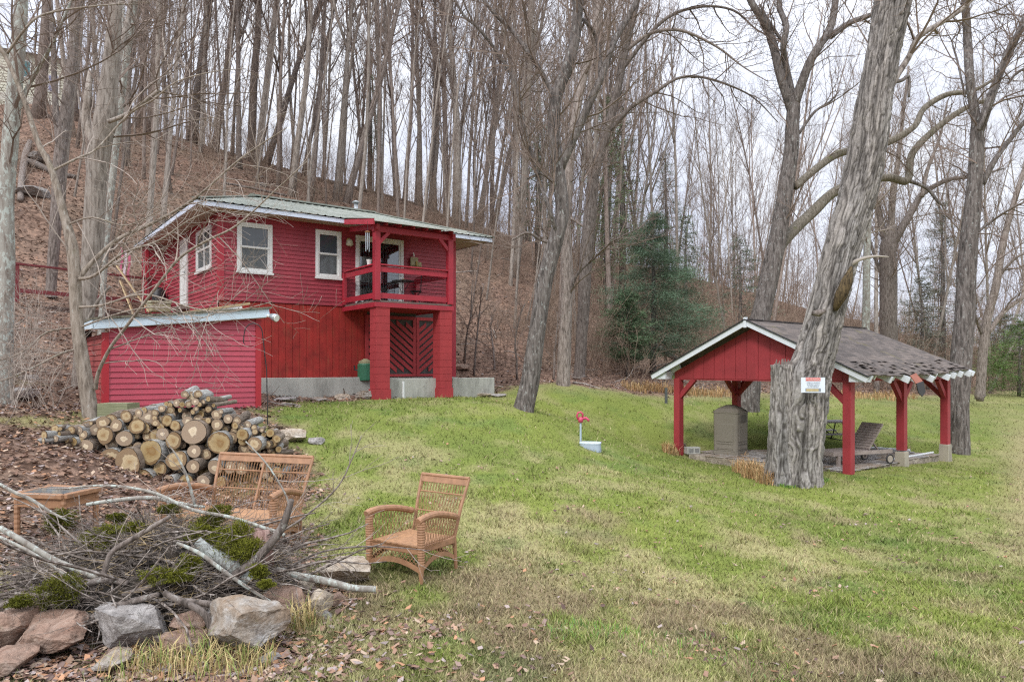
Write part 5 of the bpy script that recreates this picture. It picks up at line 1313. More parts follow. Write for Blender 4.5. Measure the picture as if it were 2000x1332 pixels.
def logat(px, py, rpx, D, ln, ax, label, group='sawn logs in the firewood pile', seed=0):
    p = P(px, py, D); rr = rpx/F*D; b_, c_ = LG[seed % 7]; ax = Vector(ax).normalized()
    x = ax.cross(Vector((0,0,1))).normalized(); z = x.cross(ax)
    M = Matrix((x, ax, z)).transposed().to_4x4(); M = Matrix.Translation(p) @ M @ Matrix.Rotation(random.Random(seed).random()*6.28, 4, 'Y') @ Matrix.Diagonal((rr, ln, rr, 1))
    o = bare('log', b_); o.matrix_world = M; tag(o, label, 'log', group)
    c = bare('cut_end', c_, o); return o
Z3 = lambda x, y, r: (x/2.25, 740+y/2.25, r/2.25)
BIG = [(850,232,62,0,'largest round log, sitting in the upper middle of the firewood pile'),(665,318,60,0.02,'big round log just lower left of the largest one'),(570,368,66,-.05,'very big log low in the pile, left of centre, in front of the others'),
 (965,282,56,0,'big log with dark weathered face right of the largest one'),(760,270,42,.05,'round log between the largest log and the one lower left of it'),(772,355,50,.03,'round log directly beneath the middle of the pile'),
 (855,318,34,.05,'medium log right under the largest one'),(850,385,34,0,'medium log in the bottom part of the pile beside the loveseat back'),(630,448,56,.03,'big log at the very bottom, half sunk behind the brush'),
 (455,245,42,.05,'log with peeling bark in the left shoulder of the pile'),(545,262,40,.08,'stubby brown log right of the peeling one'),(650,165,40,.1,'oval log near the top left of the pile'),(508,205,30,.05,'pale round log at the top of the left shoulder'),
 (375,297,36,.05,'round flat log on the left, above the big stump'),(315,375,74,0,'huge rough brown log at the left foot of the pile'),(770,203,28,.08,'pale log touching the upper left of the largest one'),(745,160,26,.12,'round pale log below the top of the heap'),
 (820,162,24,.15,'brown faced log directly above the largest one'),(870,182,28,.12,'greyish log right above the largest one'),(952,155,26,.1,'pale log at the upper right of the pile'),(955,202,28,.05,'pale cracked log beneath the upper right one'),
 (1003,175,23,.08,'round pale log at the right shoulder of the pile'),(1065,242,30,.03,'pale log in the right part of the pile'),(1035,205,18,.07,'small orange brown log near the right shoulder'),(1118,285,36,0,'irregular hollow log at the right end of the pile'),
 (915,182,17,.08,'small pale log between two upper right ones'),(845,78,30,.1,'short grey log crowning the top of the pile'),(603,207,38,.06,'hollow orange log in the left shoulder'),(555,163,30,.08,'pale log tucked at the upper left corner of the heap'),
 (945,390,36,0,'log seen through the loveseat back, left one'),(1010,385,30,.03,'log seen through the loveseat back, middle one'),(495,452,56,-.05,'dark round log at the lower left of the pile'),(892,450,32,0,'log seen low through the left end of the loveseat back'),
 (965,452,28,.03,'lower log seen through the loveseat back'),(715,240,30,.1,'shadowed log left of centre in the pile'),(1060,395,30,.05,'log seen through the right of the loveseat back'),(740,455,36,.05,'log lying low between the two biggest bottom ones'),(1090,340,30,.1,'log at the right foot of the pile'),
 (485,345,48,.1,'wide dark log behind the left foot of the pile'),(1015,260,30,.12,'log behind the weathered faced one'),(700,395,36,.1,'splintered log in the middle of the bottom row'),(905,330,26,.1,'small dark log under the weathered faced one'),(370,420,46,-.1,'grey barked log lying left beneath the pile'),(820,445,34,.1,'log in the bottom row behind the brush heap')]
for i, (x, y, rr, dd, lab) in enumerate(BIG):
    px, py, q = Z3(x, y, rr*.90); rnd = random.Random(i)
    logat(px, py, q, 10.55+dd*1.5+(py-860)*-0.002, 0.42+0.2*rnd.random(), (rnd.gauss(-.05,.10), 1, rnd.gauss(0,.05)), lab, seed=i)
rl = random.Random(99)
def inpile(x, y):   # zoomed coordinates
    top = [(0,345),(60,335),(150,262),(220,215),(400,180),(520,160),(600,120),(760,95),(800,55),(880,55),(960,110),(1020,160),(1120,205),(1200,225),(1250,300)]
    for (a, b), (c, d) in zip(top, top[1:]):
        if a <= x <= c: t = b+(d-b)*(x-a)/(c-a); return y > t+8 and y < 425+min(x, 900)*0.09 and (y < 485)
    return False
k = 0; sm_ = []
while k < 215:
    x = rl.uniform(60, 1230); y = rl.uniform(60, 470)
    if not inpile(x, y): continue
    if any(math.hypot(x-a, y-b) < c*0.75 for a, b, c, *_ in BIG): 
        if rl.random() < .93: continue
    rr = rl.uniform(9, 19) if (y < 180 or x < 420 or x > 1090) else rl.uniform(13, 30)
    if any(math.hypot(x-a, y-b) < (c+rr)*.66 for a, b, c in sm_): continue
    sm_.append((x, y, rr)); px, py, q = Z3(x, y, rr)
    logat(px, py, q, 10.72+.12*rl.random()-(.9*(1-x/420) if x < 420 else 0), .4+.25*rl.random(), (rl.gauss(-.1 if x > 400 else .12, .22), 1, rl.gauss(0,.08)), 'small sawn log or branch piece filling a gap in the firewood pile' if rr > 17 else 'thin sawn branch piece in the upper and outer parts of the firewood pile', 'small pieces in the firewood pile', seed=k*3+1); k += 1
# back row so the pile has a body
k = 0
while k < 45:
    x = rl.uniform(130, 1180); y = rl.uniform(150, 470)
    if not inpile(x, y-25): continue
    px, py, q = Z3(x, y, rl.uniform(30, 48)); k += 1
    logat(px, py, q, 11.05+.35*rl.random(), .45, (rl.gauss(0,.15), 1, rl.gauss(0,.05)), 'log in the shadowed back rows of the firewood pile', 'logs in the back rows of the firewood pile', seed=k*5+2)

# ------------------------------------------------------------- rocks
def mat_rock(name, a, b_, c_, sc=2.0):
    m, nt, b = newmat(name); v = coords(nt)
    n = noise(nt, v, sc, 7, .65, .6); c = ramp(nt, n, [(.32, a), (.5, b_), (.66, c_)])
    n2 = noise(nt, v, 14, 5, .7); n3 = noise(nt, v, 5.5, 8, .75, 1.2); c = mix(nt, mr(nt, n3, .47, .56, 0, .55), c, tuple(x*.5 for x in a)); n4 = noise(nt, coords(nt, (1,1,3.5)), 6, 6, .7); c = mix(nt, mr(nt, n4, .55, .66, 0, .45), c, tuple(min(1, x*1.25) for x in c_)); c = mix(nt, mr(nt, n2, .45, .75, 0, .6), c, (.10,.08,.06)); n5 = noise(nt, v, 2.6, 7, .8); c = mix(nt, mr(nt, n5, .62, .70, 0, .5), c, (.10,.105,.035))
    L(nt, c, b.inputs['Base Color']); b.inputs['Roughness'].default_value = .9; ad = nt.nodes.new('ShaderNodeMath'); ad.operation = 'ADD'; L(nt, n2, ad.inputs[0]); L(nt, n3, ad.inputs[1]); bump(nt, b, ad.outputs[0], .9, .03); return m
RK = {'tan': mat_rock('rock_tan', (.26,.16,.085), (.34,.29,.24), (.43,.42,.41), 1.8), 'grey': mat_rock('rock_grey', (.22,.20,.19), (.38,.35,.33), (.50,.47,.44), 3), 'red': mat_rock('rock_red', (.22,.12,.08), (.33,.215,.16), (.42,.33,.27), 3), 'pale': mat_rock('rock_pale', (.36,.26,.17), (.50,.42,.33), (.58,.52,.45), 3)}
def rock(px, py, wpx, hpx, D, depth, mt, label, seed, rz=0, tilt=(0,0), cat_='rock', group='stones around the yard', blocky=.6, name='rock'):
    p = P(px, py, D); w_ = wpx/F*D/2; h_ = hpx/F*D/2; bm = bmesh.new(); bmesh.ops.create_icosphere(bm, subdivisions=5, radius=1); rr_ = random.Random(seed*7+1)
    pls = [(Vector((rr_.gauss(0,1), rr_.gauss(0,1), rr_.gauss(0,1))).normalized(), .60+.24*rr_.random()) for _ in range(13)] + [(Vector((.12*rr_.gauss(0,1), .12*rr_.gauss(0,1)-.15, 1)).normalized(), .72)]
    for v in bm.verts:
        q = v.co.copy(); m_ = max(abs(q.x), abs(q.y), abs(q.z)); q = q.lerp(q/m_*.82, blocky)
        n1 = mnoise.noise(q*1.1+Vector((seed*3.1, 0, 0))); n2 = mnoise.noise(q*2.6+Vector((0, seed*1.7, 0))); n3 = mnoise.noise(q*7+Vector((0, 0, seed)))
        q *= 1.12+.16*n1
        for nn, dd in pls:
            t = q.dot(nn)-dd
            if t > 0: q -= nn*t*.985
        q *= 1+.06*n2+.035*n3+.02*mnoise.noise(q*17); v.co = Vector((q.x*w_, q.y*depth/2, q.z*h_))
    me = bpy.data.meshes.new(name); bm.to_mesh(me); bm.free(); me.polygons.foreach_set('use_smooth', [True]*len(me.polygons)); me.set_sharp_from_angle(angle=R(20)); me.materials.append(RK[mt])
    o = bare(name, me); o.location = p; o.rotation_euler = (tilt[0], tilt[1], rz); return tag(o, label, cat_, group)
RG = 'stones ringing the brush heap'
RL = [(486,1222,168,122,5.3,.5,'tan','large blocky tan and grey boulder at the front of the fire ring',1,.2),(262,1225,168,88,5.35,.4,'grey','long rounded grey stone left of the large tan boulder',2,-.1),
 (247,1198,52,26,5.5,.2,'grey','small pale flat stone resting on the long rounded one',3,.3),(368,1218,78,44,5.45,.3,'red','brownish flat faced stone between the long grey one and the large boulder',4,.1),(366,1258,110,48,5.3,.35,'red','reddish stone half buried beneath the brownish flat faced one',5,0),
 (105,1248,170,72,5.25,.45,'red','long reddish stone sloping up to the right, front left of the ring',6,-.35),(18,1228,100,76,5.3,.4,'red','squarish brown stone at the left edge of the view',7,0),(88,1208,80,52,5.6,.35,'tan','tan stone behind the long reddish one',8,.3),
 (566,1180,96,58,5.95,.4,'red','rust red angular stone right of the ring, under the thin pale branch',9,-.2),(625,1178,58,58,6.0,.28,'pale','square pinkish block standing at the right of the ring',10,.1),(590,1214,50,34,5.85,.25,'grey','grey stone beneath the rust red angular one',11,0),
 (630,1208,48,28,5.95,.2,'grey','small dark grey stone beneath the square block',12,0),(655,1185,50,44,6.3,.3,'red','low brown stone behind the square block',13,0),(668,1118,110,58,6.9,.5,'pale','broad pale peach stone behind the thick fallen branch',14,.2),(560,1110,70,40,7.0,.4,'red','reddish stone at the back right of the brush heap',15,0),
 (230,1290,70,26,5.0,.3,'tan','low tan stone mostly hidden by dry grass',16,0),(318,1250,40,26,5.35,.2,'tan','little tan stone wedged right of the long grey one',18,.4),(425,1195,44,30,5.6,.22,'grey','small grey stone behind the left end of the large boulder',19,.2),(170,1205,60,34,5.65,.3,'red','dull reddish stone behind the front row at the left',20,.1),(45,1190,60,30,5.7,.3,'tan','tan stone half under the brush at the far left',42,.5),(530,1290,60,22,5.15,.2,'grey','flat stone at the foot of the large boulder, among leaves',43,.2),(600,1145,40,26,6.2,.2,'pale','small pale stone on top of the rust red one',44,.2),(20,1296,90,50,4.9,.4,'red','dark red stone at the bottom left corner',17,.2)]
for q in RL:
    px, py, w_, h_, D, dp, mt, lab, sd, rz = q; rock(px, py-6, w_*.98, h_*1.04, D-.08, dp, mt, lab, sd, rz, group=RG, blocky=.62)
RY = 'stones at the foot of the cabin and shed'
for q in [(716,772,56,24,20.4,.9,'tan','rounded brown boulder touching the left block pillar',21,0),(668,776,40,16,20,.6,'pale','pinkish flat stone left of the rounded brown boulder',22,0),(560,780,50,12,19.0,.6,'grey','flat grey stone below the long concrete wall',23,0),(620,779,36,10,19.2,.5,'tan','low tan stone below the long concrete wall',24,0),
 (882,771,14,8,21,.3,'grey','small grey stone under the right concrete wall',25,0),(940,771,46,9,21.6,.5,'pale','flat pale slab right of the pillar foot',26,0),(975,772,34,10,21.8,.4,'grey','flat slab at the far right of the concrete wall',27,0),(910,771,22,9,21.3,.3,'red','reddish stone in the rubble under the right concrete wall',28,0),
 (900,717,34,18,26.5,.8,'red','brown boulder at the base of the bank behind the cabin corner',29,0),(575,850,54,32,12.2,.5,'pale','pale rounded stone right of the firewood pile',30,.3),(620,860,34,16,12.4,.3,'grey','small stone right of the pale rounded one',31,0),(545,868,40,24,11.6,.3,'tan','straw covered stone at the right foot of the pile',32,0),
 (30,768,80,36,13.5,.7,'grey','mossy grey boulder on the slope at the left edge',33,0),(62,738,36,14,15,.5,'grey','pale stone in the leaves left of the shed',34,0),(8,715,50,30,16,.8,'grey','grey boulder at the far left below the deck',35,0),(60,375,50,26,30,1.4,'grey','grey rock outcrop on the upper left slope',36,0),(75,310,40,20,36,1.4,'grey','rock by the fallen log high on the slope',37,0),
 (515,362,18,10,44,.8,'grey','pale rock on the slope above the cabin roof',38,0),(935,513,9,13,38,.4,'pale','small whitish rock on the bank right of the cabin',39,0),(725,668+15,26,10,30,.5,'grey','stone far up the bank',41,0)][:20]:
    px, py, w_, h_, D, dp, mt, lab, sd, rz = q; pt = hit(px, py+h_*.35, 5); rock(px, py, w_, h_, pt.y, dp, mt, lab, sd, rz, group=RY, blocky=.5)

# ------------------------------------------------------------- brush heap in the stone ring
BC = P(325, 1130, 6.25); BCZ = g1(BC.x, BC.y)
HB = lambda x, y: max(0, 1-((x-BC.x)/1.22)**2-((y-BC.y)/1.0)**2)
S = []; rb = random.Random(31)
def bz(x, y): return g1(x, y)+0.85*HB(x, y)**.6
bm = MB(); nn = 46
for j in range(nn):
    for i in range(nn):
        x = BC.x-1.8+3.6*i/(nn-1); y = BC.y-1.2+2.4*j/(nn-1); h = 0.60*HB(x, y)**.8+.22*mnoise.noise(Vector((x*3, y*3, 2)))*(HB(x, y) > 0)+.13*mnoise.noise(Vector((x*9, y*9, 2)))*(HB(x, y) > 0)
        bm.v.append((x, y, BCZ-.12+h))
for j in range(nn-1):
    for i in range(nn-1): k = j*nn+i; bm.f.append((k, k+1, k+nn+1, k+nn))
tag(part('brush_debris', bm, mat_rock('brush_core', (.008,.006,.005), (.025,.018,.013), (.07,.05,.03), 5), None, True), 'dark rotting core of the brush heap', 'debris', None, 'stuff')  # near-black colour stands for the shaded gaps inside the heap
for i in range(1450):
    a = rb.random()*6.283; rr = math.sqrt(rb.random()); x = BC.x-.18+1.12*rr*math.cos(a); y = BC.y-.12+.80*rr*math.sin(a)
    z = BCZ-.1+(.74*HB(x, y)**.85)*(0.66+.38*rb.random())
    th = rb.gauss(0, .5) if rb.random() < .72 else rb.random()*6.28
    if rb.random() < .5: th += math.pi
    d = (math.cos(th), math.sin(th)*.8, rb.gauss(0.02,.17)); big = rb.random()**5; r0 = .0022+.013*big
    P_, R_ = limb(rb, (x, y, z), vn(d), .15+.5*rb.random()+.6*big, r0, r0*.4, 5, .16, -.02)
    for j in range(5): S.append((P_[j], P_[j+1], R_[j], R_[j+1]))
    if rb.random() < .6: sprout(rb, S, P_, R_, 0, 4, .2, R(40), 1, dict(len=[.35,.15], rad=[.003,.002], rmin=.0014, ns=[3,2], n=[0,1], wob=.2, up=0, lift=0))
tag(part('brush_twigs', MB().segs(S, 4), mat_bark('brush_twig', (.05,.04,.033), (.16,.13,.11), (.38,.34,.31), 1.2, .2, rand=0)), 'dense tangle of grey dead twigs heaped in the stone ring', 'brush', None, 'stuff')
S = []
for i in range(380):
    a = rb.random()*6.283; rr = math.sqrt(rb.random()); x = BC.x+.1+1.5*rr*math.cos(a); y = BC.y+1.0*rr*math.sin(a); z = BCZ-.05+(.76*HB(x, y)**.8)*(.85+.2*rb.random())
    for j in range(3):
        th = rb.random()*6.28; S.append(((x, y, z), (x+.16*math.cos(th), y+.16*math.sin(th), z+rb.gauss(0,.05)), .0018, .001))
tag(part('dry_grass_clippings', MB().segs(S), mat_flat('dry_straw', (.42,.31,.16), .9, 0, .3)), 'dry straw and weeds caught in the brush heap', 'straw', None, 'stuff')
def stick(pts, D, label, m=None, name='branch', tw=0, seed=1, cutend=False, group='bigger branches lying on the brush heap'):
    base = P(pts[0][0], pts[0][1], D); sm = cat(path(pts, D, 0.0), 5); P_ = [tuple(a-base) for a, _ in sm]; R_ = [b for _, b in sm]; rr = random.Random(seed)
    e = part(name, MB().tube(P_, R_, 10, True, bark_fn(seed, .07, 5)), m or BARK_NEAR, None, True); e.location = base; tag(e, label, 'branch', group)
    if tw:
        S = []; sprout(rr, S, P_, R_, 0, tw, .25, R(35), 1, dict(len=[.55,.25], rad=[.004,.0022], rmin=.0013, ns=[5,3], n=[0,3], wob=.10, up=.02, lift=.05)); part('twigs', MB().segs(S, 4), TWIGL, e)
    if cutend:
        d = Vector(P_[0])-Vector(P_[1]); d.normalize(); c0 = Vector(P_[0]); part('cut_end', MB().tube([c0+d*.001, c0+d*.006], [R_[0]*.93, R_[0]*.9], 12), PALEW, e)
stick([(365,1152,16),(430,1138,16),(480,1108,17),(520,1072,17),(550,1030,16),(562,1000,14),(570,975,10)], 5.75, 'twisted bare branch sweeping up to the right in front of the loveseat', BARK_GREY, seed=1, tw=3)
stick([(556,1045,8),(530,1035,7),(450,1010,7),(375,995,7),(300,962,6),(210,948,5),(120,955,3)], 6.1, 'thin pale branch arching across the top of the heap', BARK_SYC, seed=2, tw=6)
stick([(735,1150,13,-.0),(690,1148,14),(640,1135,15),(585,1125,15),(540,1112,12)], 6.0, 'thick smooth fallen branch pointing right out over the lawn', BARK_SYC, seed=3, tw=5, cutend=True)
stick([(572,1200,5),(520,1170,6),(470,1138,7),(430,1110,8),(390,1080,8),(345,1060,6)], 5.6, 'straight pale stick slanting down to the right over the red stone', BARK_SYC, seed=4)
stick([(0,1183,11),(70,1162,12),(130,1168,12),(210,1166,12),(280,1150,11),(330,1130,8)], 5.5, 'long dark horizontal branch across the left front of the heap', BARK_GREY, seed=5, tw=3)
stick([(145,1222,14),(185,1205,15),(230,1182,15),(265,1172,13),(310,1160,9)], 5.35, 'sawn branch end pointing left over the front stones', BARK_GREY, seed=6, cutend=True)
stick([(408,1262,11),(412,1235,12),(400,1200,13),(370,1180,13),(335,1165,12),(320,1155,10)], 5.2, 'curved grey root hanging down over the front of the ring', BARK_GREY, seed=7)
stick([(475,1180,15),(440,1182,15),(405,1178,12),(360,1172,9)], 5.35, 'short stub lying on top of the large tan boulder', BARK_GREY, seed=8, cutend=True)
stick([(172,1140,14),(205,1132,13),(250,1138,11)], 5.5, 'forked stick with a pale sawn end in the middle of the heap', BARK_GREY, seed=9, cutend=True)
stick([(202,1130,10),(208,1100,11),(222,1075,10),(262,1050,10),(300,1028,9),(332,1008,8)], 5.5, 'bent branch rising to the right from the forked stick', BARK_GREY, seed=10, tw=3)
stick([(0,1030,11),(50,1060,11),(100,1090,11),(150,1112,11),(190,1130,10)], 5.6, 'grey branch slanting down from the left edge, the upper of two', BARK_SYC, seed=11, tw=5)
stick([(0,1048,6),(60,1078,6),(110,1110,5),(160,1150,4)], 5.5, 'thin branch slanting down from the left edge, the lower of two', BARK_SYC, seed=12, tw=4)
stick([(488,1135,24),(465,1115,25),(440,1095,26),(410,1078,24),(385,1058,22)], 5.8, 'thick lichen covered log stub with a sawn face at the right of the heap', mat_bark('lichen_bark', (.16,.15,.13), (.36,.38,.36), (.5,.53,.5), 2, .6, .4, rand=0), seed=13, cutend=True)
stick([(0,945,6),(30,962,7),(60,975,7),(100,1000,5),(130,1015,4)], 6.0, 'pale twig reaching in from the left edge below the table', BARK_SYC, seed=14, tw=5)
stick([(170,985,7),(240,975,8),(300,972,8),(345,982,8),(400,990,5)], 6.6, 'pale stick lying along the back of the heap', BARK_SYC, seed=15, tw=3)
stick([(480,862,2.5),(520,905,3.2),(555,960,3.6),(570,1000,4)], 6.4, 'slim whip standing up before the loveseat back', BARK_SYC, seed=16, tw=3)
stick([(555,1035,4.5),(600,1005,4),(660,950,3.2),(690,890,2.4),(706,850,1.5)], 6.2, 'slim twig reaching up right over the lawn', BARK_GREY, seed=17, tw=6)
stick([(380,985,6),(365,930,5),(345,890,3.5),(330,870,2)], 6.3, 'spotted twig standing upright against the log pile', BARK_SYC, seed=18, tw=2)
stick([(0,1130,9),(60,1128,9),(120,1128,8),(170,1118,7)], 5.9, 'straight horizontal limb half buried at the left of the heap', BARK_GREY, seed=19, tw=2)
stick([(560,1110,4),(620,1080,4),(690,1068,3.5),(760,1068,2.4),(840,1075,1.5)], 6.1, 'long thin twig reaching out to the wicker armchair', BARK_GREY, seed=20, tw=5)
one('stump_post', MB().tube([P(506,1105,6.1), P(505,1060,6.1), P(503,1035,6.1)], [.125,.115,.11], 12, True, bark_fn(4, .1, 3)), mat_bark('pinkish_bark', (.16,.09,.08), (.30,.19,.16), (.42,.30,.26), 2, .6, rand=0), 'upright pinkish stump behind the mossy part of the heap', 'stump', smooth=True)
# moss cushions
r = np.random.RandomState(9); Vs = []; Cs = []
MS = [(310,1122,36,14),(345,1125,28,12),(190,1055,34,20),(205,1038,26,12),(120,1010,26,18),(115,1020,26,20),(455,1065,40,24),(480,1078,32,20),(440,1045,34,18),(395,1040,30,22),(505,1115,18,14),(330,995,22,10),(430,1000,24,14),(410,1020,26,20),(95,1160,40,30),(130,1150,34,36),(40,1175,22,10),(370,1100,24,18),(470,1040,26,24),(500,1075,16,22),(228,1010,18,8),(260,1030,20,10),(520,1140,16,8)]
for (px, py, wx, hy) in MS:
    D = 5.50+(1130-py)*0.0056; c0 = P(px, py, D); m = 3200
    u = r.randn(m, 3); u /= np.linalg.norm(u, axis=1, keepdims=True); rad = (0.6+.4*r.rand(m, 1)); sc_ = np.array([wx/F*D, wx/F*D*.8, hy/F*D])*.92
    nz_ = np.array([mnoise.noise(Vector((a*2+px, b*2, c*2))) for a, b, c in u])[:, None]
    cen = np.array(c0)+u*rad*sc_*(1+.9*nz_); dr = u+r.randn(m, 3)*.5; dr /= np.linalg.norm(dr, axis=1, keepdims=True); sd = np.cross(dr, r.randn(m, 3)); sd /= np.linalg.norm(sd, axis=1, keepdims=True)
    Vs.append(np.stack([cen-sd*.0035, cen+sd*.0035, cen+dr*.013], 1).reshape(-1, 3)); col = np.array([.15,.155,.02])*(.35+.9*r.rand(m, 1))*(1+.25*u[:, 2:3]) ; Cs.append(np.repeat(np.maximum(col, .01)*(1 if px > 150 and py > 1020 else .7), 3, 0))
V = np.concatenate(Vs); me = npmesh('moss', V, np.arange(len(V)).reshape(-1, 3), np.concatenate(Cs), mat_attr('moss', rough=.9), True); tag(bare('moss', me), 'bright green moss cushions on the brush heap', 'moss', None, 'stuff')

# fallen log and root plate on the upper slope, fallen trunk on the right bank
def fallen(pts, label, m=BARK_GREY, name='fallen_log'):
    q = [(hit(a, b), w_) for a, b, w_ in pts]; D0 = q[0][0].y; base = q[0][0]; sm = cat([(v+Vector((0,0,w_/2/F*v.y)), w_/2/F*v.y) for v, w_ in q], 4)
    e = part(name, MB().tube([tuple(a-base) for a, _ in sm], [b for _, b in sm], 8, True, bark_fn(3, .1, 1)), m, None, True); e.location = base; return tag(e, label, 'log', 'fallen wood on the hillside')
fallen([(620,352,6),(700,372,7),(800,395,6),(860,410,4)], 'long fallen trunk lying along the ridge line above the cabin roof')
fallen([(1260,665,10),(1290,688,12),(1320,705,10)], 'fallen trunk leaning down the bank left of the pavilion gable', BARK_DARK)
fallen([(45,320,12),(70,330,13),(110,345,10),(150,352,8)], 'fallen limb across the upper left slope')
fallen([(40,400,10),(42,360,12),(50,310,13),(58,285,10)], 'broken pinkish limb hanging down the upper left slope')
fallen([(560,385,4),(500,372,5),(440,362,4)], 'thin fallen branch on the slope above the roof left end')

# ------------------------------------------------------------- wicker furniture
def strands(mb, A, B, C_, D_, n, rad, wav=.35, cross=True):
    """openwork between bottom edge A-B and top edge D_-C_ (all Vectors): wavy verticals that touch in pairs"""
    for i in range(n+1):
        u = i/n; pts = []
        for j in range(9):
            v = j/8; a = A.lerp(B, u); b = D_.lerp(C_, u); e_ = (B-A)/n
            pts.append(a.lerp(b, v)+e_*(wav*math.sin(v*math.pi*4+(math.pi if i % 2 else 0))))
        mb.tube(pts, rad, 3, False)
def wick_chair(loc, rz, W, Dp, label, nm, cat_, seats=1, zt_=.88, group=None):
    e = empty(nm, loc, rz, label, cat_, group); V3 = Vector; hw = W/2; aw = .09
    sh, ah = .34, .60
    fl, fr, bl, br = V3((-hw,-Dp/2,0)), V3((hw,-Dp/2,0)), V3((-hw+.05*seats,Dp/2,0)), V3((hw-.05*seats,Dp/2,0))
    def ribbed(p0, p1, r0, r1, n):
        pts = [p0.lerp(p1, i/n) for i in range(n+1)]; return pts, [(r0+(r1-r0)*i/n)*(1.0 if i % 2 else .9) for i in range(n+1)]
    for sx, f in ((-1, fl), (1, fr)):
        pts, rr = ribbed(f+V3((0,0,.17)), f+V3((0,0,ah-.01)), .034, .044, 34); part('arm_post', MB().tube(pts, rr, 10), WICK, e)
        part('leg', MB().tube([f+V3((0,0,0)), f+V3((0,0,.17))], [.018,.03], 8), WICK, e)
        b = bl if sx < 0 else br
        part('leg', MB().tube([b+V3((0,.03,0)), b+V3((0,0,sh))], [.018,.022], 8), WICK, e)
        arc = [f+V3((0,-.045,ah+.0)), f+V3((0,.03,ah+.018)), f.lerp(b, .35)+V3((0,0,ah+.022)), f.lerp(b, .7)+V3((0,0,ah-.01)), b+V3((0,.02,ah-.065))]
        sm = cat([(a, .034) for a in arc], 5); mb = MB(); mb.tube([a for a, _ in sm], [.036 if i % 2 else .033 for i in range(len(sm))], 10); part('armrest', mb, WICK, e)
        mb = MB(); strands(mb, f+V3((0,.03,sh-.02)), b+V3((0,0,sh-.02)), b+V3((0,0,ah-.06)), f+V3((0,.03,ah+.005)), 24, .0036); part('arm_weave', mb, WICK2, e)
        mb = MB(); strands(mb, f+V3((0,.03,.17)), b+V3((0,0,.17)), b+V3((0,0,sh-.07)), f+V3((0,.03,sh-.07)), 22, .0036, .6); part('skirt_weave', mb, WICK2, e)
        mb = MB(); n = 14
        for i in range(n):
            a0 = f.lerp(b, i/n); a1 = f.lerp(b, (i+1)/n); h = lambda u: .10+.09*math.sin(u*math.pi)
            mb.hexa([a0+V3((-.006,0,h(i/n))), a0+V3((.006,0,h(i/n))), a1+V3((.006,0,h((i+1)/n))), a1+V3((-.006,0,h((i+1)/n))), a0+V3((-.006,0,h(i/n)+.045)), a0+V3((.006,0,h(i/n)+.045)), a1+V3((.006,0,h((i+1)/n)+.045)), a1+V3((-.006,0,h((i+1)/n)+.045))])
        part('apron', mb, WICK, e)
    # seat: woven deck and front roll
    mb = MB(); nr = 26
    z = sh
    part('seat', MB().box(-hw+.03, hw-.03, -Dp/2-.005, Dp/2-.01, sh-.075, sh), WICK, e, bevel=.012)
    for i in range(nr):
        y = -Dp/2+.01+(Dp-.03)*i/nr; mb.tube([(-hw+.05, y, sh+.002), (0, y, sh-.004), (hw-.05, y, sh+.002)], .007, 5)
    part('seat_weave', mb, WICK2, e)
    mb = MB(); n = int(W/.016)
    for i in range(n):
        x = -hw+.05+(W-.1)*i/n; mb.tube([(x, -Dp/2-.012, sh-.012), (x+.02, -Dp/2-.014, sh+.006), (x+.026, -Dp/2+.01, sh+.01)], .005, 4)
    part('seat_braid', mb, WICK2, e)
    mb = MB(); strands(mb, fl+V3((.03,0,.16)), fr+V3((-.03,0,.16)), fr+V3((-.03,0,sh-.07)), fl+V3((.03,0,sh-.07)), int(W/.026), .0036, .7); part('skirt_weave', mb, WICK2, e)
    n = 20
    for (pa, pb) in ((fl, fr), (bl, br)):
        mb = MB()
        for i in range(n):
            a0 = pa.lerp(pb, i/n); a1 = pa.lerp(pb, (i+1)/n); h = lambda u: .09+.07*math.sin(u*math.pi)
            mb.hexa([a0+V3((0,-.006,h(i/n))), a1+V3((0,-.006,h((i+1)/n))), a1+V3((0,.006,h((i+1)/n))), a0+V3((0,.006,h(i/n))), a0+V3((0,-.006,h(i/n)+.05)), a1+V3((0,-.006,h((i+1)/n)+.05)), a1+V3((0,.006,h((i+1)/n)+.05)), a0+V3((0,.006,h(i/n)+.05))])
        part('apron', mb, WICK, e)
    # back
    tw = .03; tl, tr = V3((-hw+.05*seats-tw, Dp/2+.22, zt_)), V3((hw-.05*seats+tw, Dp/2+.22, zt_)); b0, b1 = bl+V3((.02,0,sh)), br+V3((-.02,0,sh))
    for a, b in ((b0, tl), (b1, tr)): part('back_post', MB().tube([a-V3((0,.0,.1)), a.lerp(b, .5), b], [.018,.018,.016], 8), WICK, e)
    if seats > 1: part('back_post', MB().tube([b0.lerp(b1, .5), tl.lerp(tr, .5)], .014, 8), WICK, e)
    mb = MB(); mb.bar(tl.lerp(b0, .06), tr.lerp(b1, .06), .016, .085, (0,.35,1)); part('back_band', mb, WICK, e)
    mb = MB(); mb.tube([tl, tr], .020, 8); part('top_rail', mb, WICK, e)
    mb = MB(); nn_ = int(W/.021)
    strands(mb, b0, b1, tr.lerp(b1, .1), tl.lerp(b0, .1), nn_, .0034, .5)
    part('back_weave', mb, WICK2, e)
    for f in (.36, .70): part('back_rail', MB().tube([b0.lerp(tl, f), b1.lerp(tr, f)], .0075, 6), WICK, e)
    return e
def ground_at(p): return Vector((p.x, p.y, float(ground_z(np.array([p.x]), np.array([p.y]))[0])))
pc = (P(712,1115,7.22)+P(892,1108,7.35))/2
wick_chair(Vector((pc.x+.03, pc.y, ground_at(pc).z)), R(-33), .68, .58, 'tan wicker armchair standing alone on the lawn', 'wicker_armchair', 'armchair', 1, .90)
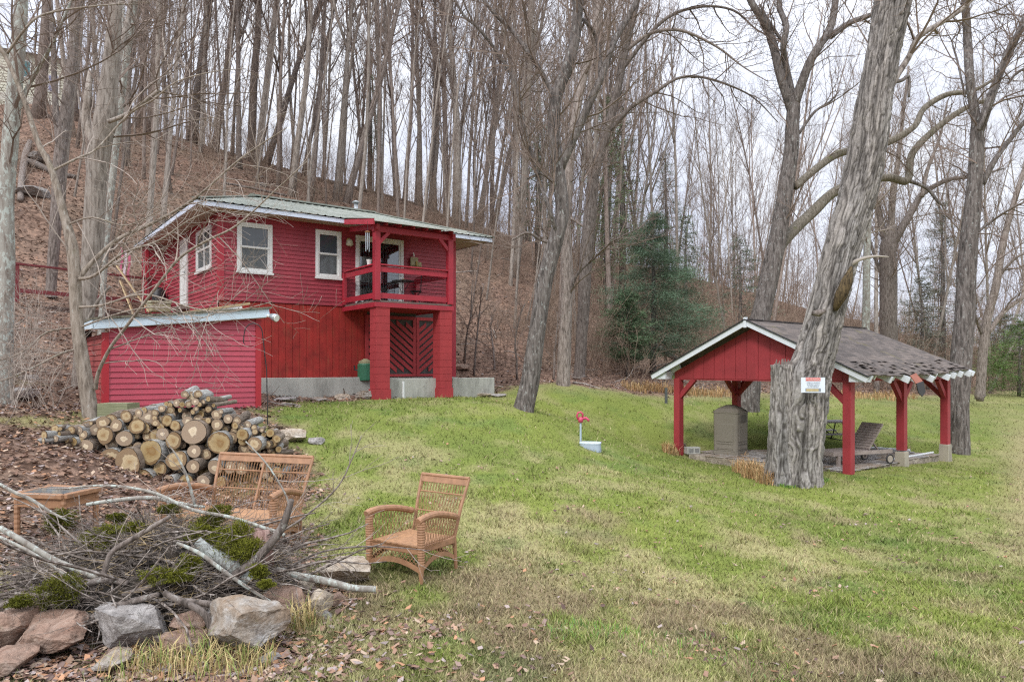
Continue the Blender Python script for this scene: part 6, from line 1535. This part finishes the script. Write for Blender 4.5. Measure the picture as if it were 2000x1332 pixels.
pc = P(460, 1010, 7.9); wick_chair(Vector((pc.x, pc.y, ground_at(pc).z)), R(-17), 1.36, .60, 'tan wicker loveseat in front of the firewood pile', 'wicker_loveseat', 'loveseat', 2, .90).scale = (1.04,)*3
pc = P(112, 1010, 7.9); pc = ground_at(pc); e = empty('wicker_side_table', pc, R(-10), 'wicker side table with a dark glass top left of the loveseat', 'side table')
tz = .53; mb = MB(); hw_, hd_ = .305, .25
for a, b in (((-hw_,-hd_),(hw_,-hd_)),((hw_,-hd_),(hw_,hd_)),((hw_,hd_),(-hw_,hd_)),((-hw_,hd_),(-hw_,-hd_))): mb.bar((a[0],a[1],tz),(b[0],b[1],tz), .075, .05)
part('table_frame', mb, WICK, e, bevel=.008); part('glass_top', MB().box(-hw_+.035, hw_-.035, -hd_+.035, hd_-.035, tz+.005, tz+.018), mat_glass_dark('table_glass', (.13,.15,.16)), e)
for sx in (-1, 1):
    for sy in (-1, 1): part('leg', MB().tube([(sx*(hw_-.02), sy*(hd_-.02), tz*i/20) for i in range(21)], [.032 if i % 2 else .027 for i in range(21)], 8), WICK, e)
for sy in (-1, 1): part('apron', MB().bar((-hw_, sy*(hd_-.01), tz-.08), (hw_, sy*(hd_-.01), tz-.08), .015, .09), WICK, e)
for sx in (-1, 1): part('apron', MB().bar((sx*(hw_-.01), -hd_, tz-.08), (sx*(hw_-.01), hd_, tz-.08), .015, .09), WICK, e)

# ------------------------------------------------------------- pavilion
V0 = Vector((4.64, 20.3, 0)); PRZ = math.atan2(-3.9, 3.16); PW = math.hypot(3.16, 3.9)
pav = empty('pavilion', V0, PRZ, 'open red post and beam pavilion with a white trimmed gable and worn shingle roof', 'pavilion')
zg, zt2 = .52, 2.70; PL = 5.6; hs_ = .098
posts = [(0,0,zg-.1),(PW,0,zg-.1),(PW,2.81,.9),(PW,PL,.85),(0,2.81,zg-.2),(0,PL,zg-.2)]
for i, (x, y, zb) in enumerate(posts):
    x = min(max(x, hs_), PW-hs_) if x in (0, PW) else x
    part('post', MB().box(x-hs_, x+hs_, y-hs_, y+hs_, zb, zt2), PRED, pav, bevel=.008)
for (x, y) in ((PW-hs_, 2.81), (PW-hs_, PL)):
    part('concrete_footing', MB().hexa([(x-.14,y-.14,.2),(x+.14,y-.14,.2),(x+.14,y+.14,.2),(x-.14,y+.14,.2),(x-.12,y-.12,.87),(x+.12,y-.12,.87),(x+.12,y+.12,.87),(x-.12,y+.12,.87)]), mat_concrete('footing', (.38,.34,.27)), pav, bevel=.012)
for (a, b) in (((.02,.0),(PW-.02,.0)),((.02,PL),(PW-.02,PL)),((.02,2.81),(PW-.02,2.81))): part('beam', MB().bar((a[0], a[1]-.0, zt2+.04), (b[0], b[1], zt2+.04), .09, .16), PRED, pav)
for x in (hs_, PW-hs_): part('beam', MB().bar((x, .05, zt2+.05), (x, PL-.05, zt2+.05), .085, .14), PRED, pav)
br = .55
def brace(p, dx, dy): part('brace', MB().bar((p[0]+dx*.02, p[1]+dy*.02, zt2-br), (p[0]+dx*br, p[1]+dy*br, zt2-.02), .10, .13), PRED, pav)
brace((hs_,0),1,0); brace((PW-hs_,0),-1,0); brace((PW-hs_,2.81),0,1); brace((PW-hs_,2.81),0,-1); brace((PW-hs_,PL),0,-1); brace((PW-hs_,PL),-1,0); brace((hs_,2.81),0,1); brace((hs_,2.81),0,-1); brace((hs_,2.81),1,0); brace((hs_,PL),1,0)
OV = .5; ZEV = 2.74; ZRG = 4.13; mid = PW/2; run = mid+OV
zr = lambda x: ZRG-(abs(x-mid)/run)*(ZRG-ZEV)
for yy in (-.04, PL+.04):
    mb = MB(); x = .0; r = random.Random(2)
    while x < PW:
        x2 = min(x+.33 if x > PW*.7 or x < PW*.55 else x+.42, PW); o = r.uniform(-.004, .004); xm = x+.006; xn = x2-.006
        ps = [(xm, zt2+.0), (xn, zt2+.0), (xn, zr(xn)-.10)] + ([(mid, ZRG-.10)] if xm < mid < xn else []) + [(xm, zr(xm)-.10)]
        mb.prism([(a, yy-.02+o, b) for a, b in ps], (0, .035, 0)); x = x2
    part('gable_wall', mb, PRED, pav)
def roof_pt(x, y, dz=0):
    sag = -.05*math.sin(min(1, max(0, y/PL))*math.pi)*(abs(x-mid)/run) + (.10*max(0, (y-3.5)/2.5) if x > mid else 0)*(abs(x-mid)/run)
    return Vector((x, y, zr(x)+dz+sag))
YA, YB = -.42, PL+.30
for sx in (-1, 1):
    mb = MB(); nu, nv = 22, 40; uv = []; r = random.Random(4)
    grid = {}
    for j in range(nv+1):
        for i in range(nu+1):
            u = i/nu; x = mid+sx*run*u; y = YA+(YB-YA)*j/nv
            rag = 0
            if u == 1 and sx > 0: x -= max(0, .16+.30*mnoise.noise(Vector((y*2.2, 3, 1))))*(1.15 if y > 1.6 else .1)
            q = roof_pt(x, y, .07+(.03*mnoise.noise(Vector((x*3, y*3, 0)))*(u > .6)*(sx > 0))); grid[i, j] = len(mb.v); mb.v.append(tuple(q)); 
    for j in range(nv):
        for i in range(nu):
            f = (grid[i,j], grid[i+1,j], grid[i+1,j+1], grid[i,j+1]); f = f if sx < 0 else f[::-1]; mb.f.append(f)
    mb.uv = []
    for f in mb.f:
        for vi in f: x, y, z = mb.v[vi]; mb.uv.append((y, abs(x-mid)*1.1))
    o = part('roof', mb, SHING, pav); md = o.modifiers.new('s', 'SOLIDIFY'); md.thickness = .03; md.offset = -1 if sx < 0 else -1
    # loose curled shingles near the eave
    mb = MB(); uvl = []
    for k in range(95 if sx > 0 else 30):
        u = .93-.20*r.random()**1.5; y = YA+.1+(YB-YA-.2)*r.random(); x = mid+sx*run*u; q = roof_pt(x, y, .072); a = Vector((0, .15+.1*r.random(), 0)); s_ = Vector((sx*.13, 0, -.045+.06*r.random()+.0))
        up = Vector((0,0,.012*r.random())); lift = Vector((0,0,.02*r.random()))
        mb.quad(q-a*.5+up, q+a*.5+up, q+a*.5+s_+up+lift, q-a*.5+s_+up+lift*.5)
    part('loose_shingles', mb, mat_bark('loose_shingle', (.11,.09,.085), (.20,.17,.15), (.32,.28,.25), .5, .3, moss=.5, rand=0), pav)
    # white rake boards front and back
    for yy in (YA, YB):
        A_ = roof_pt(mid, yy, .0); B_ = roof_pt(mid+sx*(run+.02), yy, .0); part('rake_board', MB().bar(A_, B_, .035, .13, (0,0,1)), WHITE, pav)
    # rafter tails
    for k in range(13):
        y = -.1+k*(PL+.25)/12; x0 = mid+sx*(run-.72); x1 = mid+sx*(run-r.uniform(.0,.05)-(.14 if r.random() < .25 and sx > 0 else 0))
        if k in (6,) and sx > 0: continue
        A_ = roof_pt(x0, y, -.02); B_ = roof_pt(x1, y, -.02); part('rafter_tail', MB().bar(A_, B_, .06, .15), WHITE, pav)
    part('sub_fascia', MB().bar((mid+sx*(run-.42), YA+.1, zr(mid+sx*(run-.42))-.10), (mid+sx*(run-.42), YB-.1, zr(mid+sx*(run-.42))-.08), .03, .10), WHITE, pav)
    part('eave_return', MB().box(mid+sx*(run-.40)-.02, mid+sx*(run-.08), -.36, -.06, zr(mid+sx*run)-.06, zr(mid+sx*run)+.12) if sx > 0 else MB().box(mid+sx*(run-.08), mid+sx*(run-.40)+.02, -.36, -.06, zr(mid+sx*run)-.06, zr(mid+sx*run)+.12), WHITE, pav)
    part('roof_edge', MB().bar(roof_pt(mid, YA-.03, .085), roof_pt(mid+sx*(run+.06), YA-.03, .085), .05, .025), BLACK, pav)
part('ridge_cap', MB().bar((mid, YA, ZRG+.08), (mid, YB, ZRG+.08), .24, .03), SHING, pav)
part('finial', MB().box(mid-.04, mid+.04, YA-.04, YA+.03, ZRG-.12, ZRG+.14), WHITE, pav)
q = roof_pt(mid+run-.02, 2.1, 0); g = bare('hanging_flap', None, pav)
part('flashing', MB().prism([q+Vector((.02,-.30,.10)), q+Vector((.02,.02,.16)), q+Vector((.14,.10,-.04)), q+Vector((.14,-.26,-.10))], (.015,0,.01)), mat_flat('brick_red_tin', (.30,.10,.06)), g)
part('shingle_scrap', MB().prism([q+Vector((.15,-.28,-.08)), q+Vector((.15,.10,-.03)), q+Vector((.17,.18,-.28)), q+Vector((.17,.0,-.40)), q+Vector((.17,-.22,-.30))], (.02,0,.0)), BLACK, g)
g = bare('wall_speaker', None, pav)
# patio
def pl(x, y, z): c_, s_ = math.cos(PRZ), math.sin(PRZ); return Vector((V0.x+x*c_-y*s_, V0.y+x*s_+y*c_, z))
r = random.Random(8); mb = MB()
mb2 = MB(); mb2.prism([pl(.45,.0,.40), pl(PW-.15,.0,.40), pl(PW-.15,PL-.3,.40), pl(.45,PL-.3,.40)], (0,0,.185)); 
tag(part('patio', mb2, mat_rock('patio_stone', (.20,.16,.12), (.36,.30,.24), (.46,.40,.33), 2.5)), 'flat stone paving under the pavilion', None, None, 'structure')
k = 0
for i in range(7):
    for j in range(8):
        x = .35+i*.66+r.uniform(-.04,.04); y = .02+j*.66+r.uniform(-.04,.04)
        if x > PW-.35: continue
        w_, h_ = .60, .58; z = .588+r.uniform(0,.012); pts = [pl(x+a*w_+r.uniform(-.04,.04), y+b*h_+r.uniform(-.04,.04), z) for a, b in ((0,0),(1,0),(1,1),(0,1))]
        if i < 1 and j < 1: continue
        o = part('flagstone', MB().prism(pts, (0,0,.022)), RK['tan' if (i+j) % 3 else 'grey'], None, bevel=.008); o['kind'] = 'structure'
# litter bin
bp = P(1427, 885, 20.0); bp.z = .60; e = empty('litter_bin', bp, R(-43), 'tall grey brown plastic litter bin with a domed lid under the pavilion', 'bin')
BINM = mat_flat('bin_taupe', (.19,.168,.135), .55, 0, .08, 2); b_ = .36
def taper(mb, w0, w1, z0, z1, ch=.05):
    def lp(w_, z): c = ch; return [(-w_+c,-w_,z),(w_-c,-w_,z),(w_,-w_+c,z),(w_,w_-c,z),(w_-c,w_,z),(-w_+c,w_,z),(-w_,w_-c,z),(-w_,-w_+c,z)]
    n = len(mb.v); mb.v += lp(w0, z0)+lp(w1, z1); mb.f.append(tuple(n+i for i in range(7,-1,-1))); mb.f.append(tuple(n+8+i for i in range(8)))
    for i in range(8): j = (i+1) % 8; mb.f.append((n+i, n+j, n+8+j, n+8+i))
    return mb
part('base', taper(MB(), b_*1.03, b_*1.02, 0, .10), BINM, e, bevel=.01); part('body', taper(MB(), b_*.98, b_*1.0, .101, 1.16), BINM, e, bevel=.012)
part('lid', taper(taper(taper(MB(), b_*1.03, b_*1.03, 1.142, 1.19), b_*1.02, b_*.75, 1.191, 1.28, .08), b_*.74, b_*.3, 1.281, 1.36, .08), BINM, e, bevel=.01)
for k in range(4):
    m_ = Matrix.Rotation(k*math.pi/2, 4, 'Z')
    for (x0, x1, z0, z1, mt) in ((-.24,.24,.16,.24,BINM),(-.25,.25,.30,.34,BINM)):
        o = part('panel', MB().box(x0, x1, -b_*1.0-.008, -b_*.97, z0, z1), mt, e, bevel=.006); o.matrix_local = m_
    o = part('side_panel', MB().box(-.25, .25, -b_*1.0-.010, -b_*.97, .36, .86), BINM, e, bevel=.01); o.matrix_local = m_
    if k in (1, 3): 
        o = part('chute_door', MB().box(-.19, .19, -b_*1.0-.018, -b_*.96, .90, 1.10), mat_flat('bin_dark', (.09,.08,.065), .6), e, bevel=.01); o.matrix_local = m_
# picnic table
tp = P(1600, 870, 21.8); tp.z = .60; e = empty('picnic_table', tp, R(8), 'folding picnic table with a grey plastic top and black legs', 'table')
GT = mat_flat('table_grey', (.22,.20,.21), .5)
part('table_top', MB().box(-.92,.92,-.38,.38,.74,.785), GT, e, bevel=.012)
for sy in (-1, 1):
    part('bench', MB().box(-.92,.92,sy*.66-.13,sy*.66+.13,.42,.455), GT, e, bevel=.01)
    for sx in (-1, 1):
        part('leg', MB().tube([(sx*.65,sy*.18,.74),(sx*.65,sy*.3,.36),(sx*.65,sy*.62,0)], .02, 6), BLACK, e); part('leg', MB().tube([(sx*.62,sy*.3,.30),(sx*.62,sy*.66,.42)], .016, 6), BLACK, e)
    part('brace', MB().tube([(sy*.65,.0,.36),(sy*.2,.0,.74)], .012, 6), BLACK, e)
for sx in (-1, 1): part('crossbar', MB().tube([(sx*.65,-.5,.2),(sx*.65,.5,.2)], .014, 6), BLACK, e)
# wheeled sun lounger
lp_ = P(1665, 900, 17.9); lp_.z = .60; e = empty('sun_lounger', lp_, R(22), 'weathered slatted wooden sun lounger with its back raised and small wheels', 'sun lounger')
lw = .33; 
for sy in (-1, 1): part('side_rail', MB().box(-.95,.95,sy*lw-.03,sy*lw+.03,.27,.36), GREYW, e, bevel=.005)
part('end_rail', MB().box(-.99,-.952,-lw-.03,lw+.03,.27,.36), GREYW, e); 
for k in range(12):
    x = -.93+k*.095; part('slat', MB().box(x, x+.08, -lw+.032, lw-.032, .345, .37), GREYW, e)
ang = R(52); bx = .22
for sy in (-1, 1): part('back_frame', MB().bar((bx, sy*(lw-.06), .37), (bx+.78*math.cos(ang), sy*(lw-.06), .37+.78*math.sin(ang)), .05, .04), GREYW, e)
for k in range(10):
    d = .03+k*.078; x = bx+d*math.cos(ang); z = .385+d*math.sin(ang); part('back_slat', MB().bar((x-.02, -lw+.02, z+.015), (x-.02, lw-.02, z+.015), .022, .066, (math.cos(ang),0,math.sin(ang))), GREYW, e)
part('prop', MB().bar((bx+.42*math.cos(ang), 0, .38+.42*math.sin(ang)), (.85, 0, .33), .04, .03), GREYW, e)
for sy in (-1, 1):
    part('leg', MB().box(-.85,-.77,sy*lw-.035,sy*lw+.035,0,.268), GREYW, e)
    part('leg', MB().box(.80,.86,sy*lw-.02,sy*lw+.02,.1,.268), GREYW, e)
    w_ = bare('wheel', None, e)
    part('tyre', MB().tube([(.83+.11*math.cos(a), sy*(lw+.05), .13+.11*math.sin(a)) for a in np.linspace(0, 6.283, 21)], .018, 6), BLACK, w_, True)
    part('rim', MB().tube([(.83, sy*(lw+.035), .13),(.83, sy*(lw+.065), .13)], .085, 14), mat_flat('wheel_hub', (.35,.30,.25)), w_)
one('white_pipe', MB().tube([pl(PW-.35,2.6,.64), pl(PW-.3,5.3,.64)], .03, 8), PIPE, 'long white plastic pipe lying between the two concrete footings', 'pipe', 'white pipes on the pavilion floor')
one('white_pipe', MB().tube([pl(3.0,4.9,.66), pl(4.2,5.1,.66)], .04, 8), PIPE, 'white plastic pipe lying on the paving near the picnic table legs', 'pipe', 'white pipes on the pavilion floor')
e = empty('cinder_block', P(1352, 884, 20.2), R(15), 'pale grey concrete block lying beside the left front pavilion post', 'block')
e.location.z = .58; part('block_body', MB().box(-.2,.2,-.1,.1,0,.19), CONC, e, bevel=.008); part('core_shade', MB().box(-.15,-.02,-.104,-.1,.04,.15), mat_flat('shadow_grey',(.2,.2,.19)), e); part('core_shade', MB().box(.03,.16,-.104,-.1,.04,.15), mat_flat('shadow_grey2',(.2,.2,.19)), e)  # thin plates coloured as the shade inside the block's hollow cores
rock(1332, 874, 18, 22, 20.9, .3, 'tan', 'brown stone directly behind the left front pavilion post', 51, group='stones by the pavilion')
# warning sign on the old tree
sp_ = P(1588, 752, 14.72); e = empty('warning_sign', sp_, R(-8), 'white warning sign fixed to the old grey trunk', 'sign')
w_, h_ = .235, .155
part('sign_panel', MB().box(-w_, w_, -.004, .004, -h_, h_), mat_flat('sign_white', (.66,.71,.78), .35, 0, .03), e)
def text(s, x, z, size, m, par, y=-.012):
    cu = bpy.data.curves.new('lettering', 'FONT'); cu.body = s; cu.size = size; cu.align_x = 'CENTER'; cu.align_y = 'CENTER'; cu.extrude = .0008
    o = bare('lettering', cu, par); o.location = (x, y, z); o.rotation_euler = (R(90), 0, 0); cu.materials.append(m)
    bpy.context.view_layer.update(); me = bpy.data.meshes.new_from_object(o.evaluated_get(bpy.context.evaluated_depsgraph_get())); bpy.data.objects.remove(o)
    o = bare('lettering', me, par); o.location = (x, y, z); o.rotation_euler = (R(90), 0, 0)
    if not me.materials: me.materials.append(m)
    return o
SR = mat_flat('sign_red', (.62,.07,.05), .4); SB = mat_flat('sign_grey_text', (.22,.26,.32), .5)
part('red_band', MB().box(-.145, .145, -.0075, -.0045, .085, .150), SR, e); text('WARNING', 0, .117, .058, VINYL, e)
for s, z in (('VIDEO & AUDIO', .050), ('SURVEILLANCE', .010), ('IN PROGRESS', -.030)): text(s, 0, z, .036, SB, e)
part('lower_band', MB().box(-.150, .150, -.0075, -.0045, -.135, -.065), mat_flat('sign_slate', (.22,.24,.28)), e); part('gold_strip', MB().box(-.135, .105, -.0095, -.0078, -.125, -.080), mat_flat('sign_gold', (.50,.40,.20)), e)
# yard hydrant and well box
hp = hit(1134, 868); hp.z -= .02; e = empty('yard_hydrant', hp, 0, 'yard hydrant with a pink red handle head on a grey pipe', 'hydrant')
PK = mat_flat('hydrant_pink', (.50,.055,.12), .45); part('pipe', MB().tube([(0,0,-.1),(0,0,.52)], .022, 10), mat_flat('pipe_bluegrey', (.36,.44,.52), .4), e)
g = part('head', MB().tube([(0,0,.50),(0,0,.56),(.01,0,.62)], [.05,.06,.045], 12), PK, e, True)
part('spout', MB().tube([(.02,0,.58),(.12,-.01,.60),(.17,-.02,.56),(.18,-.02,.53)], [.035,.032,.028,.028], 10), PK, g, True)
part('handle', MB().tube([(-.05,0,.56),(-.085,0,.64),(-.06,0,.72),(0,0,.735),(.05,0,.69),(.04,0,.62)], .022, 8), PK, g, True)
wp = hit(1153, 878); e = empty('well_box', wp, R(-12), 'low bluish grey oval utility box set in the lawn by the hydrant', 'utility box')
def oval(mb, prof):
    n = 28; b0 = len(mb.v)
    for s_, z in prof:
        for k in range(n):
            a = 2*math.pi*k/n; c_, q = math.cos(a), math.sin(a); mb.v.append((.235*s_*math.copysign(abs(c_)**.65, c_), .16*s_*math.copysign(abs(q)**.65, q), z))
    for i in range(len(prof)-1):
        for k in range(n): mb.f.append((b0+i*n+k, b0+i*n+(k+1) % n, b0+(i+1)*n+(k+1) % n, b0+(i+1)*n+k))
    mb.f.append(tuple(b0+(len(prof)-1)*n+k for k in range(n))); return mb
part('box_body', oval(MB(), [(1.05,-.05),(1.0,.13)]), mat_flat('box_grey', (.33,.39,.46), .6), e); part('lid', oval(MB(), [(1.04,.131),(1.04,.155),(.98,.165)]), mat_flat('box_lid', (.50,.57,.64), .6), e)
one('stake', MB().tube([hit(1301,790)+Vector((0,0,-.1)), hit(1301,790)+Vector((0,0,.55))], .05, 8), mat_flat('dark_stake', (.09,.10,.10)), 'dark short marker post left of the pavilion front post', 'post')

# ------------------------------------------------------------- far buildings
hb = P(60, 185, 50); e = empty('hilltop_house', Vector((hb.x, hb.y, 20.2)), R(30), 'pale yellow house on top of the hill, seen between trunks at upper left', 'house')
YS = mat_paint('pale_yellow_siding', (.60,.58,.47), .7, .06, 2)
mb = MB(); siding(mb, (-6,0,0), (1,0,0), (0,-1,0), 0, 8.6, .6, 4.6, .2, [], .03); part('wall', mb, YS, e)
mb = MB(); siding(mb, (2.6,0,0), (0,1,0), (1,0,0), 0, 7, .6, 4.6, .2, (), .03); part('wall', mb, YS, e)
part('foundation', MB().box(-5.98,2.58,.02,6.9,-2,.6), CONC, e)
part('roof', MB().prism([(-6.4,-.4,4.6),(-6.4,3.5,5.5),(-6.4,7.3,4.6)], (9.3,0,0)), mat_flat('roof_dark', (.30,.29,.28)), e)
for (a, b, z_, cc) in ((-.75,.05,2.9,(.06,.20,.22)),(.95,1.7,2.2,(.25,.27,.42)),(-4.5,-3.6,2.9,(.1,.2,.25))):
    g = part('window', MB().box(a, b, -.09, -.04, z_, z_+1.25), VINYL, e); part('pane', MB().box(a+.1, b-.1, -.10, -.092, z_+.1, z_+1.15), mat_flat('pane_tint', cc, .3), g)
part('porch_rail', MB().bar((-6,-1.4,1.0),(2.2,-1.4,1.0), .06, .5), mat_flat('porch_white', (.6,.58,.5)), e)
part('porch_floor', MB().box(-6,2.4,-1.5,-.03,.2,.35), mat_flat('porch_grey', (.35,.33,.3)), e)
q = P(1835, 740, 75); e = empty('distant_house', Vector((q.x, q.y, 2.0)), R(14), 'far pale blue white house glimpsed behind the tall grey tree', 'house')
BW = mat_flat('blue_white_wall', (.50,.56,.66), .7, 0, .08, 1)
part('wall', MB().box(-4,3.0,0,6,-1,4.4), BW, e); part('gable_wall', MB().prism([(2.2,-.6,-1),(4.6,-.6,-1),(4.6,-.6,4.6),(3.4,-.6,6.2),(2.2,-.6,4.6)], (0,6,0)), mat_flat('white_gable', (.66,.69,.72)), e)
part('roof', MB().prism([(-4.4,-.5,4.4),(-4.4,3,5.9),(-4.4,6.5,4.4)], (6.6,0,0)), mat_flat('far_roof', (.40,.45,.55)), e); part('window', MB().box(-2,-1,-.05,0,1.5,2.8), DARK, e)
# ------------------------------------------------------------- camera, sky, sun
cam = bpy.data.cameras.new('camera'); co = bpy.data.objects.new('camera', cam); COL.objects.link(co)
cam.sensor_width = 36; cam.lens = F/2000*36; cam.shift_y = (HZ-666)/2000; cam.clip_end = 2000
co.location = (0, 0, EYE); co.rotation_euler = (R(90), 0, 0); scene.camera = co
w = bpy.data.worlds.new('World'); scene.world = w; w.use_nodes = True; nt = w.node_tree
bg = nt.nodes['Background']; sky = nt.nodes.new('ShaderNodeTexSky'); sky.sky_type = 'NISHITA'; sky.sun_disc = False
sky.sun_elevation = R(38); sky.sun_rotation = R(205)
tc = nt.nodes.new('ShaderNodeTexCoord'); sp = nt.nodes.new('ShaderNodeSeparateXYZ'); L(nt, tc.outputs['Generated'], sp.inputs[0])
# overcast sky: brighter overhead than at the horizon, thin cloud texture
nz = noise(nt, tc.outputs['Generated'], 2.2, 6, 0.6)
alt = mr(nt, sp.outputs['Z'], 0.30, 0.9, 0.0, 1.0)
cl = mix(nt, mr(nt, nz, 0.42, 0.6), (8.4, 9.0, 10.9), (10.6, 10.9, 11.7))
cl = mix(nt, alt, cl, (27.0, 28.2, 30.5))
c = mix(nt, 0.90, sky.outputs[0], cl)
L(nt, c, bg.inputs['Color']); bg.inputs['Strength'].default_value = 0.106
sun = bpy.data.lights.new('sun', 'SUN'); sun.energy = 1.9; sun.angle = R(11); sun.color = (1, 0.975, 0.94)
so = bpy.data.objects.new('sun', sun); COL.objects.link(so)
el, az = R(38), R(205)   # from behind and left of the camera
dirv = Vector((math.sin(az)*math.cos(el), math.cos(az)*math.cos(el), math.sin(el)))
so.rotation_euler = dirv.to_track_quat('Z', 'Y').to_euler()
scene.view_settings.view_transform = 'Standard'; scene.view_settings.look = 'None'; scene.view_settings.exposure = 0
scene.render.engine = 'CYCLES'; scene.cycles.max_bounces = 5; scene.cycles.transparent_max_bounces = 6
scene.cycles.use_denoising = False; scene.cycles.pixel_filter_type = 'BLACKMAN_HARRIS'; scene.cycles.filter_width = 1.25
